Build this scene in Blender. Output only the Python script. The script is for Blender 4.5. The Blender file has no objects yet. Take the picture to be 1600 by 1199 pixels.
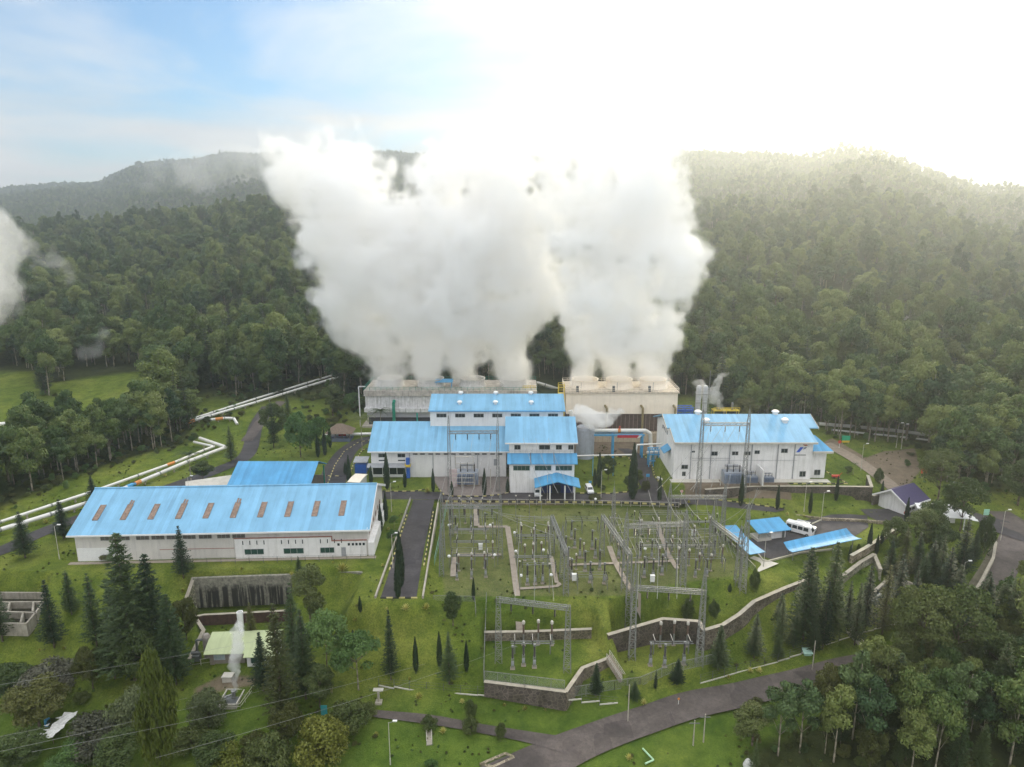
import bpy, bmesh, math, random
import numpy as np
from mathutils import Vector, Matrix
R = math.radians
rnd = random.Random(7)
SC = bpy.context.scene
COL = SC.collection
PITCH = R(13.43); FOC = 1110.0; CAMH = 75.0

# ------------------------------------------------------------------ helpers
def ray(px, py):
    a = (px-800)/FOC; b = (599.5-py)/FOC
    return (a, math.cos(PITCH)+b*math.sin(PITCH), -math.sin(PITCH)+b*math.cos(PITCH))
def U(px, py, z=0.0):                     # photo point -> the spot on a level z
    d = ray(px, py); t = (z-CAMH)/d[2]
    return Vector((d[0]*t, d[1]*t, z))
def AT(px, py, Y):                        # photo point -> the spot at distance Y
    d = ray(px, py); t = Y/d[1]
    return Vector((d[0]*t, Y, CAMH+d[2]*t))

class MB:
    def __init__(s): s.v = []; s.f = []
    def add(s, vs, fs):
        o = len(s.v); s.v += [tuple(v) for v in vs]; s.f += [tuple(i+o for i in f) for f in fs]
    def box(s, x0, y0, z0, x1, y1, z1):
        s.add([(x0,y0,z0),(x1,y0,z0),(x1,y1,z0),(x0,y1,z0),(x0,y0,z1),(x1,y0,z1),(x1,y1,z1),(x0,y1,z1)],
              [(3,2,1,0),(4,5,6,7),(0,1,5,4),(1,2,6,5),(2,3,7,6),(3,0,4,7)])
    def bar(s, p, q, w, h=None, n=4, w2=None):
        p = Vector(p); q = Vector(q); d = q-p
        if d.length < 1e-6: return
        d.normalize()
        up = Vector((0,0,1)) if abs(d.z) < .95 else Vector((0,1,0))
        a = d.cross(up).normalized(); b = a.cross(d).normalized()
        w2 = w if w2 is None else w2
        vs = []
        for e, r in ((p, w/2), (q, w2/2)):
            for k in range(n):
                t = 2*math.pi*(k+.5)/n; k_ = 1.414 if n == 4 else 1
                vs.append(e + a*math.cos(t)*r*k_ + b*math.sin(t)*r*k_)
        s.add(vs, [(k, (k+1) % n, n+(k+1) % n, n+k) for k in range(n)] + [tuple(range(n))[::-1], tuple(range(n, 2*n))])
    def tube(s, pts, r, n=8):
        for p, q in zip(pts[:-1], pts[1:]): s.bar(p, q, 2*r, n=n)
    def lathe(s, c, prof, n=16):           # prof: list of (radius, z)
        cx, cy, cz = c; vs = []
        for r, z in prof:
            for k in range(n):
                t = 2*math.pi*k/n; vs.append((cx+r*math.cos(t), cy+r*math.sin(t), cz+z))
        fs = []
        for i in range(len(prof)-1):
            for k in range(n): fs.append((i*n+k, i*n+(k+1) % n, (i+1)*n+(k+1) % n, (i+1)*n+k))
        fs.append(tuple(range(n))[::-1]); fs.append(tuple(range((len(prof)-1)*n, len(prof)*n)))
        s.add(vs, fs)
    def slab(s, pts, t):                   # polygon given in 3D, thickened downwards by t
        n = len(pts)
        s.add([tuple(p) for p in pts] + [(p[0], p[1], p[2]-t) for p in pts],
              [tuple(range(n)), tuple(range(n, 2*n))[::-1]] + [(k, n+k, n+(k+1) % n, (k+1) % n) for k in range(n)])
    def build(s, name, m, parent=None, loc=None, smooth=False):
        me = bpy.data.meshes.new(name); me.from_pydata(s.v, [], s.f)
        me.materials.append(m)
        bm = bmesh.new(); bm.from_mesh(me); bmesh.ops.recalc_face_normals(bm, faces=bm.faces); bm.to_mesh(me); bm.free()
        if smooth: me.polygons.foreach_set('use_smooth', [True]*len(me.polygons))
        o = bpy.data.objects.new(name, me); COL.objects.link(o)
        if parent: o.parent = parent
        if loc is not None: o.location = loc
        return o

def tag(o, label=None, cat=None, group=None, kind=None):
    if label: o['label'] = label
    if cat: o['category'] = cat
    if group: o['group'] = group
    if kind: o['kind'] = kind
    return o
def thing(name, label, cat, loc, rz=0.0, group=None):
    o = bpy.data.objects.new(name, None); COL.objects.link(o)
    o.location = loc; o.rotation_euler = (0,0,rz); o.empty_display_size = .3
    return tag(o, label, cat, group)
KIDS = {}
def kids(o):
    if o.name not in KIDS: KIDS[o.name] = [c for c in bpy.data.objects if c.parent == o]
    return KIDS[o.name]
def dup(src, loc, rz=0, sc=(1,1,1), label=None, group=None, tree=None):
    tree = tree if tree is not None else proto_tree(src)
    r = src.copy(); COL.objects.link(r); r.location = loc; r.rotation_euler = (0,0,rz); r.scale = sc
    if label: r['label'] = label
    if group: r['group'] = group
    for ch, gs in tree:
        c = ch.copy(); COL.objects.link(c); c.parent = r
        for g in gs:
            d = g.copy(); COL.objects.link(d); d.parent = c
    return r
PT = {}
def proto_tree(src):
    if src.name not in PT:
        allo = list(bpy.data.objects)
        PT[src.name] = [(c, [g for g in allo if g.parent == c]) for c in allo if c.parent == src]
    return PT[src.name]

# ------------------------------------------------------------------ materials
MATS = {}
def newmat(name):
    m = bpy.data.materials.new(name); m.use_nodes = True
    nt = m.node_tree; return m, nt, nt.nodes['Principled BSDF']
def N(nt, t, **kw):
    n = nt.nodes.new(t)
    for k, v in kw.items():
        if k in n.inputs: n.inputs[k].default_value = v
        else: setattr(n, k, v)
    return n
def ramp(nt, stops):
    n = nt.nodes.new('ShaderNodeValToRGB'); e = n.color_ramp.elements
    e[0].position, e[0].color = stops[0][0], (*stops[0][1], 1)
    e[1].position, e[1].color = stops[1][0], (*stops[1][1], 1)
    for p, c in stops[2:]:
        k = e.new(p); k.color = (*c, 1)
    return n
def mul(c, k): return tuple(min(1, x*k) for x in c)
def plain(name, col, rough=.6, metal=0, var=.18, scale=1.2, streak=0, spec=.4, bump=0, tex='Object'):
    """a weathered surface: base colour broken up by two noises, optional vertical dirt streaks"""
    if name in MATS: return MATS[name]
    m, nt, b = newmat(name); L = nt.links.new
    tc = N(nt, 'ShaderNodeTexCoord')
    n1 = N(nt, 'ShaderNodeTexNoise', Scale=scale, Detail=6.0, Roughness=.65)
    L(tc.outputs[tex], n1.inputs['Vector'])
    r = ramp(nt, [(.3, mul(col, 1-var)), (.7, mul(col, 1+var*.5))]); L(n1.outputs['Fac'], r.inputs['Fac'])
    out = r.outputs['Color']
    if streak:
        mp = N(nt, 'ShaderNodeMapping'); mp.inputs['Scale'].default_value = (1.6, 1.6, .12)
        L(tc.outputs[tex], mp.inputs['Vector'])
        n2 = N(nt, 'ShaderNodeTexNoise', Scale=1.0, Detail=5.0, Roughness=.7); L(mp.outputs['Vector'], n2.inputs['Vector'])
        r2 = ramp(nt, [(.48, (1,1,1)), (.75, (1-streak, 1-streak*1.02, 1-streak*1.08))]); L(n2.outputs['Fac'], r2.inputs['Fac'])
        mx = N(nt, 'ShaderNodeMix', data_type='RGBA', blend_type='MULTIPLY'); mx.inputs['Factor'].default_value = 1
        L(out, mx.inputs['A']); L(r2.outputs['Color'], mx.inputs['B']); out = mx.outputs['Result']
    L(out, b.inputs['Base Color'])
    b.inputs['Roughness'].default_value = rough; b.inputs['Metallic'].default_value = metal
    b.inputs['Specular IOR Level'].default_value = spec
    if bump:
        bp = N(nt, 'ShaderNodeBump', Strength=.6, Distance=bump); L(n1.outputs['Fac'], bp.inputs['Height']); L(bp.outputs['Normal'], b.inputs['Normal'])
    MATS[name] = m; return m
def ribbed(name, col, axis='X', pitch=1.0, rough=.45, var=.12, streak=.15, depth=.04, panel=.05):
    """profiled metal sheet: ribs as bump, sheet-to-sheet tint differences and run-off streaks"""
    if name in MATS: return MATS[name]
    m, nt, b = newmat(name); L = nt.links.new
    tc = N(nt, 'ShaderNodeTexCoord'); sx = N(nt, 'ShaderNodeSeparateXYZ'); L(tc.outputs['Object'], sx.inputs[0])
    mp = N(nt, 'ShaderNodeMapping')
    mp.inputs['Scale'].default_value = (1.3, .12, .2) if axis == 'X' else (.12, 1.3, .2)
    L(tc.outputs['Object'], mp.inputs['Vector'])
    n1 = N(nt, 'ShaderNodeTexNoise', Scale=.8, Detail=7.0, Roughness=.7); L(mp.outputs['Vector'], n1.inputs['Vector'])
    n2 = N(nt, 'ShaderNodeTexNoise', Scale=.18, Detail=5.0, Roughness=.6); L(tc.outputs['Object'], n2.inputs['Vector'])
    fl = N(nt, 'ShaderNodeMath', operation='MULTIPLY'); L(sx.outputs[axis], fl.inputs[0]); fl.inputs[1].default_value = 1/pitch
    fr = N(nt, 'ShaderNodeMath', operation='FLOOR'); L(fl.outputs[0], fr.inputs[0])
    wn = N(nt, 'ShaderNodeTexWhiteNoise', noise_dimensions='1D'); L(fr.outputs[0], wn.inputs['W'])
    r = ramp(nt, [(.25, mul(col, 1-var)), (.75, mul(col, 1+var*.6))]); L(n2.outputs['Fac'], r.inputs['Fac'])
    r1 = ramp(nt, [(.5, (1,1,1)), (.78, (1-streak, 1-streak, 1-streak*.9))]); L(n1.outputs['Fac'], r1.inputs['Fac'])
    mx = N(nt, 'ShaderNodeMix', data_type='RGBA', blend_type='MULTIPLY'); mx.inputs['Factor'].default_value = 1
    L(r.outputs['Color'], mx.inputs['A']); L(r1.outputs['Color'], mx.inputs['B'])
    r3 = ramp(nt, [(0, (1-panel,)*3), (1, (1,1,1))]); L(wn.outputs['Value'], r3.inputs['Fac'])
    mx2 = N(nt, 'ShaderNodeMix', data_type='RGBA', blend_type='MULTIPLY'); mx2.inputs['Factor'].default_value = 1
    L(mx.outputs['Result'], mx2.inputs['A']); L(r3.outputs['Color'], mx2.inputs['B'])
    L(mx2.outputs['Result'], b.inputs['Base Color'])
    f2 = N(nt, 'ShaderNodeMath', operation='FRACT'); L(fl.outputs[0], f2.inputs[0])
    p2 = N(nt, 'ShaderNodeMath', operation='PINGPONG'); L(f2.outputs[0], p2.inputs[0]); p2.inputs[1].default_value = .12
    bp = N(nt, 'ShaderNodeBump', Strength=.7, Distance=depth); L(p2.outputs[0], bp.inputs['Height']); L(bp.outputs['Normal'], b.inputs['Normal'])
    b.inputs['Roughness'].default_value = rough+.12; b.inputs['Specular IOR Level'].default_value = .3
    MATS[name] = m; return m
def leafmat(name, c1, c2, c3, trans=.25):
    """foliage: tint differs from tree to tree, from clump to clump and from leaf to leaf"""
    if name in MATS: return MATS[name]
    m, nt, b = newmat(name); L = nt.links.new
    oi = N(nt, 'ShaderNodeObjectInfo'); tc = N(nt, 'ShaderNodeTexCoord'); ge = N(nt, 'ShaderNodeNewGeometry')
    n1 = N(nt, 'ShaderNodeTexNoise', Scale=.45, Detail=3.0); L(tc.outputs['Object'], n1.inputs['Vector'])
    a = N(nt, 'ShaderNodeMath', operation='MULTIPLY_ADD'); L(ge.outputs['Random Per Island'], a.inputs[0]); a.inputs[1].default_value = .28
    L(n1.outputs['Fac'], a.inputs[2])
    a2 = N(nt, 'ShaderNodeMath', operation='MULTIPLY_ADD'); L(oi.outputs['Random'], a2.inputs[0]); a2.inputs[1].default_value = .95
    L(a.outputs[0], a2.inputs[2])
    a3 = N(nt, 'ShaderNodeMath', operation='MULTIPLY'); L(a2.outputs[0], a3.inputs[0]); a3.inputs[1].default_value = .60
    r = ramp(nt, [(.28, c1), (.62, c2), (.95, c3)]); L(a3.outputs[0], r.inputs['Fac'])
    L(r.outputs['Color'], b.inputs['Base Color']); b.inputs['Roughness'].default_value = .6
    b.inputs['Specular IOR Level'].default_value = .25
    tr = N(nt, 'ShaderNodeBsdfTranslucent'); L(r.outputs['Color'], tr.inputs['Color'])
    ms = N(nt, 'ShaderNodeMixShader'); ms.inputs[0].default_value = trans
    L(b.outputs[0], ms.inputs[1]); L(tr.outputs[0], ms.inputs[2])
    L(ms.outputs[0], nt.nodes['Material Output'].inputs['Surface'])
    MATS[name] = m; return m

ROOF = ribbed('blue_roof_sheet', (.205, .45, .66), 'X', 1.0, rough=.38, var=.16, streak=.30, panel=.17)
ROOFD = ribbed('deep_blue_roof_sheet', (.095, .35, .62), 'X', .8, rough=.4, var=.2, streak=.3, panel=.17)
ROOFY = ribbed('blue_roof_sheet_cross', (.095, .36, .63), 'X', .8, rough=.42, var=.2, streak=.3, panel=.17)
WALL = ribbed('white_cladding', (.78, .77, .76), 'X', 1.2, rough=.55, var=.10, streak=.24, depth=.02, panel=.04)
WALLC = ribbed('cream_grey_cladding', (.66, .63, .59), 'X', .9, rough=.6, var=.12, streak=.28, depth=.03)
PLASTER = plain('white_plaster', (.80, .79, .78), .75, var=.10, scale=.5, streak=.26)
TRIM = plain('white_trim', (.78, .78, .77), .5, var=.08)
GLASS = plain('dark_glass', (.02, .03, .035), .15, var=.3, spec=.6)
GLASSG = plain('green_dark_glass', (.02, .07, .06), .15, var=.3, spec=.6)
FRAME = plain('grey_window_frame', (.35, .36, .36), .5)
STEEL = plain('galvanised_steel', (.27, .275, .27), .45, metal=.35, var=.25, scale=2)
STEELD = plain('dark_steel', (.13, .14, .14), .5, metal=.3, var=.3)
CONC = plain('concrete', (.42, .38, .32), .85, var=.25, scale=.8, streak=.2, bump=.02)
CONCP = plain('pinkish_concrete', (.33, .28, .23), .9, var=.25, scale=.9, bump=.02)
CONCL = plain('pale_concrete', (.55, .52, .46), .85, var=.2, scale=.7)
def asphalt(name, c, k=1.0):
    """rolled asphalt: repair patches, worn lanes, cracks and oil marks"""
    m, nt, b = newmat(name); L = nt.links.new; tc = N(nt, 'ShaderNodeTexCoord')
    n1 = N(nt, 'ShaderNodeTexNoise', Scale=.12, Detail=7.0, Roughness=.7, Distortion=.6); L(tc.outputs['Object'], n1.inputs['Vector'])
    n2 = N(nt, 'ShaderNodeTexNoise', Scale=1.6, Detail=8.0, Roughness=.75); L(tc.outputs['Object'], n2.inputs['Vector'])
    r1 = ramp(nt, [(.32, mul(c,.66)), (.5, c), (.7, mul(c,1.55))]); L(n1.outputs['Fac'], r1.inputs['Fac'])
    r2 = ramp(nt, [(.3, (.72,.72,.72)), (.7, (1.22,1.2,1.18))]); L(n2.outputs['Fac'], r2.inputs['Fac'])
    v1 = N(nt, 'ShaderNodeTexVoronoi', Scale=.16, distance='CHEBYCHEV'); L(tc.outputs['Object'], v1.inputs['Vector'])
    r3 = ramp(nt, [(.12, (.74,.74,.76)), (.2, (1,1,1))]); sp = N(nt, 'ShaderNodeSeparateColor'); L(v1.outputs['Color'], sp.inputs[0]); L(sp.outputs['Red'], r3.inputs['Fac'])
    v2 = N(nt, 'ShaderNodeTexVoronoi', Scale=.35, feature='DISTANCE_TO_EDGE'); L(n2.outputs['Color'], v2.inputs['Vector']); 
    ad = N(nt, 'ShaderNodeVectorMath', operation='MULTIPLY_ADD'); L(n2.outputs['Color'], ad.inputs[0]); ad.inputs[1].default_value = (1.6,1.6,1.6); L(tc.outputs['Object'], ad.inputs[2]); L(ad.outputs[0], v2.inputs['Vector'])
    r4 = ramp(nt, [(.004, (.72,.72,.72)), (.012, (1,1,1))]); L(v2.outputs['Distance'], r4.inputs['Fac'])
    out = r1.outputs['Color']
    for q in (r2, r3, r4):
        mx = N(nt, 'ShaderNodeMix', data_type='RGBA', blend_type='MULTIPLY'); mx.inputs['Factor'].default_value = 1; L(out, mx.inputs['A']); L(q.outputs['Color'], mx.inputs['B']); out = mx.outputs['Result']
    L(out, b.inputs['Base Color']); b.inputs['Roughness'].default_value = .82; b.inputs['Specular IOR Level'].default_value = .3
    bp = N(nt, 'ShaderNodeBump', Strength=.4, Distance=.02); L(n2.outputs['Fac'], bp.inputs['Height']); L(bp.outputs['Normal'], b.inputs['Normal'])
    return m
ASPH = asphalt('asphalt', (.058, .053, .057)); ASPHP = asphalt('worn_asphalt', (.100, .084, .078))
DIRT = plain('bare_dirt', (.17, .13, .09), .95, var=.35, scale=.3, bump=.05)
KERBY = plain('kerb_yellow', (.48, .42, .17), .7, var=.2)
KERBB = plain('kerb_black', (.03, .03, .03), .7, var=.2)
KERBC = plain('kerb_concrete', (.45, .42, .33), .85, var=.2)
PIPEW = plain('white_pipe_cladding', (.74, .73, .70), .4, metal=.2, var=.1, scale=.5)
PIPEO = plain('orange_band', (.65, .25, .06), .5)
RED = plain('red_paint', (.55, .05, .03), .5)
YEL = plain('yellow_paint', (.68, .50, .05), .5)
GREEN = plain('green_paint', (.02, .25, .17), .5)
BLUE = plain('blue_paint', (.03, .12, .48), .5)
BLUEL = plain('light_blue_paint', (.08, .36, .66), .45)
BROWNSKY = plain('rusted_skylight', (.26, .18, .135), .6, var=.45, scale=1.5, streak=.3)
PORC = plain('dark_insulator', (.035, .03, .028), .25, spec=.7)
GREYP = plain('grey_paint', (.33, .34, .36), .5, var=.2)
TRUNK = plain('bark', (.14, .11, .085), .9, var=.4, scale=3, bump=.03)
TRUNKP = plain('pale_bark', (.30, .26, .20), .9, var=.4, scale=2, bump=.03)
CREAM = plain('cream_casing', (.88, .79, .66), .65, var=.08, scale=.3, streak=.12)
DIRTYW = plain('stained_white_casing', (.68, .67, .68), .8, var=.25, scale=.8, streak=.65)
LOUV = plain('dark_louvres', (.05, .045, .05), .7, var=.3)
FABRIC = plain('white_shade_net', (.62, .62, .60), .9, var=.25, scale=2.5)
THATCH = plain('brown_tiles', (.20, .15, .115), .9, var=.3, scale=3, bump=.03)
NAVY = plain('purple_tiles', (.045, .035, .10), .6, var=.3, scale=3)
PALEG = ribbed('pale_green_roof_sheet', (.46, .52, .30), 'X', .9, rough=.6, var=.15, streak=.2)
RUBBER = plain('tyre_rubber', (.02, .02, .02), .8)
CARW = plain('white_car_paint', (.80, .80, .80), .25, var=.03, spec=.6)
CARS = plain('silver_car_paint', (.55, .56, .58), .28, metal=.5, var=.03, spec=.6)
POND = plain('pond_water', (.03, .04, .035), .05, var=.2, spec=.8)
WIRE = plain('cable', (.30, .30, .29), .5)
ROCK = None
def stone(name, c1, c2, sc=1.4):
    m, nt, b = newmat(name); L = nt.links.new
    tc = N(nt, 'ShaderNodeTexCoord')
    vo = N(nt, 'ShaderNodeTexVoronoi', Scale=sc); L(tc.outputs['Object'], vo.inputs['Vector'])
    v2 = N(nt, 'ShaderNodeTexVoronoi', Scale=sc, feature='DISTANCE_TO_EDGE'); L(tc.outputs['Object'], v2.inputs['Vector'])
    r = ramp(nt, [(0, c1), (1, c2)]); L(vo.outputs['Color'], r.inputs['Fac'])
    r2 = ramp(nt, [(.02, (1,1,1)), (.1, (0,0,0))]); L(v2.outputs['Distance'], r2.inputs['Fac'])
    mx = N(nt, 'ShaderNodeMix', data_type='RGBA'); L(r2.outputs['Color'], mx.inputs['Factor'])
    L(r.outputs['Color'], mx.inputs['A']); mx.inputs['B'].default_value = (*mul(c2, 1.3), 1)
    n = N(nt, 'ShaderNodeTexNoise', Scale=.35, Detail=5.0); L(tc.outputs['Object'], n.inputs['Vector'])
    r3 = ramp(nt, [(.35, (.5,.52,.42)), (.65, (1,1,1))]); L(n.outputs['Fac'], r3.inputs['Fac'])
    m2 = N(nt, 'ShaderNodeMix', data_type='RGBA', blend_type='MULTIPLY'); m2.inputs['Factor'].default_value = 1
    L(mx.outputs['Result'], m2.inputs['A']); L(r3.outputs['Color'], m2.inputs['B'])
    L(m2.outputs['Result'], b.inputs['Base Color']); b.inputs['Roughness'].default_value = .9
    bp = N(nt, 'ShaderNodeBump', Strength=.8, Distance=.08); L(v2.outputs['Distance'], bp.inputs['Height']); L(bp.outputs['Normal'], b.inputs['Normal'])
    return m
ROCK = stone('rubble_stone', (.07, .055, .045), (.24, .20, .16))
ROCKD = stone('dark_rubble_stone', (.05, .04, .035), (.13, .105, .09))
ROCKL = stone('pale_rubble_stone', (.10, .095, .07), (.42, .39, .32), 1.1)
ROCKF = stone('kerb_stone', (.14, .11, .08), (.40, .34, .26), 1.2)
def stained_wall():
    """grey concrete facing with black algae runs hanging from a ragged line below its top"""
    m, nt, b = newmat('algae_stained_concrete'); L = nt.links.new
    tc = N(nt, 'ShaderNodeTexCoord'); sp = N(nt, 'ShaderNodeSeparateXYZ'); L(tc.outputs['Object'], sp.inputs[0])
    mp = N(nt, 'ShaderNodeMapping'); mp.inputs['Scale'].default_value = (1.0, 1.0, .04); L(tc.outputs['Object'], mp.inputs['Vector'])
    n1 = N(nt, 'ShaderNodeTexNoise', Scale=1.6, Detail=4.0, Roughness=.6); L(mp.outputs['Vector'], n1.inputs['Vector'])
    st = ramp(nt, [(.50, (1,1,1)), (.58, (.12,.12,.12))]); L(n1.outputs['Fac'], st.inputs['Fac'])
    n2 = N(nt, 'ShaderNodeTexNoise', Scale=.5, Detail=6.0, Roughness=.7); L(tc.outputs['Object'], n2.inputs['Vector'])
    zz = N(nt, 'ShaderNodeMath', operation='MULTIPLY_ADD'); L(sp.outputs['Z'], zz.inputs[0]); zz.inputs[1].default_value = -.20; zz.inputs[2].default_value = 1.0
    za = N(nt, 'ShaderNodeMath', operation='ADD'); L(zz.outputs[0], za.inputs[0]); L(n2.outputs['Fac'], za.inputs[1])
    zr = ramp(nt, [(.58, (0,0,0)), (.82, (1,1,1))]); L(za.outputs[0], zr.inputs['Fac'])
    fm = N(nt, 'ShaderNodeMix', data_type='RGBA', blend_type='MULTIPLY'); fm.inputs['Factor'].default_value = 1
    L(st.outputs['Color'], fm.inputs['A']); L(zr.outputs['Color'], fm.inputs['B'])
    n3 = N(nt, 'ShaderNodeTexNoise', Scale=1.5, Detail=8.0, Roughness=.75); L(tc.outputs['Object'], n3.inputs['Vector'])
    base = ramp(nt, [(.35, (.10, .10, .08)), (.65, (.33, .31, .25))]); L(n3.outputs['Fac'], base.inputs['Fac'])
    mx = N(nt, 'ShaderNodeMix', data_type='RGBA'); L(fm.outputs['Result'], mx.inputs['Factor']); L(base.outputs['Color'], mx.inputs['A']); mx.inputs['B'].default_value = (.022, .02, .018, 1)
    L(mx.outputs['Result'], b.inputs['Base Color']); b.inputs['Roughness'].default_value = .9
    return m
STAINW = stained_wall()
def mesh_fence():
    """chain-link: a fine diagonal wire grid with open gaps"""
    m, nt, b = newmat('chain_link'); L = nt.links.new
    b.inputs['Base Color'].default_value = (.28, .30, .30, 1); b.inputs['Metallic'].default_value = .3
    tr = N(nt, 'ShaderNodeBsdfTransparent'); ms = N(nt, 'ShaderNodeMixShader')
    tc = N(nt, 'ShaderNodeTexCoord'); sp = N(nt, 'ShaderNodeSeparateXYZ'); L(tc.outputs['Object'], sp.inputs[0])
    xy = N(nt, 'ShaderNodeMath', operation='ADD'); L(sp.outputs['X'], xy.inputs[0]); L(sp.outputs['Y'], xy.inputs[1])
    fs = []
    for op in ('ADD', 'SUBTRACT'):
        a = N(nt, 'ShaderNodeMath', operation=op); L(xy.outputs[0], a.inputs[0]); L(sp.outputs['Z'], a.inputs[1])
        k = N(nt, 'ShaderNodeMath', operation='MULTIPLY'); L(a.outputs[0], k.inputs[0]); k.inputs[1].default_value = 7
        f = N(nt, 'ShaderNodeMath', operation='FRACT'); L(k.outputs[0], f.inputs[0])
        c = N(nt, 'ShaderNodeMath', operation='LESS_THAN'); L(f.outputs[0], c.inputs[0]); c.inputs[1].default_value = .13; fs.append(c)
    mxx = N(nt, 'ShaderNodeMath', operation='MAXIMUM'); L(fs[0].outputs[0], mxx.inputs[0]); L(fs[1].outputs[0], mxx.inputs[1])
    L(mxx.outputs[0], ms.inputs[0]); L(tr.outputs[0], ms.inputs[1]); L(b.outputs[0], ms.inputs[2])
    L(ms.outputs[0], nt.nodes['Material Output'].inputs['Surface'])
    return m
LINK = mesh_fence()
# ------------------------------------------------------------------ terrain
CP = [(0,1199,-15),(200,1199,-14.5),(400,1199,-13.5),(600,1199,-13),(720,1199,-12.7),
 (0,1080,-12.5),(150,1100,-12.5),(362,1095,-11),(300,1030,-9.5),(100,1000,-7.5),(0,960,-4.5),(200,935,-2.5),(120,890,-.4),(40,885,-.4),(260,893,-.6),
 (0,880,-.5),(200,1000,-7),(375,1030,-9),(470,1040,-9),(320,955,-7.2),(400,960,-7.2),(480,955,-6.8),(600,945,-4.5),(290,975,-6.5),
 (560,965,-5.5),(560,1040,-8.5),(640,1040,-7.6),(720,1040,-7.2),(740,960,-3),(680,960,-3),(600,1075,-10.8),(740,1083,-10.4),(660,1140,-12.2),(760,1122,-12),(560,1110,-11.6),
 (830,1199,-12.6),(900,1160,-12.4),(1060,1110,-12),(1200,1075,-11.4),(1300,1050,-10.9),(1420,1020,-10.2),(1500,965,-8.7),(1550,920,-7),(1575,860,-5),(1590,820,-4),
 (1000,1090,-11.2),(1100,1060,-10.4),(1250,1010,-9.6),(1340,970,-8.8),(1420,940,-8),(1180,990,-8.6),(1120,1030,-9.4),(900,1090,-10.8),(830,1100,-10.8),
 (1200,1199,-14.5),(1400,1199,-15.5),(1600,1199,-16.5),(1500,1060,-11.4),(1600,1050,-11.8),(1600,930,-7.2),(1000,1199,-13.2),
 (960,975,-3.6),(1035,963,-3.4),(1090,962,-3.4),(1170,925,-3.2),(1225,905,-2.8),(880,965,-3.6),(800,965,-3.5),
 (1290,960,-7.6),(1340,935,-6.6),(1400,905,-5.4),(1450,880,-4.8),(1420,850,-3.4),(1380,880,-5.2),(1460,820,-2.6),
 (1540,790,-3),(1600,780,-2.6),(1500,760,-1),(1600,720,1.5),(1450,740,.5),(1420,720,1.5),(1380,690,2.5),(1320,690,3)]
P3 = [U(*c) for c in CP]
for x in (-150,-120,-95,-70,-45,-20,0,20,40):
    for y in (152,170,190,212,240): P3.append(Vector((x,y,0)))
for x,y,z in [(-180,150,-1),(-200,190,-1),(-200,240,1),(-130,130,-3),(-140,110,-9),(-200,110,-10),(70,215,1),(70,240,2),(100,240,4),(140,240,4.5),(180,230,4),(200,190,-1),(180,150,-5),(160,120,-10),(150,95,-15),
              (-100,80,-18),(-40,70,-17),(0,70,-16),(40,70,-17),(100,70,-20),(-160,80,-17),(62,171,-1.2),(74,166,-1.8),(55,158,-1.7),(58,152,-1.9),(90,160,-2.2),(100,172,-2)]:
    P3.append(Vector((x,y,z)))
P3 = np.array([tuple(v) for v in P3])
def _phi(d2): return np.sqrt(d2+4.0)
_n = len(P3)
_A = np.zeros((_n+1,_n+1)); _d = ((P3[:,None,:2]-P3[None,:,:2])**2).sum(-1)
_A[:_n,:_n] = _phi(_d) - np.eye(_n)*.6; _A[:_n,_n] = 1; _A[_n,:_n] = 1
_W = np.linalg.solve(_A, np.append(P3[:,2], 0))
def near_h(x, y):
    h = np.full(x.shape, _W[_n])
    for i in range(_n): h = h + _W[i]*_phi((x-P3[i,0])**2+(y-P3[i,1])**2)
    return h
# value noise for hills
_rs = np.random.RandomState(3)
_T = _rs.rand(256,256)
def vnoise(x, y):
    xi = np.floor(x).astype(int); yi = np.floor(y).astype(int); fx = x-xi; fy = y-yi
    fx = fx*fx*(3-2*fx); fy = fy*fy*(3-2*fy)
    a = _T[xi % 256, yi % 256]; b = _T[(xi+1) % 256, yi % 256]; c = _T[xi % 256, (yi+1) % 256]; d = _T[(xi+1) % 256, (yi+1) % 256]
    return (a*(1-fx)+b*fx)*(1-fy)+(c*(1-fx)+d*fx)*fy
def fbm(x, y, o=4):
    s = 0; a = .5
    for k in range(o): s = s + a*vnoise(x*2**k+17.3*k, y*2**k+9.1*k); a *= .5
    return s
# skyline as seen in the photo (column, row), turned into crest heights at real distances
SKY = [(-500,330),(-200,310),(0,300),(100,287),(180,287),(210,268),(240,253),(330,247),(375,236),(420,241),(500,234),(620,236),(700,243),(780,245),(860,243),(960,230),(1000,227),(1060,235),(1150,237),(1240,243),(1285,227),(1310,225),(1345,232),(1380,247),(1430,262),(1480,281),(1500,289),(1560,294),(1600,303),(1800,325),(2100,340)]
_sx = np.array([(p-800)/FOC for p, q in SKY])
_st = np.array([AT(p, q, 1.0).z-CAMH for p, q in SKY])          # tan of elevation per unit distance
CREST = [(-500,375),(0,352),(150,348),(300,338),(400,318),(470,312),(560,318),(700,330),(850,330),(1000,310),(1150,290)]
_cx = np.array([(p-800)/FOC for p, q in CREST]); _ct = np.array([AT(p, q, 1.0).z-CAMH for p, q in CREST])
def sstep(a, b, t):
    t = np.clip((t-a)/(b-a), 0, 1); return t*t*(3-2*t)
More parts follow.
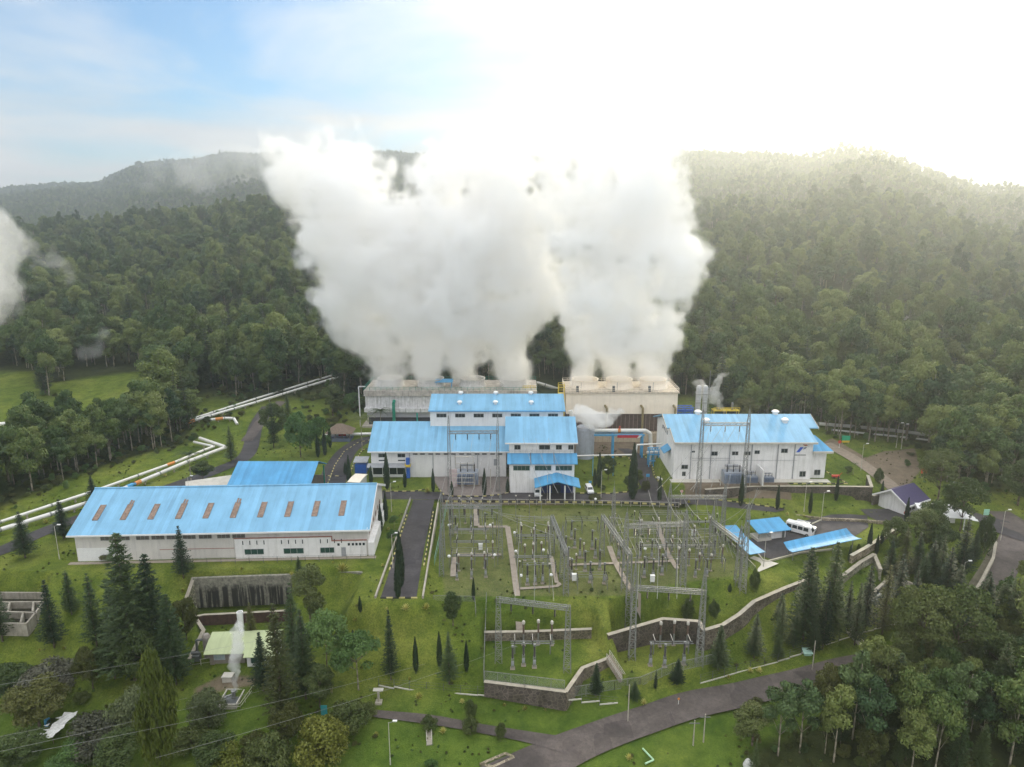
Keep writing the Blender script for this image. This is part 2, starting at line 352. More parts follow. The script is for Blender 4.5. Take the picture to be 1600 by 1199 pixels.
def hill_h(x, y):
    u = x/np.maximum(y, 60.0)
    far = 2600 - 1150*sstep(.0, .5, u)                            # crest distance of the mountain
    zr = CAMH + np.interp(u, _sx, _st)*far - 11
    yc = 760.0                                                   # crest of the near wooded hill on the left
    zc = CAMH + np.interp(u, _cx, _ct)*yc - 15
    z0 = 4.0
    t1 = np.clip((y-275)/(yc-275), 0, 1)
    a = z0 + (zc-z0)*(t1**1.15)
    t2 = np.clip((y-yc)/(far-yc), 0, 1)
    dip = -38*np.sin(np.pi*np.clip(t2*2.4, 0, 1))
    left = np.where(y < yc, a, zc + (zr-zc)*t2**1.3 + dip)
    t3 = np.clip((y-275)/(far-275), 0, 1)
    right = z0 + (zr-z0)*(t3**1.12)
    w = sstep(.0, .35, u)
    h = left*(1-w) + right*w
    beyond = np.clip((y-far)/900, 0, 1); h = h - beyond*140
    amp = 30*np.clip((y-420)/700, 0, 1)*(1-.85*np.exp(-((y-far)/120.0)**2))
    h = h + amp*(fbm(x/190+3, y/260+8)-.47)*2.2
    amp2 = 7*np.clip((y-300)/200, 0, 1)
    return h + amp2*(fbm(x/60, y/60, 3)-.45)
def inpoly_d(poly, x, y):
    """signed distance to a polygon, positive inside"""
    ins = np.zeros(x.shape, bool); dm = np.full(x.shape, 1e9)
    n = len(poly)
    for i in range(n):
        x0, y0 = poly[i][:2]; x1, y1 = poly[(i+1) % n][:2]
        c = ((y0 > y) != (y1 > y)) & (x < (x1-x0)*(y-y0)/((y1-y0) if y1 != y0 else 1e-9)+x0)
        ins ^= c
        dx, dy = x1-x0, y1-y0; t = np.clip(((x-x0)*dx+(y-y0)*dy)/(dx*dx+dy*dy+1e-9), 0, 1)
        dm = np.minimum(dm, np.hypot(x-x0-t*dx, y-y0-t*dy))
    return np.where(ins, dm, -dm)
def PU(pts, z): return [tuple(U(a, b, z)) for a, b in pts]
YARD = [(-20.5,178),(-17,150),(-14.5,131),(24,131.5),(34,136),(53,141),(51,158),(45,178)]
PADS = [  # polygon, level, blend outside
 ([(-150,149),(-101,139.6),(-31,142.6),(-31,128.2),(-18.2,128.2),(-20.8,179),(52,175.4),(68,170.5),(72,179),(42,188),(64,226),(64,262),(-66,275),(-66,215),(-130,215)], 0.0, 5),
 (YARD, -1.5, 2.5),
 ([(43.2,181.3),(93,181.3),(97,184),(97,206),(43.8,206)], 3.0, .5),
 ([(53.0,151.5),(57.5,148.5),(60,148),(88,158.5),(99,171),(86,174),(69,166),(57,160.5)], -2.0, 2.5),
 ([(98,168),(118,168),(122,182),(101,182)], -2.0, 5),
 (PU([(757,990),(926,985),(952,1028),(905,1042),(884,1079),(756,1063)], -7.2), -7.2, .4),
 (PU([(952,990),(1035,968),(1100,972),(1120,1035),(1085,1045),(976,1062)], -8.6), -8.6, .5),
 (PU([(304,952),(455,945),(455,1050),(335,1040),(318,1000)], -8.8), -8.8, .6),
 (PU([(-60,925),(80,930),(45,975),(-60,975)], -5.0), -5.0, .5),
 (PU([(1352,940),(1372,912),(1400,900),(1440,915),(1440,960),(1380,968)], -7.4), -7.6, 1.0),
]
def H(x, y, pads=True):
    x = np.asarray(x, float); y = np.asarray(y, float)
    nh = near_h(x, y); w = sstep(225, 300, y)
    w = np.maximum(w, sstep(150, 230, np.abs(x)-.12*(y-150))*sstep(200, 280, y))
    h = nh*(1-w) + hill_h(x, y)*w
    h = h - .05*np.maximum(0, 85-y)
    if pads:
        for poly, z, bl in PADS:
            d = inpoly_d(poly, x, y); k = sstep(-bl, 0.0, d); h = h*(1-k)+z*k
    return h
def h1(x, y): return float(H(np.array([x]), np.array([y]))[0])
def G(px, py):
    """the spot of the ground seen at a photo point"""
    d = ray(px, py)
    t = np.concatenate([np.arange(60, 300, 1.0), np.arange(300, 2600, 6.0)])
    x = d[0]*t; y = d[1]*t; z = CAMH+d[2]*t
    g = z - H(x, y); i = int(np.argmax(g < 0)) if (g < 0).any() else len(t)-1
    i = max(i, 1); a = g[i-1]/(g[i-1]-g[i]+1e-9); s = t[i-1]+(t[i]-t[i-1])*min(max(a, 0), 1)
    X, Y = d[0]*s, d[1]*s
    return Vector((X, Y, h1(X, Y)))
def axis_vals(lo, hi, step, ext, grow):
    v = list(np.arange(lo, hi+1e-6, step)); s = step; a = hi
    while a < ext[1]: s = s*grow; a += s; v.append(a)
    s = step; a = lo; pre = []
    while a > ext[0]: s = s*grow; a -= s; pre.append(a)
    return np.array(pre[::-1]+v)
XS = axis_vals(-112, 132, .62, (-3200, 3200), 1.045)
YS = axis_vals(93, 206, .62, (30, 3050), 1.03)
gx, gy = np.meshgrid(XS, YS)
gz = H(gx, gy)
FIELD = PU([(-80,590),(60,588),(62,625),(20,700),(-80,720)], 4)
FIELD2 = PU([(60,600),(243,583),(243,612),(160,640),(100,625)], 5)
def clearing(x, y):
    return sstep(.60, .64, fbm(x/48+5, y/70+2, 3))*sstep(320, 380, y)*sstep(-.1, .15, x/np.maximum(y,60))
def ground_mesh():
    ny, nx = gx.shape
    me = bpy.data.meshes.new('ground')
    co = np.stack([gx, gy, gz], -1).reshape(-1, 3)
    idx = np.arange(ny*nx).reshape(ny, nx)
    q = np.stack([idx[:-1,:-1], idx[:-1,1:], idx[1:,1:], idx[1:,:-1]], -1).reshape(-1, 4)
    me.vertices.add(len(co)); me.vertices.foreach_set('co', co.ravel())
    me.loops.add(q.size); me.loops.foreach_set('vertex_index', q.ravel())
    me.polygons.add(len(q)); me.polygons.foreach_set('loop_start', np.arange(0, q.size, 4)); me.polygons.foreach_set('loop_total', np.full(len(q), 4))
    me.update(); me.validate()
    me.polygons.foreach_set('use_smooth', np.ones(len(q), bool))
    x = gx.ravel(); y = gy.ravel()
    # what grows there: R = woodland floor, G = rough dark turf, B = bare gravel / dirt
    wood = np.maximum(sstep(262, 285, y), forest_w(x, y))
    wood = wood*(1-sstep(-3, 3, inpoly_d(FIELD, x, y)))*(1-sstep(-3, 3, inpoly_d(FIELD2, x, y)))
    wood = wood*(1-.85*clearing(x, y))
    rough = np.clip(sstep(118, 108, y)+sstep(-1, 1, inpoly_d(YARD, x, y))*.5, 0, 1)
    bare = np.zeros(len(x))
    for poly, k in BARE: bare = np.maximum(bare, k*sstep(-1.2, 1.2, inpoly_d(poly, x, y)))
    col = np.stack([wood, rough, bare, np.ones(len(x))], -1).astype(np.float32)
    at = me.color_attributes.new('cover', 'FLOAT_COLOR', 'POINT'); at.data.foreach_set('color', col.ravel())
    o = bpy.data.objects.new('ground', me); COL.objects.link(o); o['kind'] = 'structure'
    m, nt, b = newmat('turf_and_soil'); L = nt.links.new
    tc = N(nt, 'ShaderNodeTexCoord'); vc = N(nt, 'ShaderNodeVertexColor', layer_name='cover'); sp = N(nt, 'ShaderNodeSeparateColor'); L(vc.outputs['Color'], sp.inputs[0])
    big = N(nt, 'ShaderNodeTexNoise', Scale=.045, Detail=7.0, Roughness=.62, Distortion=.5); L(tc.outputs['Object'], big.inputs['Vector'])
    mid = N(nt, 'ShaderNodeTexNoise', Scale=.28, Detail=9.0, Roughness=.78); L(tc.outputs['Object'], mid.inputs['Vector'])
    fine = N(nt, 'ShaderNodeTexNoise', Scale=3.5, Detail=5.0, Roughness=.75); L(tc.outputs['Object'], fine.inputs['Vector'])
    g1 = ramp(nt, [(.3, (.076, .128, .020)), (.5, (.138, .188, .036)), (.72, (.228, .256, .066))]); L(big.outputs['Fac'], g1.inputs['Fac'])
    g2 = ramp(nt, [(.34, (.46, .54, .42)), (.68, (1.28, 1.16, 1.05))]); L(mid.outputs['Fac'], g2.inputs['Fac'])
    g3 = ramp(nt, [(.34, (.55, .62, .55)), (.66, (1.32, 1.25, 1.15))]); L(fine.outputs['Fac'], g3.inputs['Fac'])
    def mixc(a, bb, fac, blend='MIX'):
        n = N(nt, 'ShaderNodeMix', data_type='RGBA', blend_type=blend)
        if isinstance(fac, float): n.inputs['Factor'].default_value = fac
        else: L(fac, n.inputs['Factor'])
        L(a, n.inputs['A'])
        if isinstance(bb, tuple): n.inputs['B'].default_value = (*bb, 1)
        else: L(bb, n.inputs['B'])
        return n.outputs['Result']
    c = mixc(g1.outputs['Color'], g2.outputs['Color'], 1.0, 'MULTIPLY'); c = mixc(c, g3.outputs['Color'], 1.0, 'MULTIPLY')
    rr = ramp(nt, [(.3, (.034, .080, .012)), (.7, (.115, .180, .028))]); L(mid.outputs['Fac'], rr.inputs['Fac'])
    k = N(nt, 'ShaderNodeMath', operation='MULTIPLY'); L(sp.outputs['Green'], k.inputs[0]); k.inputs[1].default_value = .62
    c = mixc(c, rr.outputs['Color'], k.outputs[0])
    dd = ramp(nt, [(.3, (.12, .095, .065)), (.7, (.24, .19, .14))]); L(mid.outputs['Fac'], dd.inputs['Fac'])
    e = N(nt, 'ShaderNodeMath', operation='MULTIPLY_ADD'); L(fine.outputs['Fac'], e.inputs[0]); e.inputs[1].default_value = .6; e.inputs[2].default_value = -.3
    e2 = N(nt, 'ShaderNodeMath', operation='ADD'); L(sp.outputs['Blue'], e2.inputs[0]); L(e.outputs[0], e2.inputs[1])
    er = ramp(nt, [(.35, (0,0,0)), (.6, (1,1,1))]); L(e2.outputs[0], er.inputs['Fac'])
    c = mixc(c, dd.outputs['Color'], er.outputs['Color'])
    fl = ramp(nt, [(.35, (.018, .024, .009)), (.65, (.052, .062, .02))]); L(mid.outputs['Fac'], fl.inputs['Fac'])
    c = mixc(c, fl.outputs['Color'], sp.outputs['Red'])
    L(c, b.inputs['Base Color']); b.inputs['Roughness'].default_value = .95; b.inputs['Specular IOR Level'].default_value = .1
    bp = N(nt, 'ShaderNodeBump', Strength=.9, Distance=.25); L(fine.outputs['Fac'], bp.inputs['Height']); L(bp.outputs['Normal'], b.inputs['Normal'])
    me.materials.append(m); return o
# woods near the plant (world polygons)
WOODL = PU([(-120,840),(0,790),(110,742),(200,712),(290,690),(310,655),(270,640),(235,655),(150,690),(70,700),(20,735),(-120,735)], 1)
WOODR = [tuple(G(a, b))[:2] for a, b in [(1140,1215),(1180,1165),(1330,1100),(1420,1060),(1500,1010),(1560,960),(1640,930),(1760,1215)]]
WOODG = [tuple(G(a, b))[:2] for a, b in [(1450,745),(1440,700),(1420,672),(1640,672),(1700,760),(1600,772),(1520,770)]]
def forest_w(x, y):
    w = sstep(-2, 3, inpoly_d(WOODL, x, y))
    w = np.maximum(w, sstep(-1, 2, inpoly_d(WOODR, x, y)))
    return np.maximum(w, .8*sstep(-1, 2, inpoly_d(WOODG, x, y)))
def GP(pts): return [tuple(G(a, b))[:2] for a, b in pts]
BARE = [(YARD, .43), (GP([(1290,700),(1330,715),(1390,765),(1420,760),(1440,735),(1430,700),(1380,705),(1340,720)]), .75),
        (GP([(1285,692),(1350,720),(1400,768),(1425,765),(1370,725),(1300,685)]), 1.0),
        (GP([(1370,880),(1440,870),(1445,900),(1400,905)]), .55),
        (GP([(300,1075),(350,1050),(415,1055),(420,1070),(340,1085),(300,1120)]), .6),
        (GP([(838,770),(838,790),(1000,795),(1000,790)]), .0),
        (GP([(1355,905),(1350,945),(1400,935)]), .5),
        (GP([(1420,1160),(1480,1130),(1540,1150),(1560,1199),(1440,1199)]), .6),
        (GP([(1480,700),(1560,690),(1640,720),(1640,740),(1500,735)]), .45),
        ([(-19,178.5),(14,178.5),(14,196),(-22,196)], .9), ([(47,180),(76,180),(76,187.5),(47,187.5)], .9),
        ([(20,216),(60,216),(60,230),(20,230)], .9)]
ground = ground_mesh()

# ------------------------------------------------------------------ roads and paved areas
LIFT = [0.05]
def lift():
    LIFT[0] += .006; return LIFT[0]
def strip(name, pts, w, m, z=None, kind='structure', step=1.0):
    """a road along a centre line, draped on the ground"""
    P = []; W = w if isinstance(w, (list, tuple)) else [w]*len(pts)
    Q = [(*p[:2], ww) for p, ww in zip(pts, W)]
    for k in range(len(Q)-1):                                    # Catmull-Rom
        p0 = Q[max(k-1, 0)]; p1 = Q[k]; p2 = Q[k+1]; p3 = Q[min(k+2, len(Q)-1)]
        n = max(2, int(math.hypot(p2[0]-p1[0], p2[1]-p1[1])/step))
        for i in range(n):
            t = i/n
            P.append(tuple(.5*((2*b)+(-a+c)*t+(2*a-5*b+4*c-d)*t*t+(-a+3*b-3*c+d)*t**3) for a, b, c, d in zip(p0, p1, p2, p3)))
    P.append(Q[-1]); L_ = lift(); vs = []; NX = 6
    for i, p in enumerate(P):
        a = P[max(i-1, 0)]; b = P[min(i+1, len(P)-1)]
        d = Vector((b[0]-a[0], b[1]-a[1])).normalized(); nx, ny = d.y, -d.x
        row = [(p[0]+nx*p[2]*(j/NX-.5), p[1]+ny*p[2]*(j/NX-.5)) for j in range(NX+1)]
        vs.append(row)
    fx = np.array([c[0] for r in vs for c in r]); fy = np.array([c[1] for r in vs for c in r])
    hz = H(fx, fy)+.06+L_
    hh = hz.reshape(len(vs), NX+1)
    # let the road be smooth across and along
    for _ in range(6):
        hh[1:-1] = (hh[:-2]+hh[1:-1]*2+hh[2:])/4
    cross = hh.mean(1, keepdims=True); hh = np.maximum(hz.reshape(hh.shape), cross*.5+hh*.5)
    mb = MB(); mb.v = [(float(a), float(b), float(c)) for a, b, c in zip(fx, fy, hh.ravel())]
    for i in range(len(vs)-1):
        for j in range(NX):
            o = i*(NX+1)+j; mb.f.append((o, o+1, o+NX+2, o+NX+1))
    o = mb.build(name, m, smooth=True); o['kind'] = kind
    return o, P
def flat(name, poly, z, m, kind='structure'):
    mb = MB(); l = lift(); mb.add([(p[0], p[1], z+l) for p in poly], [tuple(range(len(poly)))])
    o = mb.build(name, m); o['kind'] = kind
    if o.data.polygons[0].normal.z < 0: o.data.flip_normals()
    return o
def PZ(pts, z=0): return [U(a, b, z) for a, b in pts]
# the plant road across the plateau, with its arm up between the buildings
flat('plant_road', [(-38,179.4),(-20.6,179.2),(-2,178.6),(30,178),(44,176.2),(52,175.4),(68,170.8),(71.5,172.3),(60,177.0),(48,181),(42.5,187),(41.5,197),(42.8,208),(41.4,216),(38.5,222),(34.5,222),(37.4,214),(37.6,206),(36.6,196),(36.4,187.5),(33.4,184.5),(27,183),(17.4,183.2),(16.6,185.4),(0,184.4),(-3,182.4),(-8,181),(-17,181.4),(-20,184.5),(-27,184.9),(-40,184.6)], 0, ASPH)
flat('spur_road', [(-20.9,179),(-26.6,179),(-26.4,128.9),(-19.2,128.9),(-20.2,150)][::-1], 0, ASPH)
strip('back_road', [U(*p,0) for p in [(500,790),(519,752),(528,728),(543,705),(566,690),(590,684)]], [7.5,8,7.5,6.5,6,5.5], ASPH)
strip('service_road', [U(*p,0) for p in [(-60,880),(0,862),(60,835),(120,812),(200,785),(280,757),(340,735),(385,712),(400,670),(420,645)]], 5, ASPH)
flat('car_park', [(59.8,148.6),(63.5,150.2),(81,158.0),(90,166),(93.5,174),(86,173.8),(71.6,172.6),(66,171.2),(70.6,167.6),(66.8,163.6),(58,159.4),(53.8,153.6)], -1.95, ASPH)
strip('gate_road', [U(1365,812,-2),U(1400,806,-2),U(1460,800,-2),U(1530,810,-2.6),U(1600,830,-3.6),U(1680,850,-4)], [9,8,7,8,10,9], ASPH)
strip('main_road', [G(*p) for p in [(700,1260),(830,1199),(930,1155),(1060,1110),(1200,1076),(1310,1048),(1420,1020),(1500,970),(1550,915),(1578,862),(1592,828),(1560,800)]], [7.6,7.8,6.4,5.6,5.4,5.4,5.4,5.6,6,6.6,7.6,6], ASPHP)
strip('side_path', [G(*p) for p in [(560,1112),(640,1122),(740,1138),(820,1152),(880,1165)]], [1.5,1.8,2.0,2.4,3.4], ASPHP)
strip('gravel_track', [G(*p) for p in [(1290,694),(1330,715),(1370,742),(1402,768)]], 4.5, plain('pale_gravel', (.27,.22,.17), .95, var=.3, scale=.8))
DRAIN, _ = strip('drain_channel', [G(*p) for p in [(1505,935),(1530,900),(1548,868),(1552,845),(1540,835)]], 1.6, plain('mossy_concrete', (.16,.145,.10), .95, var=.4, scale=.6, bump=.02))
strip('field_track', [G(*p) for p in [(385,690),(415,650),(440,628)]], 4, ASPHP)
# yard paths
def path(pts, w, m=CONCP): return strip('yard_path', [(p.x, p.y) for p in [U(a, b, -1.5) for a, b in pts]], w, m)
path([(744,792),(745,823)], 1.4); path([(747,824),(793,824)], 1.2); path([(793,824),(800,870),(806,915),(812,955)], 1.3)
path([(716,868),(783,868)], 1.1); path([(709,872),(708,902)], 1.2); path([(812,921),(870,917),(872,912)], .9)
path([(861,871),(870,912)], .9); path([(952,855),(963,883),(985,922)], 1.2); path([(890,884),(1050,878)], .9); path([(1027,820),(1042,862),(1058,890)], 1.1)
strip('yard_path', [G(985,922)[:2], G(995,950)[:2], G(1001,971)[:2]], 1.1, CONCP)
strip('yard_path', [G(806,922)[:2], G(812,950)[:2], G(815,980)[:2]], 1.1, CONCP)
flat('gravel_bed', [(50.6,146.5),(54.5,142.8),(60.2,146.6),(55.8,150.2)], -1.98, CONCL)
flat('gravel_yard', [(-18.6,181.8),(-8,181.4),(-1,183),(-1,196),(-24,196.5),(-20.5,187)], 0, plain('grey_gravel', (.20,.17,.155), .95, var=.3, scale=2))
# ------------------------------------------------------------------ buildings
def gable_walls(mb, x0, x1, y0, y1, zb, ze, zr, yr):
    """walls of a gabled hall, ridge along x at depth yr"""
    vs = [(x0,y0,zb),(x1,y0,zb),(x1,y1,zb),(x0,y1,zb),(x0,y0,ze),(x1,y0,ze),(x1,y1,ze),(x0,y1,ze),(x0,yr,zr),(x1,yr,zr)]
    mb.add(vs, [(0,1,5,4),(2,3,7,6),(1,2,6,9,5),(3,0,4,8,7)])
def gable_roof(x0, x1, y0, y1, ze, zr, yr, t=.22):
    mb = MB()
    mb.slab([(x0,y0,ze),(x1,y0,ze),(x1,yr,zr),(x0,yr,zr)], t)
    mb.slab([(x0,yr,zr),(x1,yr,zr),(x1,y1,ze),(x0,y1,ze)], t)
    return mb
def window(par, x0, x1, z0, z1, y, m=None, frame=True, sub=None, mull=1):
    """a window in a front wall: recessed glass (the part) with its frame (sub-part)"""
    mb = MB(); mb.box(x0, y-.03, z0, x1, y+.05, z1); g = mb.build('window', m or GLASS, par)
    if frame:
        f = MB(); t = .07
        f.box(x0-t, y-.09, z0-t, x1+t, y+.02, z0); f.box(x0-t, y-.09, z1, x1+t, y+.02, z1+t)
        f.box(x0-t, y-.09, z0, x0, y+.02, z1); f.box(x1, y-.09, z0, x1+t, y+.02, z1)
        for k in range(1, mull+1):
            xm = x0+(x1-x0)*k/(mull+1); f.box(xm-.03, y-.07, z0, xm+.03, y+.02, z1)
        f.build('frame', FRAME, g)
    return g
def rail(mb, p, q, h=1.1, n=None, r=.05):
    p = Vector(p); q = Vector(q); n = n or max(1, int((q-p).length/2))
    for k in range(n+1):
        a = p.lerp(q, k/n); mb.bar(a, a+Vector((0,0,h)), r)
    for zz in (h*.5, h): mb.bar(p+Vector((0,0,zz)), q+Vector((0,0,zz)), r)

# --- the long warehouse
W = thing('warehouse', 'long low warehouse with ten rusted skylights in its blue roof', 'building', (-96.3,144.2,0), math.atan2(3,64))
LW, DW = 64.0, 24.6
mb = MB(); gable_walls(mb, 0, LW, 0, DW, -.5, 6.9, 11.9, DW/2); mb.build('wall', WALLC, W)
mb = gable_roof(-1.0, LW+.7, -1.2, DW+1.2, 6.75, 12.3, DW/2); mb.build('roof', ROOF, W)
roofW = [c for c in bpy.data.objects if c.parent == W and c.name.startswith('roof')][0]
mb = MB(); mb.bar((-1.0,DW/2,12.36),(LW+.7,DW/2,12.36), .5, n=6)
mb.build('ridge_cap', ROOF, roofW)
sl = (12.3-6.75)/(DW/2+1.2)
for k in range(10):
    x = 2.7+k*6.05; ya, yb = 2.8, 7.2
    z = lambda yy: 6.75+(yy+1.2)*sl
    mb = MB(); mb.slab([(x,ya,z(ya)+.10),(x+1.2,ya,z(ya)+.10),(x+1.2,yb,z(yb)+.10),(x,yb,z(yb)+.10)], .12)
    for e in (0, 1.2):
        mb.bar((x+e,ya,z(ya)+.12),(x+e,yb,z(yb)+.12), .1)
    s = mb.build('skylight', BROWNSKY, roofW)
    if k in (1, 3, 5):
        mb = MB(); mb.slab([(x+.15,yb+.05,z(yb+.05)+.11),(x+.52,yb+.05,z(yb+.05)+.11),(x+.52,yb+1.3,z(yb+1.3)+.11),(x+.15,yb+1.3,z(yb+1.3)+.11)], .1)
        mb.slab([(x+.7,yb+.05,z(yb+.05)+.11),(x+1.08,yb+.05,z(yb+.05)+.11),(x+1.08,yb+1.1,z(yb+1.1)+.11),(x+.7,yb+1.1,z(yb+1.1)+.11)], .1)
        mb.build('patch', BROWNSKY, s)
mb = MB(); mb.box(-1.0,-1.36,6.38,LW+.7,-1.2,6.72); mb.build('gutter', TRIM, W)
mb = MB(); mb.box(LW+.02,-1.0,6.7,LW+.12,-.2,7.0)
mb.slab([(LW+.72,-1.2,6.9),(LW+.82,-1.2,6.9),(LW+.82,DW/2,12.45),(LW+.72,DW/2,12.45)], .6); mb.slab([(LW+.72,DW/2,12.45),(LW+.82,DW/2,12.45),(LW+.82,DW+1.2,6.9),(LW+.72,DW+1.2,6.9)], .6)
mb.build('bargeboard', TRIM, W)
for x in (5.6,9.1,13.3,16.6,19.9,23.4,26.9,30.9,34.2): 
    if x < 35: window(W, x, x+2.7, 4.9, 6.05, 0, plain('clerestory_glass', (.13,.12,.11), .4, var=.3), mull=2)
ANX = MB(); ANX.box(34.6,-.35,-.4,55.9,.0,4.75); ANX.box(55.9,-.35,-.4,63.6,.0,3.75); ANX.build('office_wall', PLASTER, W)
mb = MB(); mb.box(34.45,-.45,4.75,56.05,0,4.87); mb.box(55.92,-.45,3.75,63.75,0,3.87)
mb.box(55.92,-.45,3.87,56.04,0,4.75); mb.box(18,-.07,2.35,34.3,.0,2.47); mb.build('coping', plain('rusty_coping', (.40,.20,.16), .8), W)
for x0, x1 in ((37,41.3),(46,50.4),(54,55.2)): pass
for x0, x1 in ((36.7,40.8),(45.3,49.6),(53.4,56.4)):
    window(W, x0, x1, 1.0, 2.2, -.36, GLASSG, mull=2)
for c in (36.3, 44.8, 53.4):
    for k in range(4):
        x = c+k*1.55; mb = MB(); mb.box(x, -.39, 3.3, x+.2, -.33, 4.25); mb.build('slot_window', GLASS, W)
mb = MB(); mb.box(58.2-.2,-.40,-.3,59.0,-.33,2.2); d = mb.build('door', GREYP, W)
for x in (60.0,60.9,61.8): pass
for x in (57.0+.2,59.3+.2,60.4,61.2,62.0,62.8): window(W, x, x+.5, 2.6, 3.2, -.36, GLASS, frame=False)
mb = MB(); mb.box(.15,-.06,-.4,8.4,.0,3.1); mb.build('painted_panel', TRIM, W)
mb = MB(); mb.box(LW,-.3,-.5,LW+1.3,DW*.9,3.2); mb.build('side_wall', PLASTER, W)
for k in range(6):
    mb = MB(); y = 1.5+k*3.4; mb.box(LW-.02,y,4.2,LW+.06,y+1.5,5.2); mb.build('side_window', BROWNSKY, W)
mb = MB(); mb.box(-1.4,-1.6,-.6,LW+1.8,-.45,.03); mb.build('plinth', CONCP, W)
# posts along the front of the warehouse
t = thing('post_fence', 'low fence of thin posts in front of the warehouse with skylights', 'fence', (-96.3,144.2,0), math.atan2(3,64))
mb = MB(); mb.box(22,-2.75,-1.2,66.5,-2.5,-.15); mb.build('footing', CONCL, t)
for k in range(15):
    mb = MB(); x = 23+k*3.05; mb.bar((x,-2.62,-.2),(x,-2.62,1.5), .07); mb.build('post', STEELD, t)
mb = MB()
for z in (.5,1.0,1.45): mb.bar((23,-2.62,z),(65.7,-2.62,z), .03)
mb.build('wire', STEELD, t)

# --- blue-roofed open shed behind
t = thing('open_shed', 'small open shed with green posts and plain blue roof behind the warehouse', 'shed', (-74.4,175,0), 0)
mb = gable_roof(0,21.8,-1,16,6.1,9.6,8); mb.build('roof', ROOFD, t)
mb = MB(); mb.box(.0,-1.12,5.7,21.8,-1.0,6.0); mb.build('gutter', TRIM, t)
for x in (.6,10.8,21.2):
    for y in (0,14.6):
        mb = MB(); mb.bar((x,y,-.2),(x,y,6.1), .3); mb.build('post', GREEN, t)
mb = MB(); mb.box(.3,14.9,-.2,21.5,15.1,3); mb.build('low_wall', CONCP, t); mb = MB(); mb.box(14,.2,-.2,21.1,.4,2.4); mb.build('low_wall', CONCP, t)
t = thing('garden_hut', 'tiny hut with a dark navy pyramid roof between warehouse and shed', 'hut', (-79,176,0))
mb = MB(); mb.add([(-2.4,-2.4,3),(2.4,-2.4,3),(2.4,2.4,3),(-2.4,2.4,3),(0,0,5.2)],[(0,1,4),(1,2,4),(2,3,4),(3,0,4),(3,2,1,0)]); mb.build('roof', NAVY, t)
mb = MB(); mb.box(-1.9,-1.9,-.2,1.9,1.9,3.0); mb.build('wall', PLASTER, t)
t = thing('lean_to', 'white sheet roofed lean-to at the left end of the open shed', 'shed', (-86,178,0), R(25))
mb = MB(); mb.slab([(-1,-2,3.4),(11,-2,3.4),(11,3.5,4.6),(-1,3.5,4.6)], .15); mb.build('roof', CONCL, t)
for x in (0,10):
    for y in (-1.6,3): mb = MB(); mb.bar((x,y,-.3),(x,y,3.4+(y+2)*.2), .2); mb.build('post', STEEL, t)

# --- unit 1: main hall, low wing, office block
B = thing('turbine_hall', 'large white power house of stepped blocks under pale blue roofs, portico in front', 'building', (-41,196,0))
# low wing (x 0..39)
mb = MB(); gable_walls(mb, 0, 39.3, 0, 20, -.3, 8.3, 13.9, 10); mb.build('wing_wall', WALL, B)
mb = gable_roof(-.8, 40.2, -.9, 20.9, 8.2, 14.1, 10); rw = mb.build('wing_roof', ROOF, B)
mb = MB(); mb.box(-.8,-1.05,7.85,40.2,-.9,8.2); mb.build('gutter', TRIM, B)
# hall block
X0, X1 = 16.6, 56.3
mb = MB(); gable_walls(mb, X0, X1, 8.2, 26, -.3, 18.2, 20.6, 17); mb.build('hall_wall', WALL, B)
mb = gable_roof(X0-.5, X1+.6, 7.5, 26.6, 18.1, 20.9, 17); hr = mb.build('hall_roof', ROOF, B)
mb = MB(); mb.box(X0-.5,7.36,17.85,X1+.6,7.5,18.15); mb.build('gutter', BLUEL, B)
for k in range(7): x = X0+1.9+k*5.55; window(B, x, x+2.9, 15.9, 16.95, 8.2, mull=2)
for x in (25.2, 36.0, 46.8):
    for yy, zz in ((11.2, 19.35), (16.8, 20.9)):
        mb = MB(); mb.lathe((x,yy,zz-.35), [(.42,0),(.42,.55),(.75,.6),(.8,.95),(.5,1.2),(.0001,1.25)], 12); mb.build('roof_vent', TRIM, hr, smooth=False)
for k in range(8):
    x = X0+k*5.55; mb = MB(); mb.bar((x,8.12,9.5),(x,8.12,17.9), .12); mb.build('downpipe', TRIM, B)
# wing front details
for x0 in (2.2, 7.8): window(B, x0, x0+2.1, 6.2, 7.2, 0); window(B, x0, x0+2.1, 5.0, 5.35, 0, frame=False)
mb = MB(); mb.box(.4,-.06,.9,9.6,.0,3.6); g = mb.build('glazed_wall', GLASS, B)
mb = MB()
for x in (.35,3.2,5.2,7.4,9.6): mb.box(x-.06,-.12,.6,x+.06,0,3.6)
mb.box(.3,-.12,.4,9.7,0,.9); mb.build('frame', TRIM, g)
mb = MB(); mb.slab([(-1,-2.2,3.8),(10.2,-2.2,3.8),(10.2,0,4.3),(-1,0,4.3)], .12); mb.build('canopy', GREYP, B)
for k in range(13):
    x = 12.2+(k//2)*4.5+(k % 2)*2.1
    if x < 38: window(B, x, x+1.35, 6.95, 7.3, 0, frame=False)
mb = MB(); mb.box(35.7,-.05,3.6,36.7,.0,5.6); mb.build('louvre', GREYP, B)
for x in (11.2,18,24.5,31,37): mb = MB(); mb.bar((x,-.12,0),(x,-.12,7.9), .14); mb.build('downpipe', GREYP, B)
mb = MB(); mb.box(10.3,-1.3,.2,11.3,-.3,6.2); mb.build('blue_duct', BLUE, B)
mb = MB(); mb.box(9.9,-1.5,3.6,11.5,-.2,4.3); mb.build('duct_collar', YEL, B)
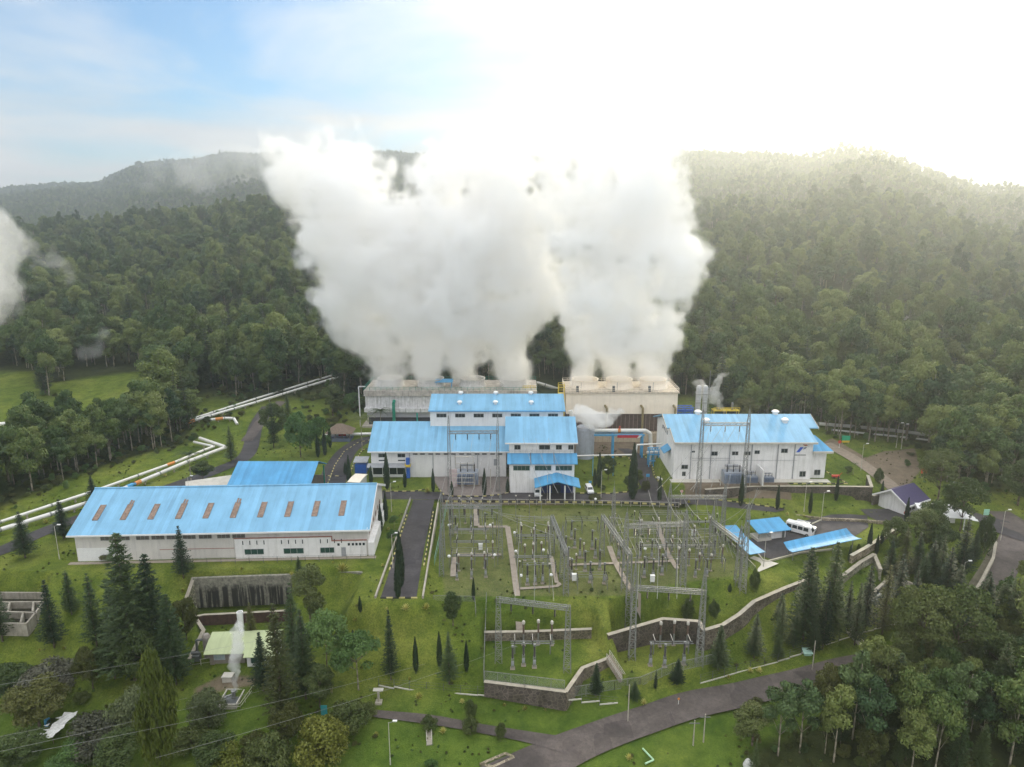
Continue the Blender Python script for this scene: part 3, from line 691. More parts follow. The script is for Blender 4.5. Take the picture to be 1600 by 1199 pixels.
# office block in front right (x 40..58, y -10..)
ox, oy = 40.2, -10.4
mb = MB(); gable_walls(mb, ox, ox+17.8, oy, oy+18.4, -.3, 14.3, 18.6, oy+9); mb.build('office_wall', PLASTER, B)
mb = gable_roof(ox-1.1, ox+18.8, oy-.9, oy+19, 14.25, 18.95, oy+8.8); mb.build('office_roof', ROOF, B)
mb = MB(); mb.box(ox-1.1,oy-1.04,13.9,ox+18.8,oy-.9,14.25); mb.build('gutter', TRIM, B)
# lower front block with its strip roof
fy = oy-1.6
mb = MB(); mb.box(ox+.3,fy,-.3,ox+17.9,oy+.02,9.0); mb.build('front_wall', PLASTER, B)
mb = MB(); mb.slab([(ox-.5,fy-.9,8.8),(ox+18.7,fy-.9,8.8),(ox+18.7,oy-.02,11.0),(ox-.5,oy-.02,11.0)], .2); mb.build('strip_roof', ROOFD, B)
for k in range(1,3): mb = MB(); mb.bar((ox-.5+k*6.4,fy-.9,8.86),(ox-.5+k*6.4,oy-.02,11.06), .2); mb.build('roof_joint', STEELD, B)
mb = MB(); rail(mb, (ox,oy-.4,11.1), (ox+18.4,oy-.4,11.1), .9, 12, .06); mb.build('railing', GREYP, B)
for a, b in ((1.5,3.1),(8.3,11.2),(12.9,14.4),(16.3,17.6)): window(B, ox+a, ox+b, 12.1, 13.3, oy, GLASS)
for a in (1.2,7.1,12.8): window(B, ox+a, ox+a+4.4, 6.6, 7.9, fy, GLASSG, mull=3)
# entrance canopy: shallow gable, blue, on four posts
cx, cy = ox+13.0, fy-4.6
mb = MB()
mb.slab([(cx-6.1,cy-1.3,3.9),(cx,cy-1.3,5.6),(cx,fy-.03,6.0),(cx-6.1,fy-.03,4.3)], .25)
mb.slab([(cx,cy-1.3,5.6),(cx+6.1,cy-1.3,3.9),(cx+6.1,fy-.03,4.3),(cx,fy-.03,6.0)], .25)
mb.build('portico_roof', ROOFY, B)
for dx in (-4.6,-2.0,2.0,4.6):
    mb = MB(); mb.bar((cx+dx,cy-.6,-.2),(cx+dx,cy-.6,4.1), .35); mb.build('portico_column', TRIM, B)
mb = MB(); mb.box(cx-4.6,fy-.12,-.2,cx+4.6,fy,3.0); mb.build('entrance_glass', plain('blue_glass', (.02,.04,.16), .2), B)
mb = MB(); mb.box(cx-1.2,fy-.2,-.2,cx+1.2,fy-.12,2.4); mb.build('door', GLASS, B)

# --- unit 2
B2 = thing('power_house', 'white power house on the stone terrace, with a blue emblem on its wall', 'building', (44.9,186.6,3))
wx = 40.2
mb = MB(); gable_walls(mb, 0, 38.2, 0, 24, -.3, 11.0, 15.0, 12); mb.build('wall', PLASTER, B2)
mb = MB(); mb.box(38.2,1,-.3,42.6,20,8.2); mb.build('end_wall', PLASTER, B2)
def zr(y): return 11.1+(y+1)*(4.4/13)
mb = MB()
mb.slab([(-.3,-1,11.1),(38.9,-1,11.1),(38.9,5.5,zr(5.5)),(-.3,5.5,zr(5.5))], .3)
mb.slab([(-1.2,5.5,zr(5.5)),(41.6,5.5,zr(5.5)),(41.6,12,zr(12)),(-1.2,12,zr(12))], .3)
mb.slab([(-1.2,12,zr(12)),(41.6,12,zr(12)),(41.6,25,11.1),(-1.2,25,11.1)], .3)
r2 = mb.build('roof', ROOF, B2)
mb = MB(); mb.box(-.45,-1.15,10.55,39.0,-1.0,11.1); mb.box(38.9,-1.0,10.7,39.0,5.4,11.1)
mb.slab([(-1.35,5.4,zr(5.4)+.1),(-1.21,5.4,zr(5.4)+.1),(-1.21,12,zr(12)+.1),(-1.35,12,zr(12)+.1)], .55); mb.slab([(-.45,-1,11.2),(-.31,-1,11.2),(-.31,5.39,zr(5.39)+.1),(-.45,5.39,zr(5.39)+.1)], .5)
mb.slab([(41.61,5.4,zr(5.4)+.1),(41.75,5.4,zr(5.4)+.1),(41.75,12,zr(12)+.1),(41.61,12,zr(12)+.1)], .55)
mb.build('fascia', CONCL, B2)
mb = MB(); mb.slab([(38.25,-.4,8.3),(43.8,-.4,8.3),(41.0,6,11.0),(38.25,6,11.0)], .25); mb.build('porch_roof', ROOFY, B2)
mb = MB(); mb.box(38.25,-.55,7.7,43.8,-.4,8.3); mb.build('porch_fascia', CONCL, B2)
mb = MB(); mb.slab([(-2.0,4,6.2),(-.02,4,7.6),(-.02,9,7.6),(-2.0,9,6.2)], .15); mb.build('side_awning', ROOFY, B2)
for a, b, c, d in ((2.2,3.9,3.1,4.2),(2.5,3.4,1.0,2.2),(4.8,5.6,7.9,8.3),(10.2,11.9,7.0,8.1),(16.0,17.6,7.1,8.1),(19.4,21.0,7.1,8.1),(29.5,31.2,7.8,8.9),(22.2,23.5,7.5,8.4)):
    window(B2, a, b, c, d, 0)
window(B2, 39.7, 41.3, .9, 2.4, 1.0); window(B2, 35.2, 36.8, .8, 2.3, 0)
for x0, x1, z0, z1 in ((14.0-8,14.0-7,12.6,13.4),): pass
for k in range(4):
    mb = MB(); y = 8.2-1.9*k+2; mb.box(-.06,y+5,10.0,.03,y+5.9,11.1); mb.build('side_window', GLASS, B2)
mb = MB()
for x in (4.6,10.1,15.3,21.4,28.6,33.2): mb.bar((x,-.14,.2),(x,-.14,10.5), .2); mb.bar((x,-.14,10.2),(x+.5,-.5,10.7), .2)
mb.bar((5,-.1,6.2),(15.6,-.1,6.2), .09); mb.bar((5,-.1,5.6),(34,-.1,5.6), .07); mb.build('pipework', GREYP, B2)
for x, y in ((10.5,8.2),(9.1,12.2),(33.0,8.2),(31.6,12.2)):
    mb = MB(); mb.lathe((x,y,zr(min(y,12))-.3), [(.75,0),(.75,.75),(1.05,.8),(1.1,1.05),(.7,1.35),(.001,1.4)], 14); mb.build('roof_vent', TRIM, r2)
for x in (31.3,33.9): pass
# emblem: slanted blue bar, red leaf-shaped pieces and a dark line of lettering below
mb = MB(); mb.slab([(34.0,-.06,8.0),(34.9,-.06,8.0),(35.9,-.06,9.7),(35.0,-.06,9.7)], .02)
def plate(mb, pts, y=-.06, t=.03):
    n = len(pts); mb.add([(p[0],y,p[1]) for p in pts]+[(p[0],y+t,p[1]) for p in pts], [tuple(range(n))[::-1]]+[tuple(range(n,2*n))]+[(k,(k+1)%n,n+(k+1)%n,n+k) for k in range(n)])
mb = MB(); plate(mb, [(33.6,7.9),(34.5,7.9),(35.6,9.4),(34.7,9.4)]); em = mb.build('emblem', plain('emblem_blue', (.02,.10,.55), .4), B2)
mb = MB(); plate(mb, [(35.4,8.7),(36.2,8.9),(36.5,9.5),(35.8,9.4)]); mb.build('emblem_leaf', plain('emblem_grey', (.25,.27,.32), .4), em)
mb = MB(); plate(mb, [(35.3,10.1),(35.9,9.7),(36.7,9.8),(36.1,10.5)]); mb.build('emblem_leaf', plain('emblem_brown', (.40,.12,.06), .4), em)
mb = MB(); plate(mb, [(33.2,7.0),(36.4,7.0),(36.4,7.22),(33.2,7.22)]); mb.build('emblem_line', STEELD, em)
mb = MB(); mb.box(-1,-2.5,-.3,43,-.02,.05); mb.build('apron', CONCL, B2)

# --- cooling towers
def stacks(par, n, x0, pitch, y, z, r, m):
    for k in range(n):
        mb = MB(); c = (x0+k*pitch, y, z)
        prof = [(r*1.12,0),(r*1.02,.8),(r*.97,1.6),(r,2.7),(r*1.03,2.8),(r*.93,2.75),(r*.9,1.6),(r*.98,.1)]
        mb.lathe(c, prof, 28); mb.build('fan_stack', m, par, smooth=False)
C1 = thing('cooling_tower', 'grey stained white cooling tower with green railing and four fan cells', 'cooling tower', (-52.6,247.5,0), R(-.4))
mb = MB(); mb.box(0,0,7.0,61,16,11.4); mb.build('casing', DIRTYW, C1)
mb = MB(); mb.box(-.6,-.7,11.4,61.6,16.7,13.4); mb.build('deck', plain('stained_deck', (.50,.46,.42), .9, var=.4, scale=.6, streak=.5), C1)
mb = MB(); mb.box(-.5,-1.4,5.6,61.5,17.2,7.0); mb.build('lower_band', DIRTYW, C1)
mb = MB(); mb.box(.2,-.2,3.4,60.8,16,5.6); mb.build('panel_band', plain('lilac_grey_panel', (.46,.45,.50), .7, var=.1), C1)
mb = MB(); mb.box(.6,.4,.6,60.4,15.6,3.4); mb.build('louvres', LOUV, C1)
mb = MB(); mb.box(-1.5,-2,-.4,62.5,18,.6); mb.build('basin', CONC, C1)
for k in range(17): x = k*61/16; mb = MB(); mb.box(x-.22,-.12,5.65,x+.22,.0,13.35); mb.build('rib', DIRTYW, C1)
for x in (10.2,31,46): 
    mb = MB(); mb.tube([(x,-1.9,.3),(x,-1.9,9.0),(x,-.2,9.6)], .55, 10); mb.build('riser_pipe', GREEN, C1)
for x in (18.5,39): mb = MB(); mb.tube([(x,-1.6,.3),(x,-1.6,5.4)], .28, 8); mb.build('drain_pipe', plain('turquoise_pipe', (.03,.36,.32), .5), C1)
mb = MB(); rail(mb, (-.5,-.6,13.4), (61.5,-.6,13.4), 1.3, 30, .09); rail(mb, (-.5,16.6,13.4), (61.5,16.6,13.4), 1.3, 30, .09); rail(mb, (-.5,-.6,13.4),(-.5,16.6,13.4),1.3,8,.09); mb.build('railing', GREEN, C1)
stacks(C1, 4, 7.6, 15.2, 8, 13.4, 4.6, plain('stack_grey', (.60,.59,.57), .6, streak=.3))
mb = MB(); mb.tube([(-2.2,-1,.2),(-2.2,-1,15.0),(.2,-1,15.0)], .22, 6); mb.build('vent_pipe', DIRTYW, C1)
mb = MB(); mb.slab([(24.5,3.5,15.6),(31,3.5,15.6),(31,6.5,16.2),(24.5,6.5,16.2)], .12); mb.bar((25,4,13.4),(25,4,15.6),.15); mb.bar((30.5,4,13.4),(30.5,4,15.6),.15); mb.bar((25,6,13.4),(25,6,16),.15); mb.bar((30.5,6,13.4),(30.5,6,16),.15); mb.build('deck_shelter', BLUEL, C1)
mb = MB(); rail(mb, (56.5,-1.0,14.4),(61,-1.0,14.4),1.0,5,.14); mb.build('hoist_frame', YEL, C1)
mb = MB(); mb.box(56,-2.4,9,62,-.75,9.2); rail(mb,(56,-2.4,9.2),(62,-2.4,9.2),1.1,4,.1); mb.tube([(62,-2.3,.5),(62,-2.3,12)],.15,6); mb.tube([(60.6,-2.3,.5),(60.6,-2.3,12)],.15,6); mb.build('stair_tower', STEEL, C1)

C2 = thing('cooling_tower', 'clean cream cooling tower with three fan cells', 'cooling tower', (18.2,230.6,0), 0)
mb = MB(); mb.box(0,0,9.4,37.4,15,16.6); mb.build('casing', CREAM, C2)
mb = MB(); mb.box(-.4,-.5,16.6,37.8,15.5,17.1); mb.build('deck', plain('cream_deck', (.60,.52,.42), .8, var=.3, streak=.4), C2)
mb = MB(); mb.box(.5,.8,3.2,36.9,14.2,9.4); mb.build('louvres', plain('brown_louvres', (.12,.085,.075), .8, var=.35, streak=.3), C2)
mb = MB()
for k in range(27): x = .6+k*36.2/26; mb.bar((x,.25,2.2),(x,.25,9.4), .16)
mb.build('frame', plain('louvre_post', (.26,.19,.16), .7), C2)
mb = MB(); mb.box(-1.5,-1.6,-.4,38.9,16,3.0); mb.build('basin', plain('basin_tan', (.52,.44,.33), .85, streak=.35), C2)
mb = MB(); rail(mb, (-.3,-.4,17.1),(37.7,-.4,17.1),1.2,22,.08); rail(mb, (-.3,15.4,17.1),(37.7,15.4,17.1),1.2,22,.08); rail(mb,(37.7,-.4,17.1),(37.7,15.4,17.1),1.2,8,.08); rail(mb,(-.3,-.4,17.1),(-.3,15.4,17.1),1.2,8,.08); mb.build('railing', CREAM, C2)
stacks(C2, 3, 7.0, 11.7, 7.5, 17.1, 4.5, CREAM)
for x in (13.6,25.7,36.6):
    mb = MB(); mb.tube([(x,-.9,3.0),(x,-.9,11.6),(x-.5,-.35,12.3),(x-.5,.1,12.3)], .38, 10); mb.build('riser_pipe', plain('olive_pipe', (.26,.21,.10), .6), C2)
for x in (.9+.0,13,25):
    mb = MB(); mb.box(x+2.4,-.3,17.1,x+3.2,.6,19.0); mb.bar((x+4,.2,17.1),(x+4,.2,20.3),.1); mb.build('fan_motor', STEELD, C2)
mb = MB()
for z in range(0,17,3): mb.box(-2.6,.4,z+.9,-.45,3.4,z+1.05)
for a in (-2.55,-.55):
    for b in (.45,3.35): mb.bar((a,b,0),(a,b,19.4),.16)
for z in (17.6,18.6,19.4): mb.bar((-2.55,.45,z),(-.55,.45,z),.12); mb.bar((-2.55,3.35,z),(-.55,3.35,z),.12)
mb.build('stair_tower', YEL, C2)

# --- gas removal stacks behind unit 2
t = thing('gas_vent_stack', 'pair of tall grey vent columns with ladders rising behind the power house', 'stack', (64.0,236,0))
for dx in (0,2.3): mb = MB(); mb.lathe((dx,0,-.3), [(.9,0),(.9,17.5),(.6,18.2),(.45,18.2)], 14); mb.build('column', plain('vent_grey', (.55,.56,.58), .5, streak=.2), t)
mb = MB()
for z in (6,9,12,15): mb.box(-1.4,-1.3,z,3.8,-1.0,z+.12); mb.bar((-1.4,-1.2,z+1),(3.8,-1.2,z+1),.07)
mb.bar((3.2,-1.2,0),(3.2,-1.2,23.5),.14); mb.bar((-1.3,-1.2,0),(-1.3,-1.2,16),.1); mb.build('platform', STEEL, t)
t = thing('pipe_rack', 'deep blue steel pipe frame beside the vent columns', 'pipe rack', (56.5,234,0))
mb = MB()
for x in (0,2.6,5.2):
    for y in (0,2.5): mb.bar((x,y,0),(x,y,10.8),.3)
for z in (6.5,8.6,10.7): 
    for y in (0,2.5): mb.bar((-.3,y,z),(5.6,y,z),.32)
mb.build('frame', BLUE, t)
mb = MB(); mb.tube([(-.8,1,9.5),(5.8,1,9.5)],.35,8); mb.tube([(-.8,1.8,7.5),(5.8,1.8,7.5)],.3,8); mb.build('pipe', BLUE, t)
t = thing('scrubber_platform', 'yellow and grey pipe platform right of the vent columns', 'platform', (69.5,236,0))
mb = MB(); rail(mb,(0,0,9),(9,0,9),1.1,6,.12); mb.box(0,0,8.8,9,3,9)
for x in (.2,4.5,8.8): mb.bar((x,.2,0),(x,.2,8.8),.2); mb.bar((x,2.8,0),(x,2.8,8.8),.2)
mb.build('deck', YEL, t)
mb = MB(); mb.lathe((2,1.5,9), [(.6,0),(.6,3),(.3,3.6)],12); mb.build('vessel', STEEL, t); mb = MB(); mb.lathe((6.8,1.5,9), [(.4,0),(.4,2.2),(.2,2.6)],12); mb.build('vessel', STEEL, t)

# --- muffler, pipe rack with banner between the halls
t = thing('grey_tank', 'grey silencer tank with a ladder beside the stepped power house', 'tank', (21.5,214,0))
mb = MB(); mb.lathe((1.6,0,-.2), [(2.9,0),(2.9,9.6),(2.6,10.2),(.6,10.3)], 24); mb.build('shell', plain('tank_grey', (.42,.45,.52), .5, streak=.25), t)
mb = MB()
for x in (-2.6,-1.9): mb.bar((x,-1.9,0),(x,-1.9,11.2),.09)
for k in range(22): mb.bar((-2.6,-1.9,.4+k*.5),(-1.9,-1.9,.4+k*.5),.06)
mb.build('ladder', STEEL, t)
t = thing('exhaust_pipe', 'white bent exhaust pipe blowing steam beside the stepped power house', 'pipe', (18.3,212,0))
mb = MB(); mb.tube([(0,0,0),(0,0,12.5),(.2,0,14.2),(-.2,0,15.8)], .7, 12); mb.build('riser', PIPEW, t)
PR = thing('pipe_rack', 'light blue pipe rack carrying a fat white pipe between the power houses', 'pipe rack', (22.6,213,0))
mb = MB()
for x in (1.0,9.2,18.4):
    mb.bar((x,0,-.2),(x,0,7.4),.55); mb.bar((x,2.4,-.2),(x,2.4,7.4),.4); mb.bar((x,0,7.2),(x,2.4,7.2),.35)
mb.bar((-2,0,7.5),(19,0,7.5),.5); mb.bar((-2,2.4,7.5),(19,2.4,7.5),.4); mb.build('frame', BLUEL, PR)
mb = MB(); mb.tube([(-2,1.2,8.6),(19.5,1.2,8.6),(21,1.2,7.6),(21.3,1.0,3.4),(21.9,-.6,2.2),(24,-2.6,1.6)], .62, 14); mb.build('main_pipe', PIPEW, PR)
mb = MB(); mb.tube([(10.7,1.2,8.6),(11.6,1.2,8.6)], .70, 14); mb.build('orange_band', PIPEO, PR)
mb = MB(); mb.box(11,.55,9.2,11.4,.95,10.2); mb.build('valve', RED, PR)
mb = MB(); plate(mb, [(10.4,6.7),(16.6,6.7),(17.2,7.6),(10.4,7.6)], y=-.42, t=.05); mb.build('banner', plain('red_banner', (.50,.02,.04), .7), PR)
mb = MB(); plate(mb, [(16.7,6.75),(17.4,6.75),(18.2,7.5),(17.4,7.5)], y=-.44, t=.05); mb.build('banner_end', TRIM, PR)
t = thing('thin_pipe', 'thin grey pipe on slim posts from office block over the road', 'pipe', (17.2,197,0))
mb = MB(); mb.tube([(0,0,6.2),(19.0,0,6.6),(19.2,0,9.6),(26.6,0,10.0)], .22, 8); mb.build('pipe', PIPEW, t)
for x in (6.5,12.5,19.1): mb = MB(); mb.bar((x,0,0),(x,0,6.5),.2); mb.build('post', BLUEL, t)
t = thing('valve_skid', 'blue valve skid with white pipes at the near end of the rack', 'skid', (41.6,204.5,0))
mb = MB()
for x in (0,1.4,2.8):
    for y in (0,2): mb.bar((x,y,0),(x,y,5.6),.25)
for z in (2,4,5.5): mb.bar((-.2,0,z),(3.2,0,z),.3); mb.bar((-.2,2,z),(3.2,2,z),.3)
mb.build('frame', BLUEL, t)
mb = MB(); mb.tube([(-.6,1,4.4),(3.4,1,4.4)],.4,8); mb.tube([(.6,1,.4),(.6,1,4.4)],.3,8); mb.tube([(2.2,1,.4),(2.2,1,4.4)],.3,8); mb.build('pipe', PIPEW, t)
t = thing('condensate_pump', 'low white pipe manifold lying on gravel by the power house corner', 'pump', (42.2,194,0), R(-60))
mb = MB(); mb.tube([(0,0,.7),(6,0,.7),(6.6,.6,.7),(6.6,2.2,.7)],.35,10); mb.tube([(0,1.4,.5),(5,1.4,.5)],.28,8)
for x in (.6,3,5.4): mb.bar((x,0,-.1),(x,0,.6),.3)
mb.build('manifold', PIPEW, t)
t = thing('blue_container', 'blue generator container under a little roof left of the stepped power house', 'container', (-46.6,199,0))
mb = MB(); mb.box(0,0,0,3.4,3,2.8); mb.build('box', BLUE, t)
mb = MB(); mb.slab([(-.4,-.4,3.6),(3.8,-.4,3.6),(3.8,3.4,4.2),(-.4,3.4,4.2)],.12); mb.build('roof', GREYP, t)
mb = MB()
for x in (-.2,3.6): mb.bar((x,-.2,0),(x,-.2,3.6),.12)
mb.build('post', STEEL, t)
t = thing('container_shed', 'white boxy shed beside the curving back road', 'shed', (-45.5,185.6,0), R(-8))
mb = MB(); mb.box(0,0,-.1,3.2,6.0,2.5); mb.build('wall', TRIM, t)
mb = MB(); mb.slab([(-.2,-.3,2.7),(3.4,-.3,2.7),(3.4,3,2.9),(-.2,3,2.9)],.1); mb.slab([(-.2,3,2.9),(3.4,3,2.9),(3.4,6.3,2.7),(-.2,6.3,2.7)],.1); mb.build('roof', CREAM, t)
mb = MB(); mb.box(1.0,-.05,0,2.2,.0,2.0); mb.build('door', GREYP, t)
# --- gazebo
t = thing('gazebo', 'open brown-tiled gazebo on the lawn behind the curving road', 'gazebo', (-58.5,232,h1(-58.5,232)))
mb = MB(); mb.add([(-4.6,-3.4,2.9),(4.6,-3.4,2.9),(4.6,3.4,2.9),(-4.6,3.4,2.9),(-1,0,5.6),(1,0,5.6)],[(0,1,5,4),(1,2,5),(2,3,4,5),(3,0,4),(3,2,1,0)]); mb.build('roof', THATCH, t)
for x in (-3.6,-1.2,1.2,3.6):
    for y in (-2.7,2.7): mb = MB(); mb.bar((x,y,-.3),(x,y,2.95),.22); mb.build('post', TRUNK, t)
mb = MB(); mb.box(-3.8,-2.9,-.6,3.8,2.9,.25); mb.box(-3.7,-2.85,.25,3.7,-2.7,1.2); mb.build('base', plain('blue_grey_base', (.12,.15,.22), .8), t)

# --- green-roofed cottage with white chimney
t = thing('green_cottage', 'small cottage with pale green curved roof on the lower lawn', 'house', (-57.8,119.8,-8.8), R(3))
mb = MB(); mb.box(0,0,-.2,6.6,4.4,2.5); mb.build('wall', plain('grey_brown_render', (.22,.19,.16), .8), t)
mb = MB(); mb.box(7.4,-1.2,-.2,12.4,4.4,2.5); mb.build('porch_wall', PLASTER, t)
def barrel(mb, x0, x1, ya, yb, za, zb, n=6, t=.12):
    for k in range(n):
        a = k/n; b = (k+1)/n
        zz = lambda s: za+(zb-za)*math.sin(s*math.pi/2)
        mb.slab([(x0,ya+(yb-ya)*a,zz(a)),(x1,ya+(yb-ya)*a,zz(a)),(x1,ya+(yb-ya)*b,zz(b)),(x0,ya+(yb-ya)*b,zz(b))], t)
mb = MB(); barrel(mb,-.7,7.0,-.8,4.4,2.6,4.1); barrel(mb,7.02,13.0,-2.0,4.4,2.5,4.15); mb.build('roof', PALEG, t)
window(t, .9, 2.9, .9, 2.0, 0, plain('sky_glass', (.35,.42,.45), .15), mull=2); window(t, 8.2, 10.6, .8, 2.0, -1.2, GLASSG)
mb = MB(); mb.box(4.2,-.05,-.1,5.2,.0,2.0); mb.build('door', THATCH, t)
t = thing('chimney_flue', 'white flared flue rising behind the green cottage roof', 'chimney', (-53.2,124.6,-8.8))
mb = MB(); mb.lathe((0,0,-.2), [(.42,0),(.42,4.6),(.52,5.2),(.62,8.4),(.48,8.4),(.4,5.4)], 16); mb.build('flue', TRIM, t)
t = thing('separator_vessel', 'rusty grey steel vessel with pipes left of the green cottage', 'vessel', (-59.3,122.6,-8.8))
mb = MB(); mb.lathe((0,0,-.1), [(.75,0),(.75,4.2),(.5,4.7),(.1,4.8)], 16); mb.build('drum', plain('rusty_drum', (.30,.27,.24), .6, var=.3, streak=.4), t)
mb = MB(); mb.tube([(-1.8,-.5,0),(-1.8,-.5,3.6),(-.5,-.2,3.6)],.22,8); mb.tube([(-1.2,-1.2,0),(-1.2,-1.2,1.4),(-2.6,-1.4,1.4)],.3,8); mb.box(-2.3,-2,-.1,-.9,-.9,1.1); mb.build('pipework', STEELD, t)
# --- wellhead pit
wl = U(362,1092,-10.9); wl.z = h1(wl.x, wl.y)
t = thing('well_pit', 'fenced concrete well pit where the thin steam jet starts', 'pit', wl)
mb = MB(); 
for a in ((-1.6,-2.2,1.6,-2.0),(-1.6,2.0,1.6,2.2),(-1.7,-2.2,-1.5,2.2),(1.5,-2.2,1.7,2.2)): mb.box(a[0],a[1],-.5,a[2],a[3],.5)
mb.build('rim', CONCL, t)
mb = MB(); mb.box(-1.5,-2.0,-.4,1.5,2.0,.12); mb.build('floor', STEELD, t)
mb = MB(); mb.lathe((.4,.2,.1), [(.3,0),(.3,1.2),(.5,1.25),(.5,1.5),(.2,1.6)],10); mb.tube([(.4,.2,.9),(-.8,-.6,.9),(-.8,-1.8,.6)],.18,8); mb.build('wellhead', STEEL, t)
t2 = thing('pit_fence', 'thin pipe fence around the right of the well pit', 'fence', (wl.x+1.4,wl.y,wl.z))
mb = MB(); rail(mb,(1.2,-2.6,-.2),(1.8,2.6,-.2),1.3,3,.06); rail(mb,(-3.4,-2.7,-.2),(1.2,-2.6,-.2),1.2,3,.06); mb.build('rail', CONCL, t2)
t = thing('pump_box', 'small pale concrete box just behind the steam jet', 'box', G(357,1062))
mb = MB(); mb.box(-.9,-.7,-.2,.9,.7,.9); mb.box(-1,-.8,.9,1,.8,1.02); mb.build('body', CONCL, t)

# --- guard house
t = thing('guard_house', 'guard house with a dark purple tiled roof beside the entrance road', 'house', U(1411,791,.9)+Vector((1.0,.6,-2.9)), R(30))
mb = MB(); gable_walls(mb,0,8,0,7.4,-.2,3.4,5.8,3.7); mb.build('wall', PLASTER, t)
mb = gable_roof(-1.2,9.0,-1.2,8.6,3.2,6.2,3.7); mb.build('roof', NAVY, t)
mb = MB(); mb.box(-1.2,-1.35,2.75,9.0,-1.2,3.2); mb.slab([(-1.35,-1.2,3.3),(-1.2,-1.2,3.3),(-1.2,3.7,6.3),(-1.35,3.7,6.3)],.45); mb.slab([(-1.35,3.7,6.3),(-1.2,3.7,6.3),(-1.2,8.6,3.3),(-1.35,8.6,3.3)],.45); mb.build('fascia', TRIM, t)
for x in (1.0,3.2): window(t, x, x+1.6, .9, 2.3, 0)
mb = MB(); mb.box(6.6,-.05,-.1,7.6,.0,2.2); mb.build('door', THATCH, t)
t = thing('white_canopy', 'row of white slatted canopies in front of the guard house', 'canopy', (104.3,166.2,-2), R(-8))
for k in range(3):
    mb = MB(); y = k*2.6; mb.slab([(0,y,2.9),(9.5,y,2.9),(9.5,y+2.2,3.5),(0,y+2.2,3.5)],.12); mb.build('slat_roof', TRIM, t)
for k in range(5): mb = MB(); mb.slab([(9.8,.2+k*1.4,2.6),(12.4,.2+k*1.4,2.3),(12.4,1.0+k*1.4,2.5),(9.8,1.0+k*1.4,2.8)],.1); mb.build('louvre', TRIM, t)
for x in (.3,4.7,9.2):
    for y in (.3,7.0): mb = MB(); mb.bar((x,y,-.3),(x,y,3.0),.22); mb.build('post', TRIM, t)
mb = MB(); mb.box(1,3.6,-.3,8.6,7,2.4); mb.build('booth', PLASTER, t)

# --- car park roofs
def carport(name, label, c, post_rows, rise=.5):
    """c: four roof corners front-left, front-right, back-right, back-left; roof sags between ridge lines"""
    o = Vector(c[0]); t = thing(name, label, 'carport', (o.x,o.y,-2))
    q = [Vector(p)-Vector((o.x,o.y,-2)) for p in c]
    mb = MB(); n = 6; zz = [2.7,2.45,2.35,2.4,2.6,3.0,3.4]
    for k in range(n):
        a, b = k/n, (k+1)/n
        L0 = q[0].lerp(q[3],a); L1 = q[0].lerp(q[3],b); R0 = q[1].lerp(q[2],a); R1 = q[1].lerp(q[2],b)
        mb.slab([(L0.x,L0.y,zz[k]),(R0.x,R0.y,zz[k]),(R1.x,R1.y,zz[k+1]),(L1.x,L1.y,zz[k+1])],.1)
    mb.build('roof', ROOFY, t)
    for s in post_rows:
        for e in (.33,.8):
            p = (q[0].lerp(q[1],s)).lerp(q[3].lerp(q[2],s),e); mb = MB(); mb.bar((p.x,p.y,-.4),(p.x,p.y,2.4),.16); mb.build('post', STEEL, t)
    return t
z = .8
carport('carport', 'narrow blue carport running away along the switchyard fence', [U(1172,866,z),U(1197,862,z),U(1150,824,z),U(1130,825,z)], (.1,.9))
carport('carport', 'wide blue carport nearest the camera in the car park', [U(1240,862,z),U(1347,841,z),U(1322,829,z),U(1224,851,z)], (.05,.35,.65,.95))
t = thing('driver_room', 'small white room with blue mono-pitch roof beside the parked minibus', 'shed', (60.4,158.6,-2), R(14))
mb = MB(); mb.box(2.6,0,-.2,6.6,3.6,2.5); mb.build('wall', PLASTER, t)
mb = MB(); mb.slab([(-1.6,-1.0,2.5),(7.4,-1.0,2.5),(7.4,4.2,3.6),(-1.6,4.2,3.6)],.15); mb.build('roof', ROOFY, t)
mb = MB(); mb.box(5.6,-.06,-.1,6.3,0,2.0); mb.build('door', STEELD, t)
mb = MB(); mb.bar((-1,-.4,-.2),(-1,-.4,2.6),.14); mb.bar((1,-.4,-.2),(1,-.4,2.7),.14); mb.build('post', STEEL, t)
mb = MB(); mb.box(-1.4,-.6,-.2,2.4,2.8,.8); mb.box(-2.4,-1.4,-.3,7.2,-.61,.02); mb.build('step', CONCL, t)
# ------------------------------------------------------------------ switchyard steelwork
def lattice(mb, p, q, w0, w1, n, leg=.13, br=.075, d0=None, d1=None):
    p = Vector(p); q = Vector(q); ax = (q-p).normalized()
    s = Vector((1,0,0)) if abs(ax.z) > .8 else Vector((0,0,1)); s = (s-ax*s.dot(ax)).normalized(); r = ax.cross(s)
    d0 = d0 or w0; d1 = d1 or w1
    def c(t, i):
        w = (w0+(w1-w0)*t)/2; d = (d0+(d1-d0)*t)/2; a, b = ((-1,-1),(1,-1),(1,1),(-1,1))[i]
        return p.lerp(q, t)+s*w*a+r*d*b
    for i in range(4): mb.bar(c(0,i), c(1,i), leg)
    for k in range(n):
        a, b = k/n, (k+1)/n
        for i in range(4):
            j = (i+1) % 4
            mb.bar(c(a,i), c(b,j), br) if (k+i) % 2 else mb.bar(c(a,j), c(b,i), br)
            mb.bar(c(b,i), c(b,j), br)
GREYST = plain('old_galvanised_steel', (.235,.24,.23), .6, metal=.2, var=.25, scale=2)
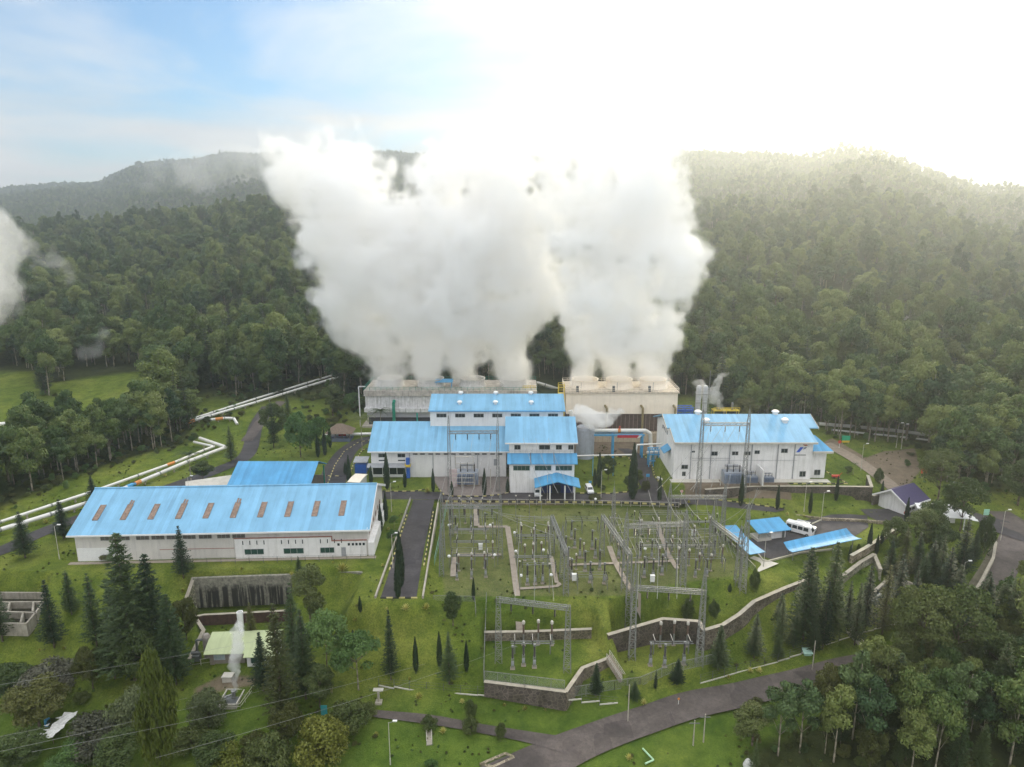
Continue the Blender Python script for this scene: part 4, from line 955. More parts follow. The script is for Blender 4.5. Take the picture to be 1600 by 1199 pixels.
def gantry(label, a, b, zb, zm, peak=2.5, w=1.1, beams=((0,),), strings=3, group='lattice gantries of the switchyard', z2=None):
    """two lattice columns and a lattice beam with hanging insulator strings; zb = height of the beam"""
    a = Vector(a); b = Vector(b); o = Vector((a.x,a.y,a.z)); t = thing('gantry', label, 'gantry', o, 0, group)
    za, zb2 = zb, (z2 if z2 is not None else zb)
    for e, zz in ((a,za),(b,zb2)):
        f = Vector((e.x-o.x, e.y-o.y, h1(e.x,e.y)-o.z-.3)); top = Vector((e.x-o.x, e.y-o.y, zz-o.z))
        mb = MB(); lattice(mb, f, top, w*1.1, w*.6, max(6,int((top-f).length/1.2)), .11, .06)
        if peak: lattice(mb, top, top+Vector((0,0,peak)), w*.7, .16, 3, .09, .05); mb.bar(top+Vector((0,0,peak)), top+Vector((0,0,peak+1.2)), .07)
        mb.build('column', GREYST, t)
    pa = Vector((0,0,za-o.z-.4)); pb = Vector((b.x-o.x,b.y-o.y,zb2-o.z-.4)); L_ = (pb-pa).length
    mb = MB(); lattice(mb, pa, pb, .7, .7, max(6,int(L_/.8)), .105, .055); mb.build('beam', STEEL, t)
    for k in range(strings):
        p = pa.lerp(pb, (k+.6)/(strings+.2)); mb = MB()
        for j in range(9): mb.lathe((p.x,p.y,p.z-.7-j*.17), [(.05,0),(.17,.03),(.17,.08),(.05,.12)], 8)
        mb.bar((p.x,p.y,p.z-.4),(p.x,p.y,p.z-2.6),.05); mb.build('insulator_string', PORC, t)
    return t
def Pz(px, py, Y): return AT(px, py, Y)
def base(px, py, z): v = U(px, py, z); v.z = h1(v.x, v.y); return v
gantry('tall gantry in front of the stepped power house transformer', base(703,770,0), base(778,769,0), 17.8, 0, 4.4, .9, strings=4)
gantry('tall gantry in front of the emblem power house transformers', Vector((50.4,180.3,h1(50.4,180.3))), Vector((62.6,180.3,h1(62.6,180.3))), 21.3, 0, 3.6, 1.1, strings=3)
gantry('low gantry over the left equipment pad with a slightly tilted beam', base(779,1034,-7.2), base(886,1049,-7.2), 6.2, 0, 0, 1.2, strings=3)
gantry('low gantry over the walled right equipment pad', base(987,1030,-8.6), base(1092,1038,-8.6), 7.0, 0, 4.5, 1.15, strings=3)
gantry('gantry with its beam across the right of the yard', base(975,922,-1.5), base(1066,918,-1.5), 13.3, 0, 2.6, 1.1, strings=4)
gantry('gantry whose beam runs away from the camera mid yard', base(940,868,-1.5), base(982,935,-1.5), 8.6, 0, 0, 1.1, strings=6)
gantry('gantry whose beam runs away left of the trench slabs', base(862,868,-1.5), base(884,930,-1.5), 8.4, 0, 0, 1.0, strings=4)
gantry('gantry along the right fence of the yard by the narrow carport', base(1110,872,-1.5), base(1152,908,-1.5), 7.8, 0, 3.4, 1.1, strings=5)
gantry('gantry across the back right of the yard below the road', base(1043,850,-1.5), base(1127,850,-1.5), 10.8, 0, 3.0, .95, strings=3)
gantry('wide low gantry across the left of the yard beside the spur road', base(692,872,-1.5), base(782,872,-1.5), 11.5, 0, 2.8, 1.0, strings=4)
def mast(label, p, h, w=1.1):
    t = thing('lattice_mast', label, 'mast', p, 0, 'free lattice masts of the switchyard')
    mb = MB(); lattice(mb, (0,0,-.3), (0,0,h*.8), w*1.1, w*.5, int(h/1.2), .11, .06); mb.build('shaft', GREYST, t)
    mb = MB(); lattice(mb, (0,0,h*.8), (0,0,h*.95), w*.6, .12, 4, .085, .05); mb.bar((0,0,h*.95),(0,0,h*1.05),.06); mb.build('spike', GREYST, t)
    return t
mast('lattice mast standing beside the narrow carport corner', base(1160,915,-1.8), 21, 1.2)
mast('lattice mast in the middle of the yard near the plant road', base(957,848,-1.5), 15, 1.0)
mast('short lattice ladder mast beside the green fence of the spur road', base(690,900,-1.5), 12, .9)
mast('lattice mast at the back left corner of the yard', base(705,838,-1.5), 13, .9)
mast('lattice mast right of the trench slabs at yard centre', base(878,905,-1.5), 13, 1.0)

# equipment: one of each kind, then copies
def insul(mb, x, y, z0, z1, r=.16):
    n = max(3, int((z1-z0)/.16))
    prof = []
    for k in range(n):
        z = z0+(z1-z0)*k/n; prof += [(r*.6, z-z0), (r, z-z0+.05), (r*.6, z-z0+.1)]
    mb.lathe((x,y,z0), prof+[(r*.6, z1-z0)], 8)
def breaker(label):
    t = thing('circuit_breaker', label, 'circuit breaker', (0,0,0), 0, 'switchyard breakers')
    mb = MB(); mb.box(-.45,-.45,-.3,.45,.45,.15); mb.build('plinth', CONCP, t)
    mb = MB(); lattice(mb,(0,0,.1),(0,0,2.2),.5,.4,3,.1,.06); mb.build('stand', STEEL, t)
    mb = MB(); mb.box(-.26,-.40,.9,.26,-.2,1.7); mb.build('control_box', GREYP, t)
    mb = MB(); insul(mb,0,0,2.2,4.4,.22); mb.build('insulator', PORC, t)
    mb = MB(); mb.lathe((0,0,4.4), [(.12,0),(.26,.1),(.26,.45),(.1,.55)],10); mb.bar((0,0,4.6),(.9,0,4.6),.07); mb.build('head', STEEL, t)
    return t
def cvt(label):
    t = thing('instrument_transformer', label, 'transformer', (0,0,0), 0, 'switchyard instrument transformers')
    mb = MB(); mb.box(-.35,-.35,-.3,.35,.35,.1); mb.build('plinth', CONCP, t)
    mb = MB(); mb.bar((0,0,.1),(0,0,1.9),.26); mb.build('stand', STEEL, t)
    mb = MB(); insul(mb,0,0,1.9,3.5,.2); mb.build('insulator', plain('brown_insulator',(.10,.06,.04),.3), t)
    mb = MB(); mb.lathe((0,0,3.5), [(.13,0),(.25,.08),(.27,.42),(.16,.58)],12); mb.build('tank', CONCL, t)
    return t
def isolator(label):
    t = thing('disconnector', label, 'disconnector', (0,0,0), 0, 'switchyard disconnectors')
    for x in (-3.4,3.4):
        mb = MB(); mb.bar((x,0,-.3),(x,0,2.5),.2); mb.build('leg', STEEL, t)
    mb = MB(); mb.bar((-4.2,-.35,2.5),(4.2,-.35,2.5),.16); mb.bar((-4.2,.35,2.5),(4.2,.35,2.5),.16); mb.build('frame', STEEL, t)
    for x in (-3.4,0,3.4):
        mb = MB()
        for y in (-.75,.75): insul(mb,x,y,2.55,3.6,.13)
        mb.build('insulator', PORC, t)
        mb = MB(); mb.bar((x,-1.1,3.65),(x,1.1,3.65),.09); mb.build('blade', CONCL, t)
    return t
def busbar(label):
    t = thing('busbar_post', label, 'busbar post', (0,0,0), 0, 'switchyard busbar posts')
    mb = MB(); mb.bar((0,0,-.3),(0,0,5.4),.14); mb.build('post', STEEL, t)
    mb = MB(); insul(mb,0,0,5.4,6.4,.14); mb.build('insulator', PORC, t)
    mb = MB(); mb.lathe((0,0,6.4), [(.08,0),(.2,.08),(.2,.25),(.05,.32)],8); mb.build('cap', CONCL, t)
    return t
def lampball(label):
    t = thing('yard_lamp', label, 'lamp', (0,0,0), 0, 'white ball lamps of the switchyard')
    mb = MB(); mb.bar((0,0,-.2),(0,0,2.6),.09); mb.build('pole', STEEL, t)
    mb = MB(); mb.lathe((0,0,2.6), [(.1,0),(.3,.12),(.36,.3),(.3,.5),(.12,.62)],12); mb.build('globe', TRIM, t)
    return t
def place(fn, pts, labels, z=None, rz=0):
    first = None; out = []
    for k, (px, py) in enumerate(pts):
        lab = labels[k] if isinstance(labels, (list, tuple)) else labels
        p = G(px, py) if z is None else U(px, py, z)
        if first is None: first = fn(lab); first.location = p; first.rotation_euler.z = rz; o = first
        else: o = dup(first, p, rz, label=lab)
        out.append(o)
    return out
WB = [(893,842),(898,856),(906,872),(914,892),(922,910),(925,858),(930,872),(937,890),(944,912),(884,868),(888,886),(893,905)]
LB = ['black topped circuit breaker of the cluster in the middle of the yard']*len(WB)
place(breaker, WB, LB)
BK2 = [(824,914),(836,913),(848,912)]
for k, (a, s) in enumerate(zip(BK2, ['leftmost','middle','rightmost'])):
    dup(bpy.data.objects['circuit_breaker'], U(*a,-1.5), 0, label=f'{s} of the three breakers at the front centre of the yard')
BK3 = [(1006,902),(1020,905),(1034,898)]
for k, (a, s) in enumerate(zip(BK3, ['left','middle','right'])):
    dup(bpy.data.objects['circuit_breaker'], U(*a,-1.5), 0, label=f'{s} one of three breakers behind the low gantry beam on the right')
BK4 = [(801,1045),(818,1040),(835,1043)]
for a, s in zip(BK4, ['left','middle','right']):
    dup(bpy.data.objects['circuit_breaker'], base(*a,-7.2), 0, label=f'{s} breaker on the left lower equipment pad')
BK5 = [(1016,1040),(1038,1042),(1068,1038)]
for a, s in zip(BK5, ['left','middle','right']):
    dup(bpy.data.objects['circuit_breaker'], base(*a,-8.6), 0, label=f'{s} breaker on the walled right lower pad')
CV = [(717,892),(737,890),(757,888),(820,876),(833,874),(846,872),(1076,884),(1092,890),(1110,892),(1012,846),(1050,862),(1084,845)]
LCV = ['left transformer post of the front left row in the yard','middle transformer post of the front left row in the yard','right transformer post of the front left row in the yard',
 'left transformer post by the trench slabs','middle transformer post by the trench slabs','right transformer post by the trench slabs',
 'left transformer post near the right yard gantry','middle transformer post near the right yard gantry','rightmost transformer post by the right fence','transformer post at the back right beside the slanted path','transformer post mid right under the tall gantry','transformer post at the back right beside the white box']
place(cvt, CV, LCV)
for a, s in zip([(818,1008),(841,1006),(862,1008)], ['left','middle','right']):
    dup(bpy.data.objects['instrument_transformer'], base(*a,-7.2), 0, (1.15,1.15,1.3), label=f'{s} tall arrester post at the back of the left lower pad')
for a, s in zip([(1031,1010),(1052,1008),(1073,1010)], ['left','middle','right']):
    dup(bpy.data.objects['instrument_transformer'], base(*a,-8.6), 0, (1.15,1.15,1.35), label=f'{s} tall arrester post against the walled right lower pad')
IS = [(737,842),(737,862),(738,884),(830,852),(832,886),(1025,868),(1085,868),(1020,832),(1090,830)]
LI = ['backmost disconnector row in the left bay','second disconnector row of the left bay','front disconnector row of the left bay','back disconnector row in the centre bay','front disconnector row in the centre bay',
 'left disconnector row of the right bay','right disconnector row of the right bay','back left disconnector row of the right bay','back right disconnector row of the right bay']
place(isolator, IS, LI)
dup(bpy.data.objects['disconnector'], base(832,1022,-7.2), 0, label='disconnector frame on the left lower pad'); dup(bpy.data.objects['disconnector'], base(1048,1022,-8.6), 0, label='disconnector frame on the walled right lower pad')
BP = [(718,816),(737,816),(754,816),(815,862),(836,862),(857,862),(812,922),(835,922),(858,926),(806,812),(827,812),(846,812),(705,860),(770,858),(960,842),(990,838),(1000,925),(1055,925),(1100,850),(1118,842),(968,895)]
LBP = [f'{a} busbar post {b}' for b, aa in (('of the back left row','left middle right'.split()),('of the centre row by the slabs','left middle right'.split()),('at the front of the centre bay','left middle right'.split()),('below the portico road edge','left middle right'.split())) for a in aa]
LBP += ['busbar post behind the short ladder mast','busbar post beside the slab path corner','busbar post behind the slanting gantry','busbar post right of the slanting gantry','busbar post at the front right left of the trench','busbar post at the front right of the yard','busbar post behind the right fence gantry','busbar post at the back right yard corner','busbar post beside the slanted path']
place(busbar, BP, LBP)
LP_ = [(702,838),(766,838),(702,888),(773,886),(804,850),(806,880),(849,878),(814,919),(861,918),(930,796),(1007,876)]
place(lampball, LP_, 'small white globe lamp on a thin pole among the yard equipment')
# white boxes
def kiosk(label):
    t = thing('control_kiosk', label, 'kiosk', (0,0,0), 0, 'white control kiosks of the switchyard')
    mb = MB(); mb.box(-.45,-.3,.5,.45,.3,1.9); mb.box(-.5,-.36,1.9,.5,.36,1.97); mb.build('cabinet', TRIM, t)
    mb = MB(); mb.bar((-.35,0,-.3),(-.35,0,.5),.12); mb.bar((.35,0,-.3),(.35,0,.5),.12); mb.build('leg', STEEL, t); return t
place(kiosk, [(751,862),(897,910),(1083,840),(1019,912)], ['white kiosk in the left bay of the yard','white kiosk in front of the breaker cluster','white kiosk at the back right of the yard','white kiosk under the low right gantry beam'])
# wires
WIRES = [0]
def wire(label, a, b, sag=1.0, r=.03, group='conductors of the switchyard', n=10):
    a = Vector(a); b = Vector(b); mb = MB(); pts = []
    for k in range(n+1):
        t = k/n; p = a.lerp(b, t); p.z -= sag*4*t*(1-t); pts.append(p-a)
    mb.tube(pts, r, 4); o = mb.build('cable', WIRE, loc=a); tag(o, label, 'cable', group); return o
for k in range(3):
    x = -15.5+k*5; wire('slack conductor from the stepped power house gantry into the yard', (x,184,17.0), (x-1.5,152.5,10.6), 1.2)
    x = 52.5+k*4; wire('slack conductor from the emblem power house gantry into the yard', (x,180.3,20.4), (x-9,160,10.0), 1.5)
    wire('slack conductor from mid yard down to the left low gantry', (2+k*3.2,151,8), (.5+k*3.6,118,5.6), .8)
    wire('slack conductor from the right gantry down to the right low gantry', (27+k*4,138.5,12.6), (23+k*3.6,117.4,6.4), .8)
    wire('slack conductor between the left gantry and the slab gantry', (-13+k*.8,151.5+k*2.4,10.8), (9,150-k*4.5,7.8), .8)
    wire('slack conductor between the mid yard gantry and the right fence gantry', (22.2+k*1.5,150-k*5.2,8.0), (47+k*1.6,150-k*3,7.2), .9)

# more of the yard: low tube runs on short stands, extra rows, droppers
def tube_run(label, a, b, z=3.2, ph=1.1):
    a = U(*a,-1.5); b = U(*b,-1.5); t = thing('busbar_run', label, 'busbar', a, 0, 'low busbar runs of the yard'); d = b-a; n = max(2, int(d.length/4)); mb = MB(); sb = MB(); ib = MB()
    dn = d.normalized(); nn = Vector((dn.y,-dn.x,0))*ph
    for k in (-1,0,1): mb.bar(nn*k+Vector((0,0,z)), d+nn*k+Vector((0,0,z)), .085, n=6)
    for i in range(n+1):
        p = d*(i/n); sb.bar(p-nn*1.1+Vector((0,0,z-.75)), p+nn*1.1+Vector((0,0,z-.75)), .12)
        for k in (-.8,.8): sb.bar(p+nn*k+Vector((0,0,-.3)), p+nn*k+Vector((0,0,z-.75)), .12)
        for k in (-1,0,1): insul(ib, p.x+nn.x*k, p.y+nn.y*k, z-.72, z-.05, .11)
    mb.build('tube', STEEL, t); sb.build('stand', STEEL, t); ib.build('insulator', PORC, t)
for l, a, b, z in (('backmost busbar run of the left bay',(704,826),(776,826),3.4),('middle busbar run of the left bay',(704,852),(776,852),3.6),('front busbar run of the left bay',(706,880),(778,880),3.2),
   ('back busbar run of the centre bay',(808,830),(862,830),3.4),('second busbar run of the centre bay',(810,862),(866,862),3.8),('front busbar run of the centre bay',(816,900),(868,900),3.2),
   ('busbar run behind the breaker cluster',(884,832),(934,832),3.6),('busbar run along the breaker cluster front',(902,918),(948,918),3.0),('back busbar run of the right bay',(1000,822),(1108,822),3.6),('second busbar run of the right bay',(995,856),(1120,856),4.2),('third busbar run of the right bay',(995,876),(1125,876),3.8),('front busbar run of the right bay',(1010,890),(1130,890),3.2),
   ('depthwise busbar run beside the slanted path',(1062,828),(1092,886),5.2),('depthwise busbar run by the mid gantry',(958,834),(986,900),5.0)):
    tube_run(l, a, b, z)
more_b = [(712,832),(736,831),(758,830),(714,906),(737,904),(759,902),(1000,872),(1018,873),(1040,871),(1070,872),(1096,868),(1116,868),(966,872),(974,890),(1104,900),(1086,902)]
for k, a in enumerate(more_b):
    w_ = ['left','centre','right'][k % 3]; g_ = ['back of the left bay','front of the left bay','left half of the right bay','right half of the right bay','mid gantry side of the right bay','front right yard corner'][k//3]
    dup(bpy.data.objects['circuit_breaker'], U(*a,-1.5), 0, (.85,.85,rnd.uniform(.8,1.15)), label=f'{w_} one of the row of breakers in the {g_}')
more_c = [(708,818),(727,818),(748,818),(770,872),(814,848),(834,847),(856,846),(890,898),(900,890),(912,872),(1002,836),(1028,838),(1062,836),(1108,834),(1030,884),(1060,882),(1128,880)]
for k, a in enumerate(more_c):
    g_ = ['behind the left bay','behind the left bay','behind the left bay','at the right side of the left bay','at the back of the centre bay','at the back of the centre bay','at the back of the centre bay','at the front of the breaker cluster','inside the breaker cluster','inside the breaker cluster','at the back of the right bay','at the back of the right bay','at the back of the right bay','at the far right back of the yard','at the front of the right bay','at the front of the right bay','by the right fence of the yard'][k]
    dup(bpy.data.objects['instrument_transformer'], U(*a,-1.5), 0, (.9,.9,rnd.uniform(.9,1.3)), label=f'small instrument transformer post {g_}')
for (px, py, z0, dz, n_, st, gname) in ((700,858,9.8,6.6,5,17,'left bay'),(862,874,7.2,4,4,4,'slab gantry'),(944,876,7.2,4,5,8,'mid gantry'),(985,905,12.0,8.5,6,15,'tall right gantry'),(1050,848,9.6,6,5,16,'back right gantry'),(1116,876,6.6,3.6,4,8,'right fence gantry')):
    for k in range(n_):
        p = U(px+k*st, py+(k*9 if st < 10 else 0), -1.5); wire(f'thin dropper wire hanging from the {gname} of the yard', (p.x,p.y,z0), (p.x+.9,p.y-2.2,z0-dz), .25, .028, 'dropper wires of the yard', 6)
for k in range(3):
    for (a, b, l) in (((-15+k*5,151.8,10.8),(-13+k*5,176,13),'left bay to the road edge'),((8+k*3.4,164,8),(3+k*3.4,184,15.8),'yard to the portico roof edge'),((31+k*4.4,138,12.6),(33+k*3.8,161,10.0),'tall right gantry to the back right gantry'),((35+k*4,161,10),(52+k*3.6,180.2,20.2),'back right gantry to the tall transformer gantry'),((46+k*1.6,148-k*3,7),(53.4,143+k,17),'right fence gantry up to the corner mast')):
        wire(f'long slack conductor from the {l}', a, b, 1.0, .03)
# --- power transformers
def trafo(label, loc, s=1.0):
    t = thing('power_transformer', label, 'transformer', loc); t.scale = (s,s,s)
    mb = MB(); mb.box(-2.6,-1.5,.4,2.6,1.5,3.5); mb.build('tank', plain('transformer_grey', (.30,.33,.38), .5, var=.2, streak=.2), t)
    mb = MB()
    for k in range(12): x = -2.5+k*.45; mb.box(x,-2.3,.8,x+.14,-1.52,3.2)
    mb.build('radiator', plain('radiator_blue_grey', (.24,.30,.42), .5, var=.2), t)
    mb = MB(); mb.bar((-1.8,.6,4.9),(1.6,.6,4.9),.8,n=10); mb.bar((-1.2,.6,3.5),(-1.2,.6,4.9),.12); mb.bar((1,.6,3.5),(1,.6,4.9),.12); mb.build('conservator', GREYP, t)
    for x in (-1.7,0,1.7): 
        mb = MB(); insul(mb,x,-.6,3.5,5.4,.2); mb.bar((x,-.6,5.4),(x,-.6,5.9),.08); mb.build('bushing', PORC, t)
    mb = MB(); mb.box(-3,-1.8,-.3,3,1.8,.4); mb.build('plinth', CONCP, t); return t
trafo('grey finned power transformer by the stepped power house', (-12.6,190.6,0), 1.15)
trafo('large blue grey power transformer by the emblem power house wall', (60.4,183.6,3), 1.0)
trafo('smaller power transformer between the two fire walls', (65.6,184.0,3), .62)
trafo('small transformer right of the fire walls', (70.6,184.4,3), .5)
t = thing('transformer_frame', 'pale steel frame round the transformer by the stepped power house', 'frame', (-17,186.8,0))
mb = MB()
for x in (0,3.0,6.4,9.4,11):
    mb.bar((x,0,-.2),(x,0,4.6 if x < 9 else 6),.2)
for z in (2.0,3.3,4.6): mb.bar((0,0,z),(6.4,0,z),.12)
for x in (1,6): mb.bar((x,3.6,0),(x,3.6,8.4),.16)
mb.bar((1,3.6,8.3),(6,3.6,8.3),.2); mb.bar((1,3.6,6.3),(6,3.6,6.3),.14); mb.build('frame', CONCL, t)
mb = MB(); mb.box(-.6,1.2,-.2,1.6,1.5,5.4); mb.build('wall_panel', plain('pinkish_panel',(.60,.50,.50),.8,streak=.15), t)
for x, l in ((63.3,'left'),(68.2,'right')):
    o = MB(); o.box(-.15,-2.4,-.3,.15,2.6,4.4); o = o.build('fire_wall', PLASTER, loc=(x,184.0,3)); tag(o, f'{l} white concrete fire wall between transformers', 'wall', 'transformer fire walls')
t = thing('post_row', 'row of thin white posts in front of the large blue grey transformer', 'fence', (56.8,181.9,3))
for k in range(5): mb = MB(); mb.bar((k*2,0,-.3),(k*2,0,2.8),.16); mb.build('post', CONCL, t)

# ------------------------------------------------------------------ retaining walls, kerbs, fences
COPE = plain('weathered_coping', (.40,.36,.29), .85, var=.3, scale=.8)
def wall(name, label, pts, m, thick=.5, cap=COPE, cat='wall', below=.8, capw=.12):
    """pts: (x, y, z of foot, z of top)"""
    o = Vector(pts[0][:3]); t = thing(name, label, cat, o); mb = MB(); cb = MB()
    for (x0,y0,a0,b0),(x1,y1,a1,b1) in zip(pts[:-1], pts[1:]):
        d = Vector((x1-x0,y1-y0,0)).normalized(); n = Vector((d.y,-d.x,0))*thick/2; e = d*.02
        P = [Vector((x0,y0,0))-n-e, Vector((x1,y1,0))-n+e, Vector((x1,y1,0))+n+e, Vector((x0,y0,0))+n-e]
        zb = [a0-below,a1-below,a1-below,a0-below]; zt = [b0,b1,b1,b0]
        mb.add([(p.x-o.x,p.y-o.y,z-o.z) for p, z in zip(P, zb)]+[(p.x-o.x,p.y-o.y,z-o.z) for p, z in zip(P, zt)], [(3,2,1,0),(4,5,6,7),(0,1,5,4),(1,2,6,5),(2,3,7,6),(3,0,4,7)])
        if cap:
            n2 = n*(1+2*capw/thick); Q = [Vector((x0,y0,0))-n2-e*4, Vector((x1,y1,0))-n2+e*4, Vector((x1,y1,0))+n2+e*4, Vector((x0,y0,0))+n2-e*4]
            cb.add([(p.x-o.x,p.y-o.y,z-o.z+.003) for p, z in zip(Q, zt)]+[(p.x-o.x,p.y-o.y,z-o.z+.09) for p, z in zip(Q, zt)], [(3,2,1,0),(4,5,6,7),(0,1,5,4),(1,2,6,5),(2,3,7,6),(3,0,4,7)])
    mb.build('wall_face', m, t)
    if cap: cb.build('coping', cap, t)
    return t
def W4(pts):   # (px, py of top, z top, z foot)
    return [(*U(a,b,zt)[:2], zf, zt) for a,b,zt,zf in pts]
wall('retaining_wall', 'grey retaining wall streaked black with algae below the warehouse', W4([(302,903,-1.0,-7.2),(380,900,-1.0,-7.2),(470,897,-1,-7.0),(510,893,-.9,-6.2),(560,893,-.7,-5.2),(616,905,-.8,-3.6)]), STAINW, .7, None, capw=.05)
wall('retaining_wall', 'pale rubble wing wall sloping down left of the algae wall', W4([(302,903,-1.0,-7.2),(286,950,-6.0,-7.6)]), ROCKL, .6)
wall('retaining_wall', 'dark red brown wall with a pale coping behind the green cottage', W4([(300,965,-6.6,-8.8),(318,961,-6.4,-8.8),(455,954,-6.4,-8.8)]), plain('dark_red_wall',(.10,.055,.045),.9,var=.4,streak=.3), .4)
wall('retaining_wall', 'sloping stone wall left of the green cottage leading down the slope', W4([(303,962,-6.6,-8.8),(318,985,-7.6,-9.0),(296,1030,-8.8,-9.6)]), ROCKL, .5)
wall('retaining_wall', 'long dark stone wall under the terrace of the emblem power house', W4([(1102,765,2.7,.0),(1180,760,2.9,-.4),(1250,760,3.0,-1.0),(1300,760,3.0,-1.2),(1362,761,3.0,-1.2)]), ROCKD, .6)
wall('retaining_wall', 'end of the terrace wall turning back beside the guard house', W4([(1362,761,3.0,-1.2),(1356,743,3.0,1)]), ROCKD, .6)
wall('retaining_wall', 'dark stone garden wall right of the terrace behind the guard house', W4([(1364,775,1.2,-.6),(1410,762,1.6,-.2)]), ROCKD, .5)
wall('retaining_wall', 'low stone wall behind the left lower equipment pad', W4([(757,988,-5.4,-7.2),(830,987,-5.3,-7.2),(924,983,-5.2,-7.2)]), ROCK, .5)
wall('retaining_wall', 'low dark stone wall along the front of the left lower equipment pad', W4([(757,1065,-7.0,-9.2),(820,1073,-7.0,-9.6),(884,1081,-7.0,-10.0)]), ROCKD, .5)
wall('retaining_wall', 'pale rubble wall at the right corner of the left lower equipment pad', W4([(884,1081,-7.0,-10.0),(910,1044,-6.8,-9.4),(952,1028,-6.4,-9)]), ROCK, .5)
wall('retaining_wall', 'tall dark stone wall round the back of the right lower equipment pad', W4([(950,992,-4.4,-8.6),(1036,967,-3.6,-8.6),(1092,971,-3.6,-8.6),(1100,985,-4,-8.8)]), ROCKD, .6)
wall('retaining_wall', 'long stone wall climbing below the carports towards the pines', W4([(1100,985,-4.2,-9),(1130,976,-4.0,-8.8),(1155,960,-3.8,-8.4),(1178,940,-3.2,-8),(1226,919,-3.0,-7.4),(1262,905,-2.8,-7.0)]), ROCK, .6)
wall('retaining_wall', 'light rubble slope wall beside the pond below the car park', W4([(1310,905,-3.6,-6.8),(1345,878,-3.0,-6.6),(1366,866,-2.8,-6.2),(1376,890,-4.2,-6.8)]), ROCKL, .6)
wall('retaining_wall', 'curved stone kerb wall along the drain by the entrance road', W4([(1512,945,-6.6,-7.8),(1535,905,-5.2,-6.8),(1552,872,-4.2,-6),(1556,848,-3.4,-5.2),(1543,832,-3.0,-4.4)]), CONC, .4)
wall('stone_kerb', 'broken stone kerb wall along the upper edge of the car park road', [(*U(a,b,-1.3)[:2],-2.2+.0,-1.2) for a,b in [(1150,790),(1220,802),(1290,810),(1340,812),(1390,816)]], ROCKF, .45, None)
wall('stone_kerb', 'rock edging between the car park and the pond slope', [(*U(a,b,-1.6)[:2],-2.4,-1.3) for a,b in [(1330,870),(1352,858),(1386,836),(1398,828)]], ROCKF, .6, KERBC)
wall('stone_kerb', 'pale kerb round the lower corner of the car park', [(*U(a,b,-1.8)[:2],-2.5,-1.65) for a,b in [(1182,862),(1193,877),(1200,877),(1250,864),(1300,858)]], KERBC, .35, None)
wall('stone_kerb', 'pale kerb round the green island beside the driver room', [(*U(a,b,-1.8)[:2],-2.5,-1.65) for a,b in [(1225,815),(1262,806),(1284,812),(1262,822)]], KERBC, .35, None)
wall('low_wall', 'low concrete wall on the left of the spur road', [(-27.4,y,-1.2,.55) for y in (128.6,179)], CONC, .35, None)
wall('low_wall', 'low concrete wall on the right of the spur road', [(-17.9,128.6,-1.2,.5),(-19.6,176,-1.2,.55)], CONC, .35, None)
# kerbs painted in black and yellow lengths
def kerb(label, pts, z=0.0, ln=1.15):
    o = Vector((pts[0][0],pts[0][1],z)); t = thing('kerb', label, 'kerb', o, 0, 'black and yellow kerbs of the plant roads')
    ys, ks = MB(), MB(); k = 0
    for p, q in zip(pts[:-1], pts[1:]):
        p = Vector((p[0],p[1],0)); q = Vector((q[0],q[1],0)); n = max(1, round((q-p).length/ln))
        for i in range(n):
            a = p.lerp(q, i/n); b = p.lerp(q, (i+1)/n); m = ys if k % 2 else ks; k += 1
            d = (b-a).normalized(); nn = Vector((d.y,-d.x,0))*.14
            V_ = [a-nn,b-nn,b+nn,a+nn]
            m.add([(v.x-o.x,v.y-o.y,-.15) for v in V_]+[(v.x-o.x,v.y-o.y,.24) for v in V_], [(3,2,1,0),(4,5,6,7),(0,1,5,4),(1,2,6,5),(2,3,7,6),(3,0,4,7)])
    ys.build('yellow_block', KERBY, t); ks.build('black_block', KERBB, t)
xy = lambda pts, z=0: [tuple(U(a,b,z)[:2]) for a,b in pts]
kerb('kerb on the left edge of the spur road', [(-26.9,170),(-26.5,140)]); kerb('kerb on the right edge of the spur road', [(-20.4,172),(-19.3,142)])
kerb('kerb across the lower end of the spur road', [(-26.4,128.6),(-19.0,128.6)])
kerb('kerb rounding the gravel transformer yard', [(-20.5,186.6),(-18.6,182.2),(-16,181.3),(-8,181.2),(-3,182.6),(0,184.4)])
kerb('kerb below the lawn of the glazed wing', [(-38.5,184.8),(-27,184.9),(-24.4,186.4)])
kerb('kerb curving round the garden island front', [(17.6,183.6),(27,183.3),(33,184.8),(35.8,188)]); kerb('kerb up the right side of the garden island', [(35.8,188),(36.2,196),(37.2,206),(36.8,214)])
kerb('kerb behind the garden island below the rack', [(18,213.6),(27,213.6),(36,213.8)])
kerb('kerb under the terrace bank beside the rising road', [(42.7,187),(41.9,197),(43.2,208),(42,216)]); kerb('kerb below the terrace down to the car park', [(43.2,186.6),(48,181.6),(60,177.5),(71,172.8)])
kerb('outer kerb of the curving back road', xy([(503,778),(514,752),(523,728),(538,706),(560,692),(585,687)])); kerb('inner kerb of the curving back road', xy([(536,778),(544,748),(553,724),(566,704),(592,697)]))
kerb('kerb across the foot of the back road', xy([(507,744),(535,745)]))
kerb('kerb along the front edge of the plant road', [(-19,177.9),(0,177.6),(30,177),(44,175.4)]); kerb('kerb in front of the terrace power house', [(76,183),(92,183)], 3.0); kerb('kerb on the right of the terrace power house', [(92,183),(88.6,200)], 3.0)
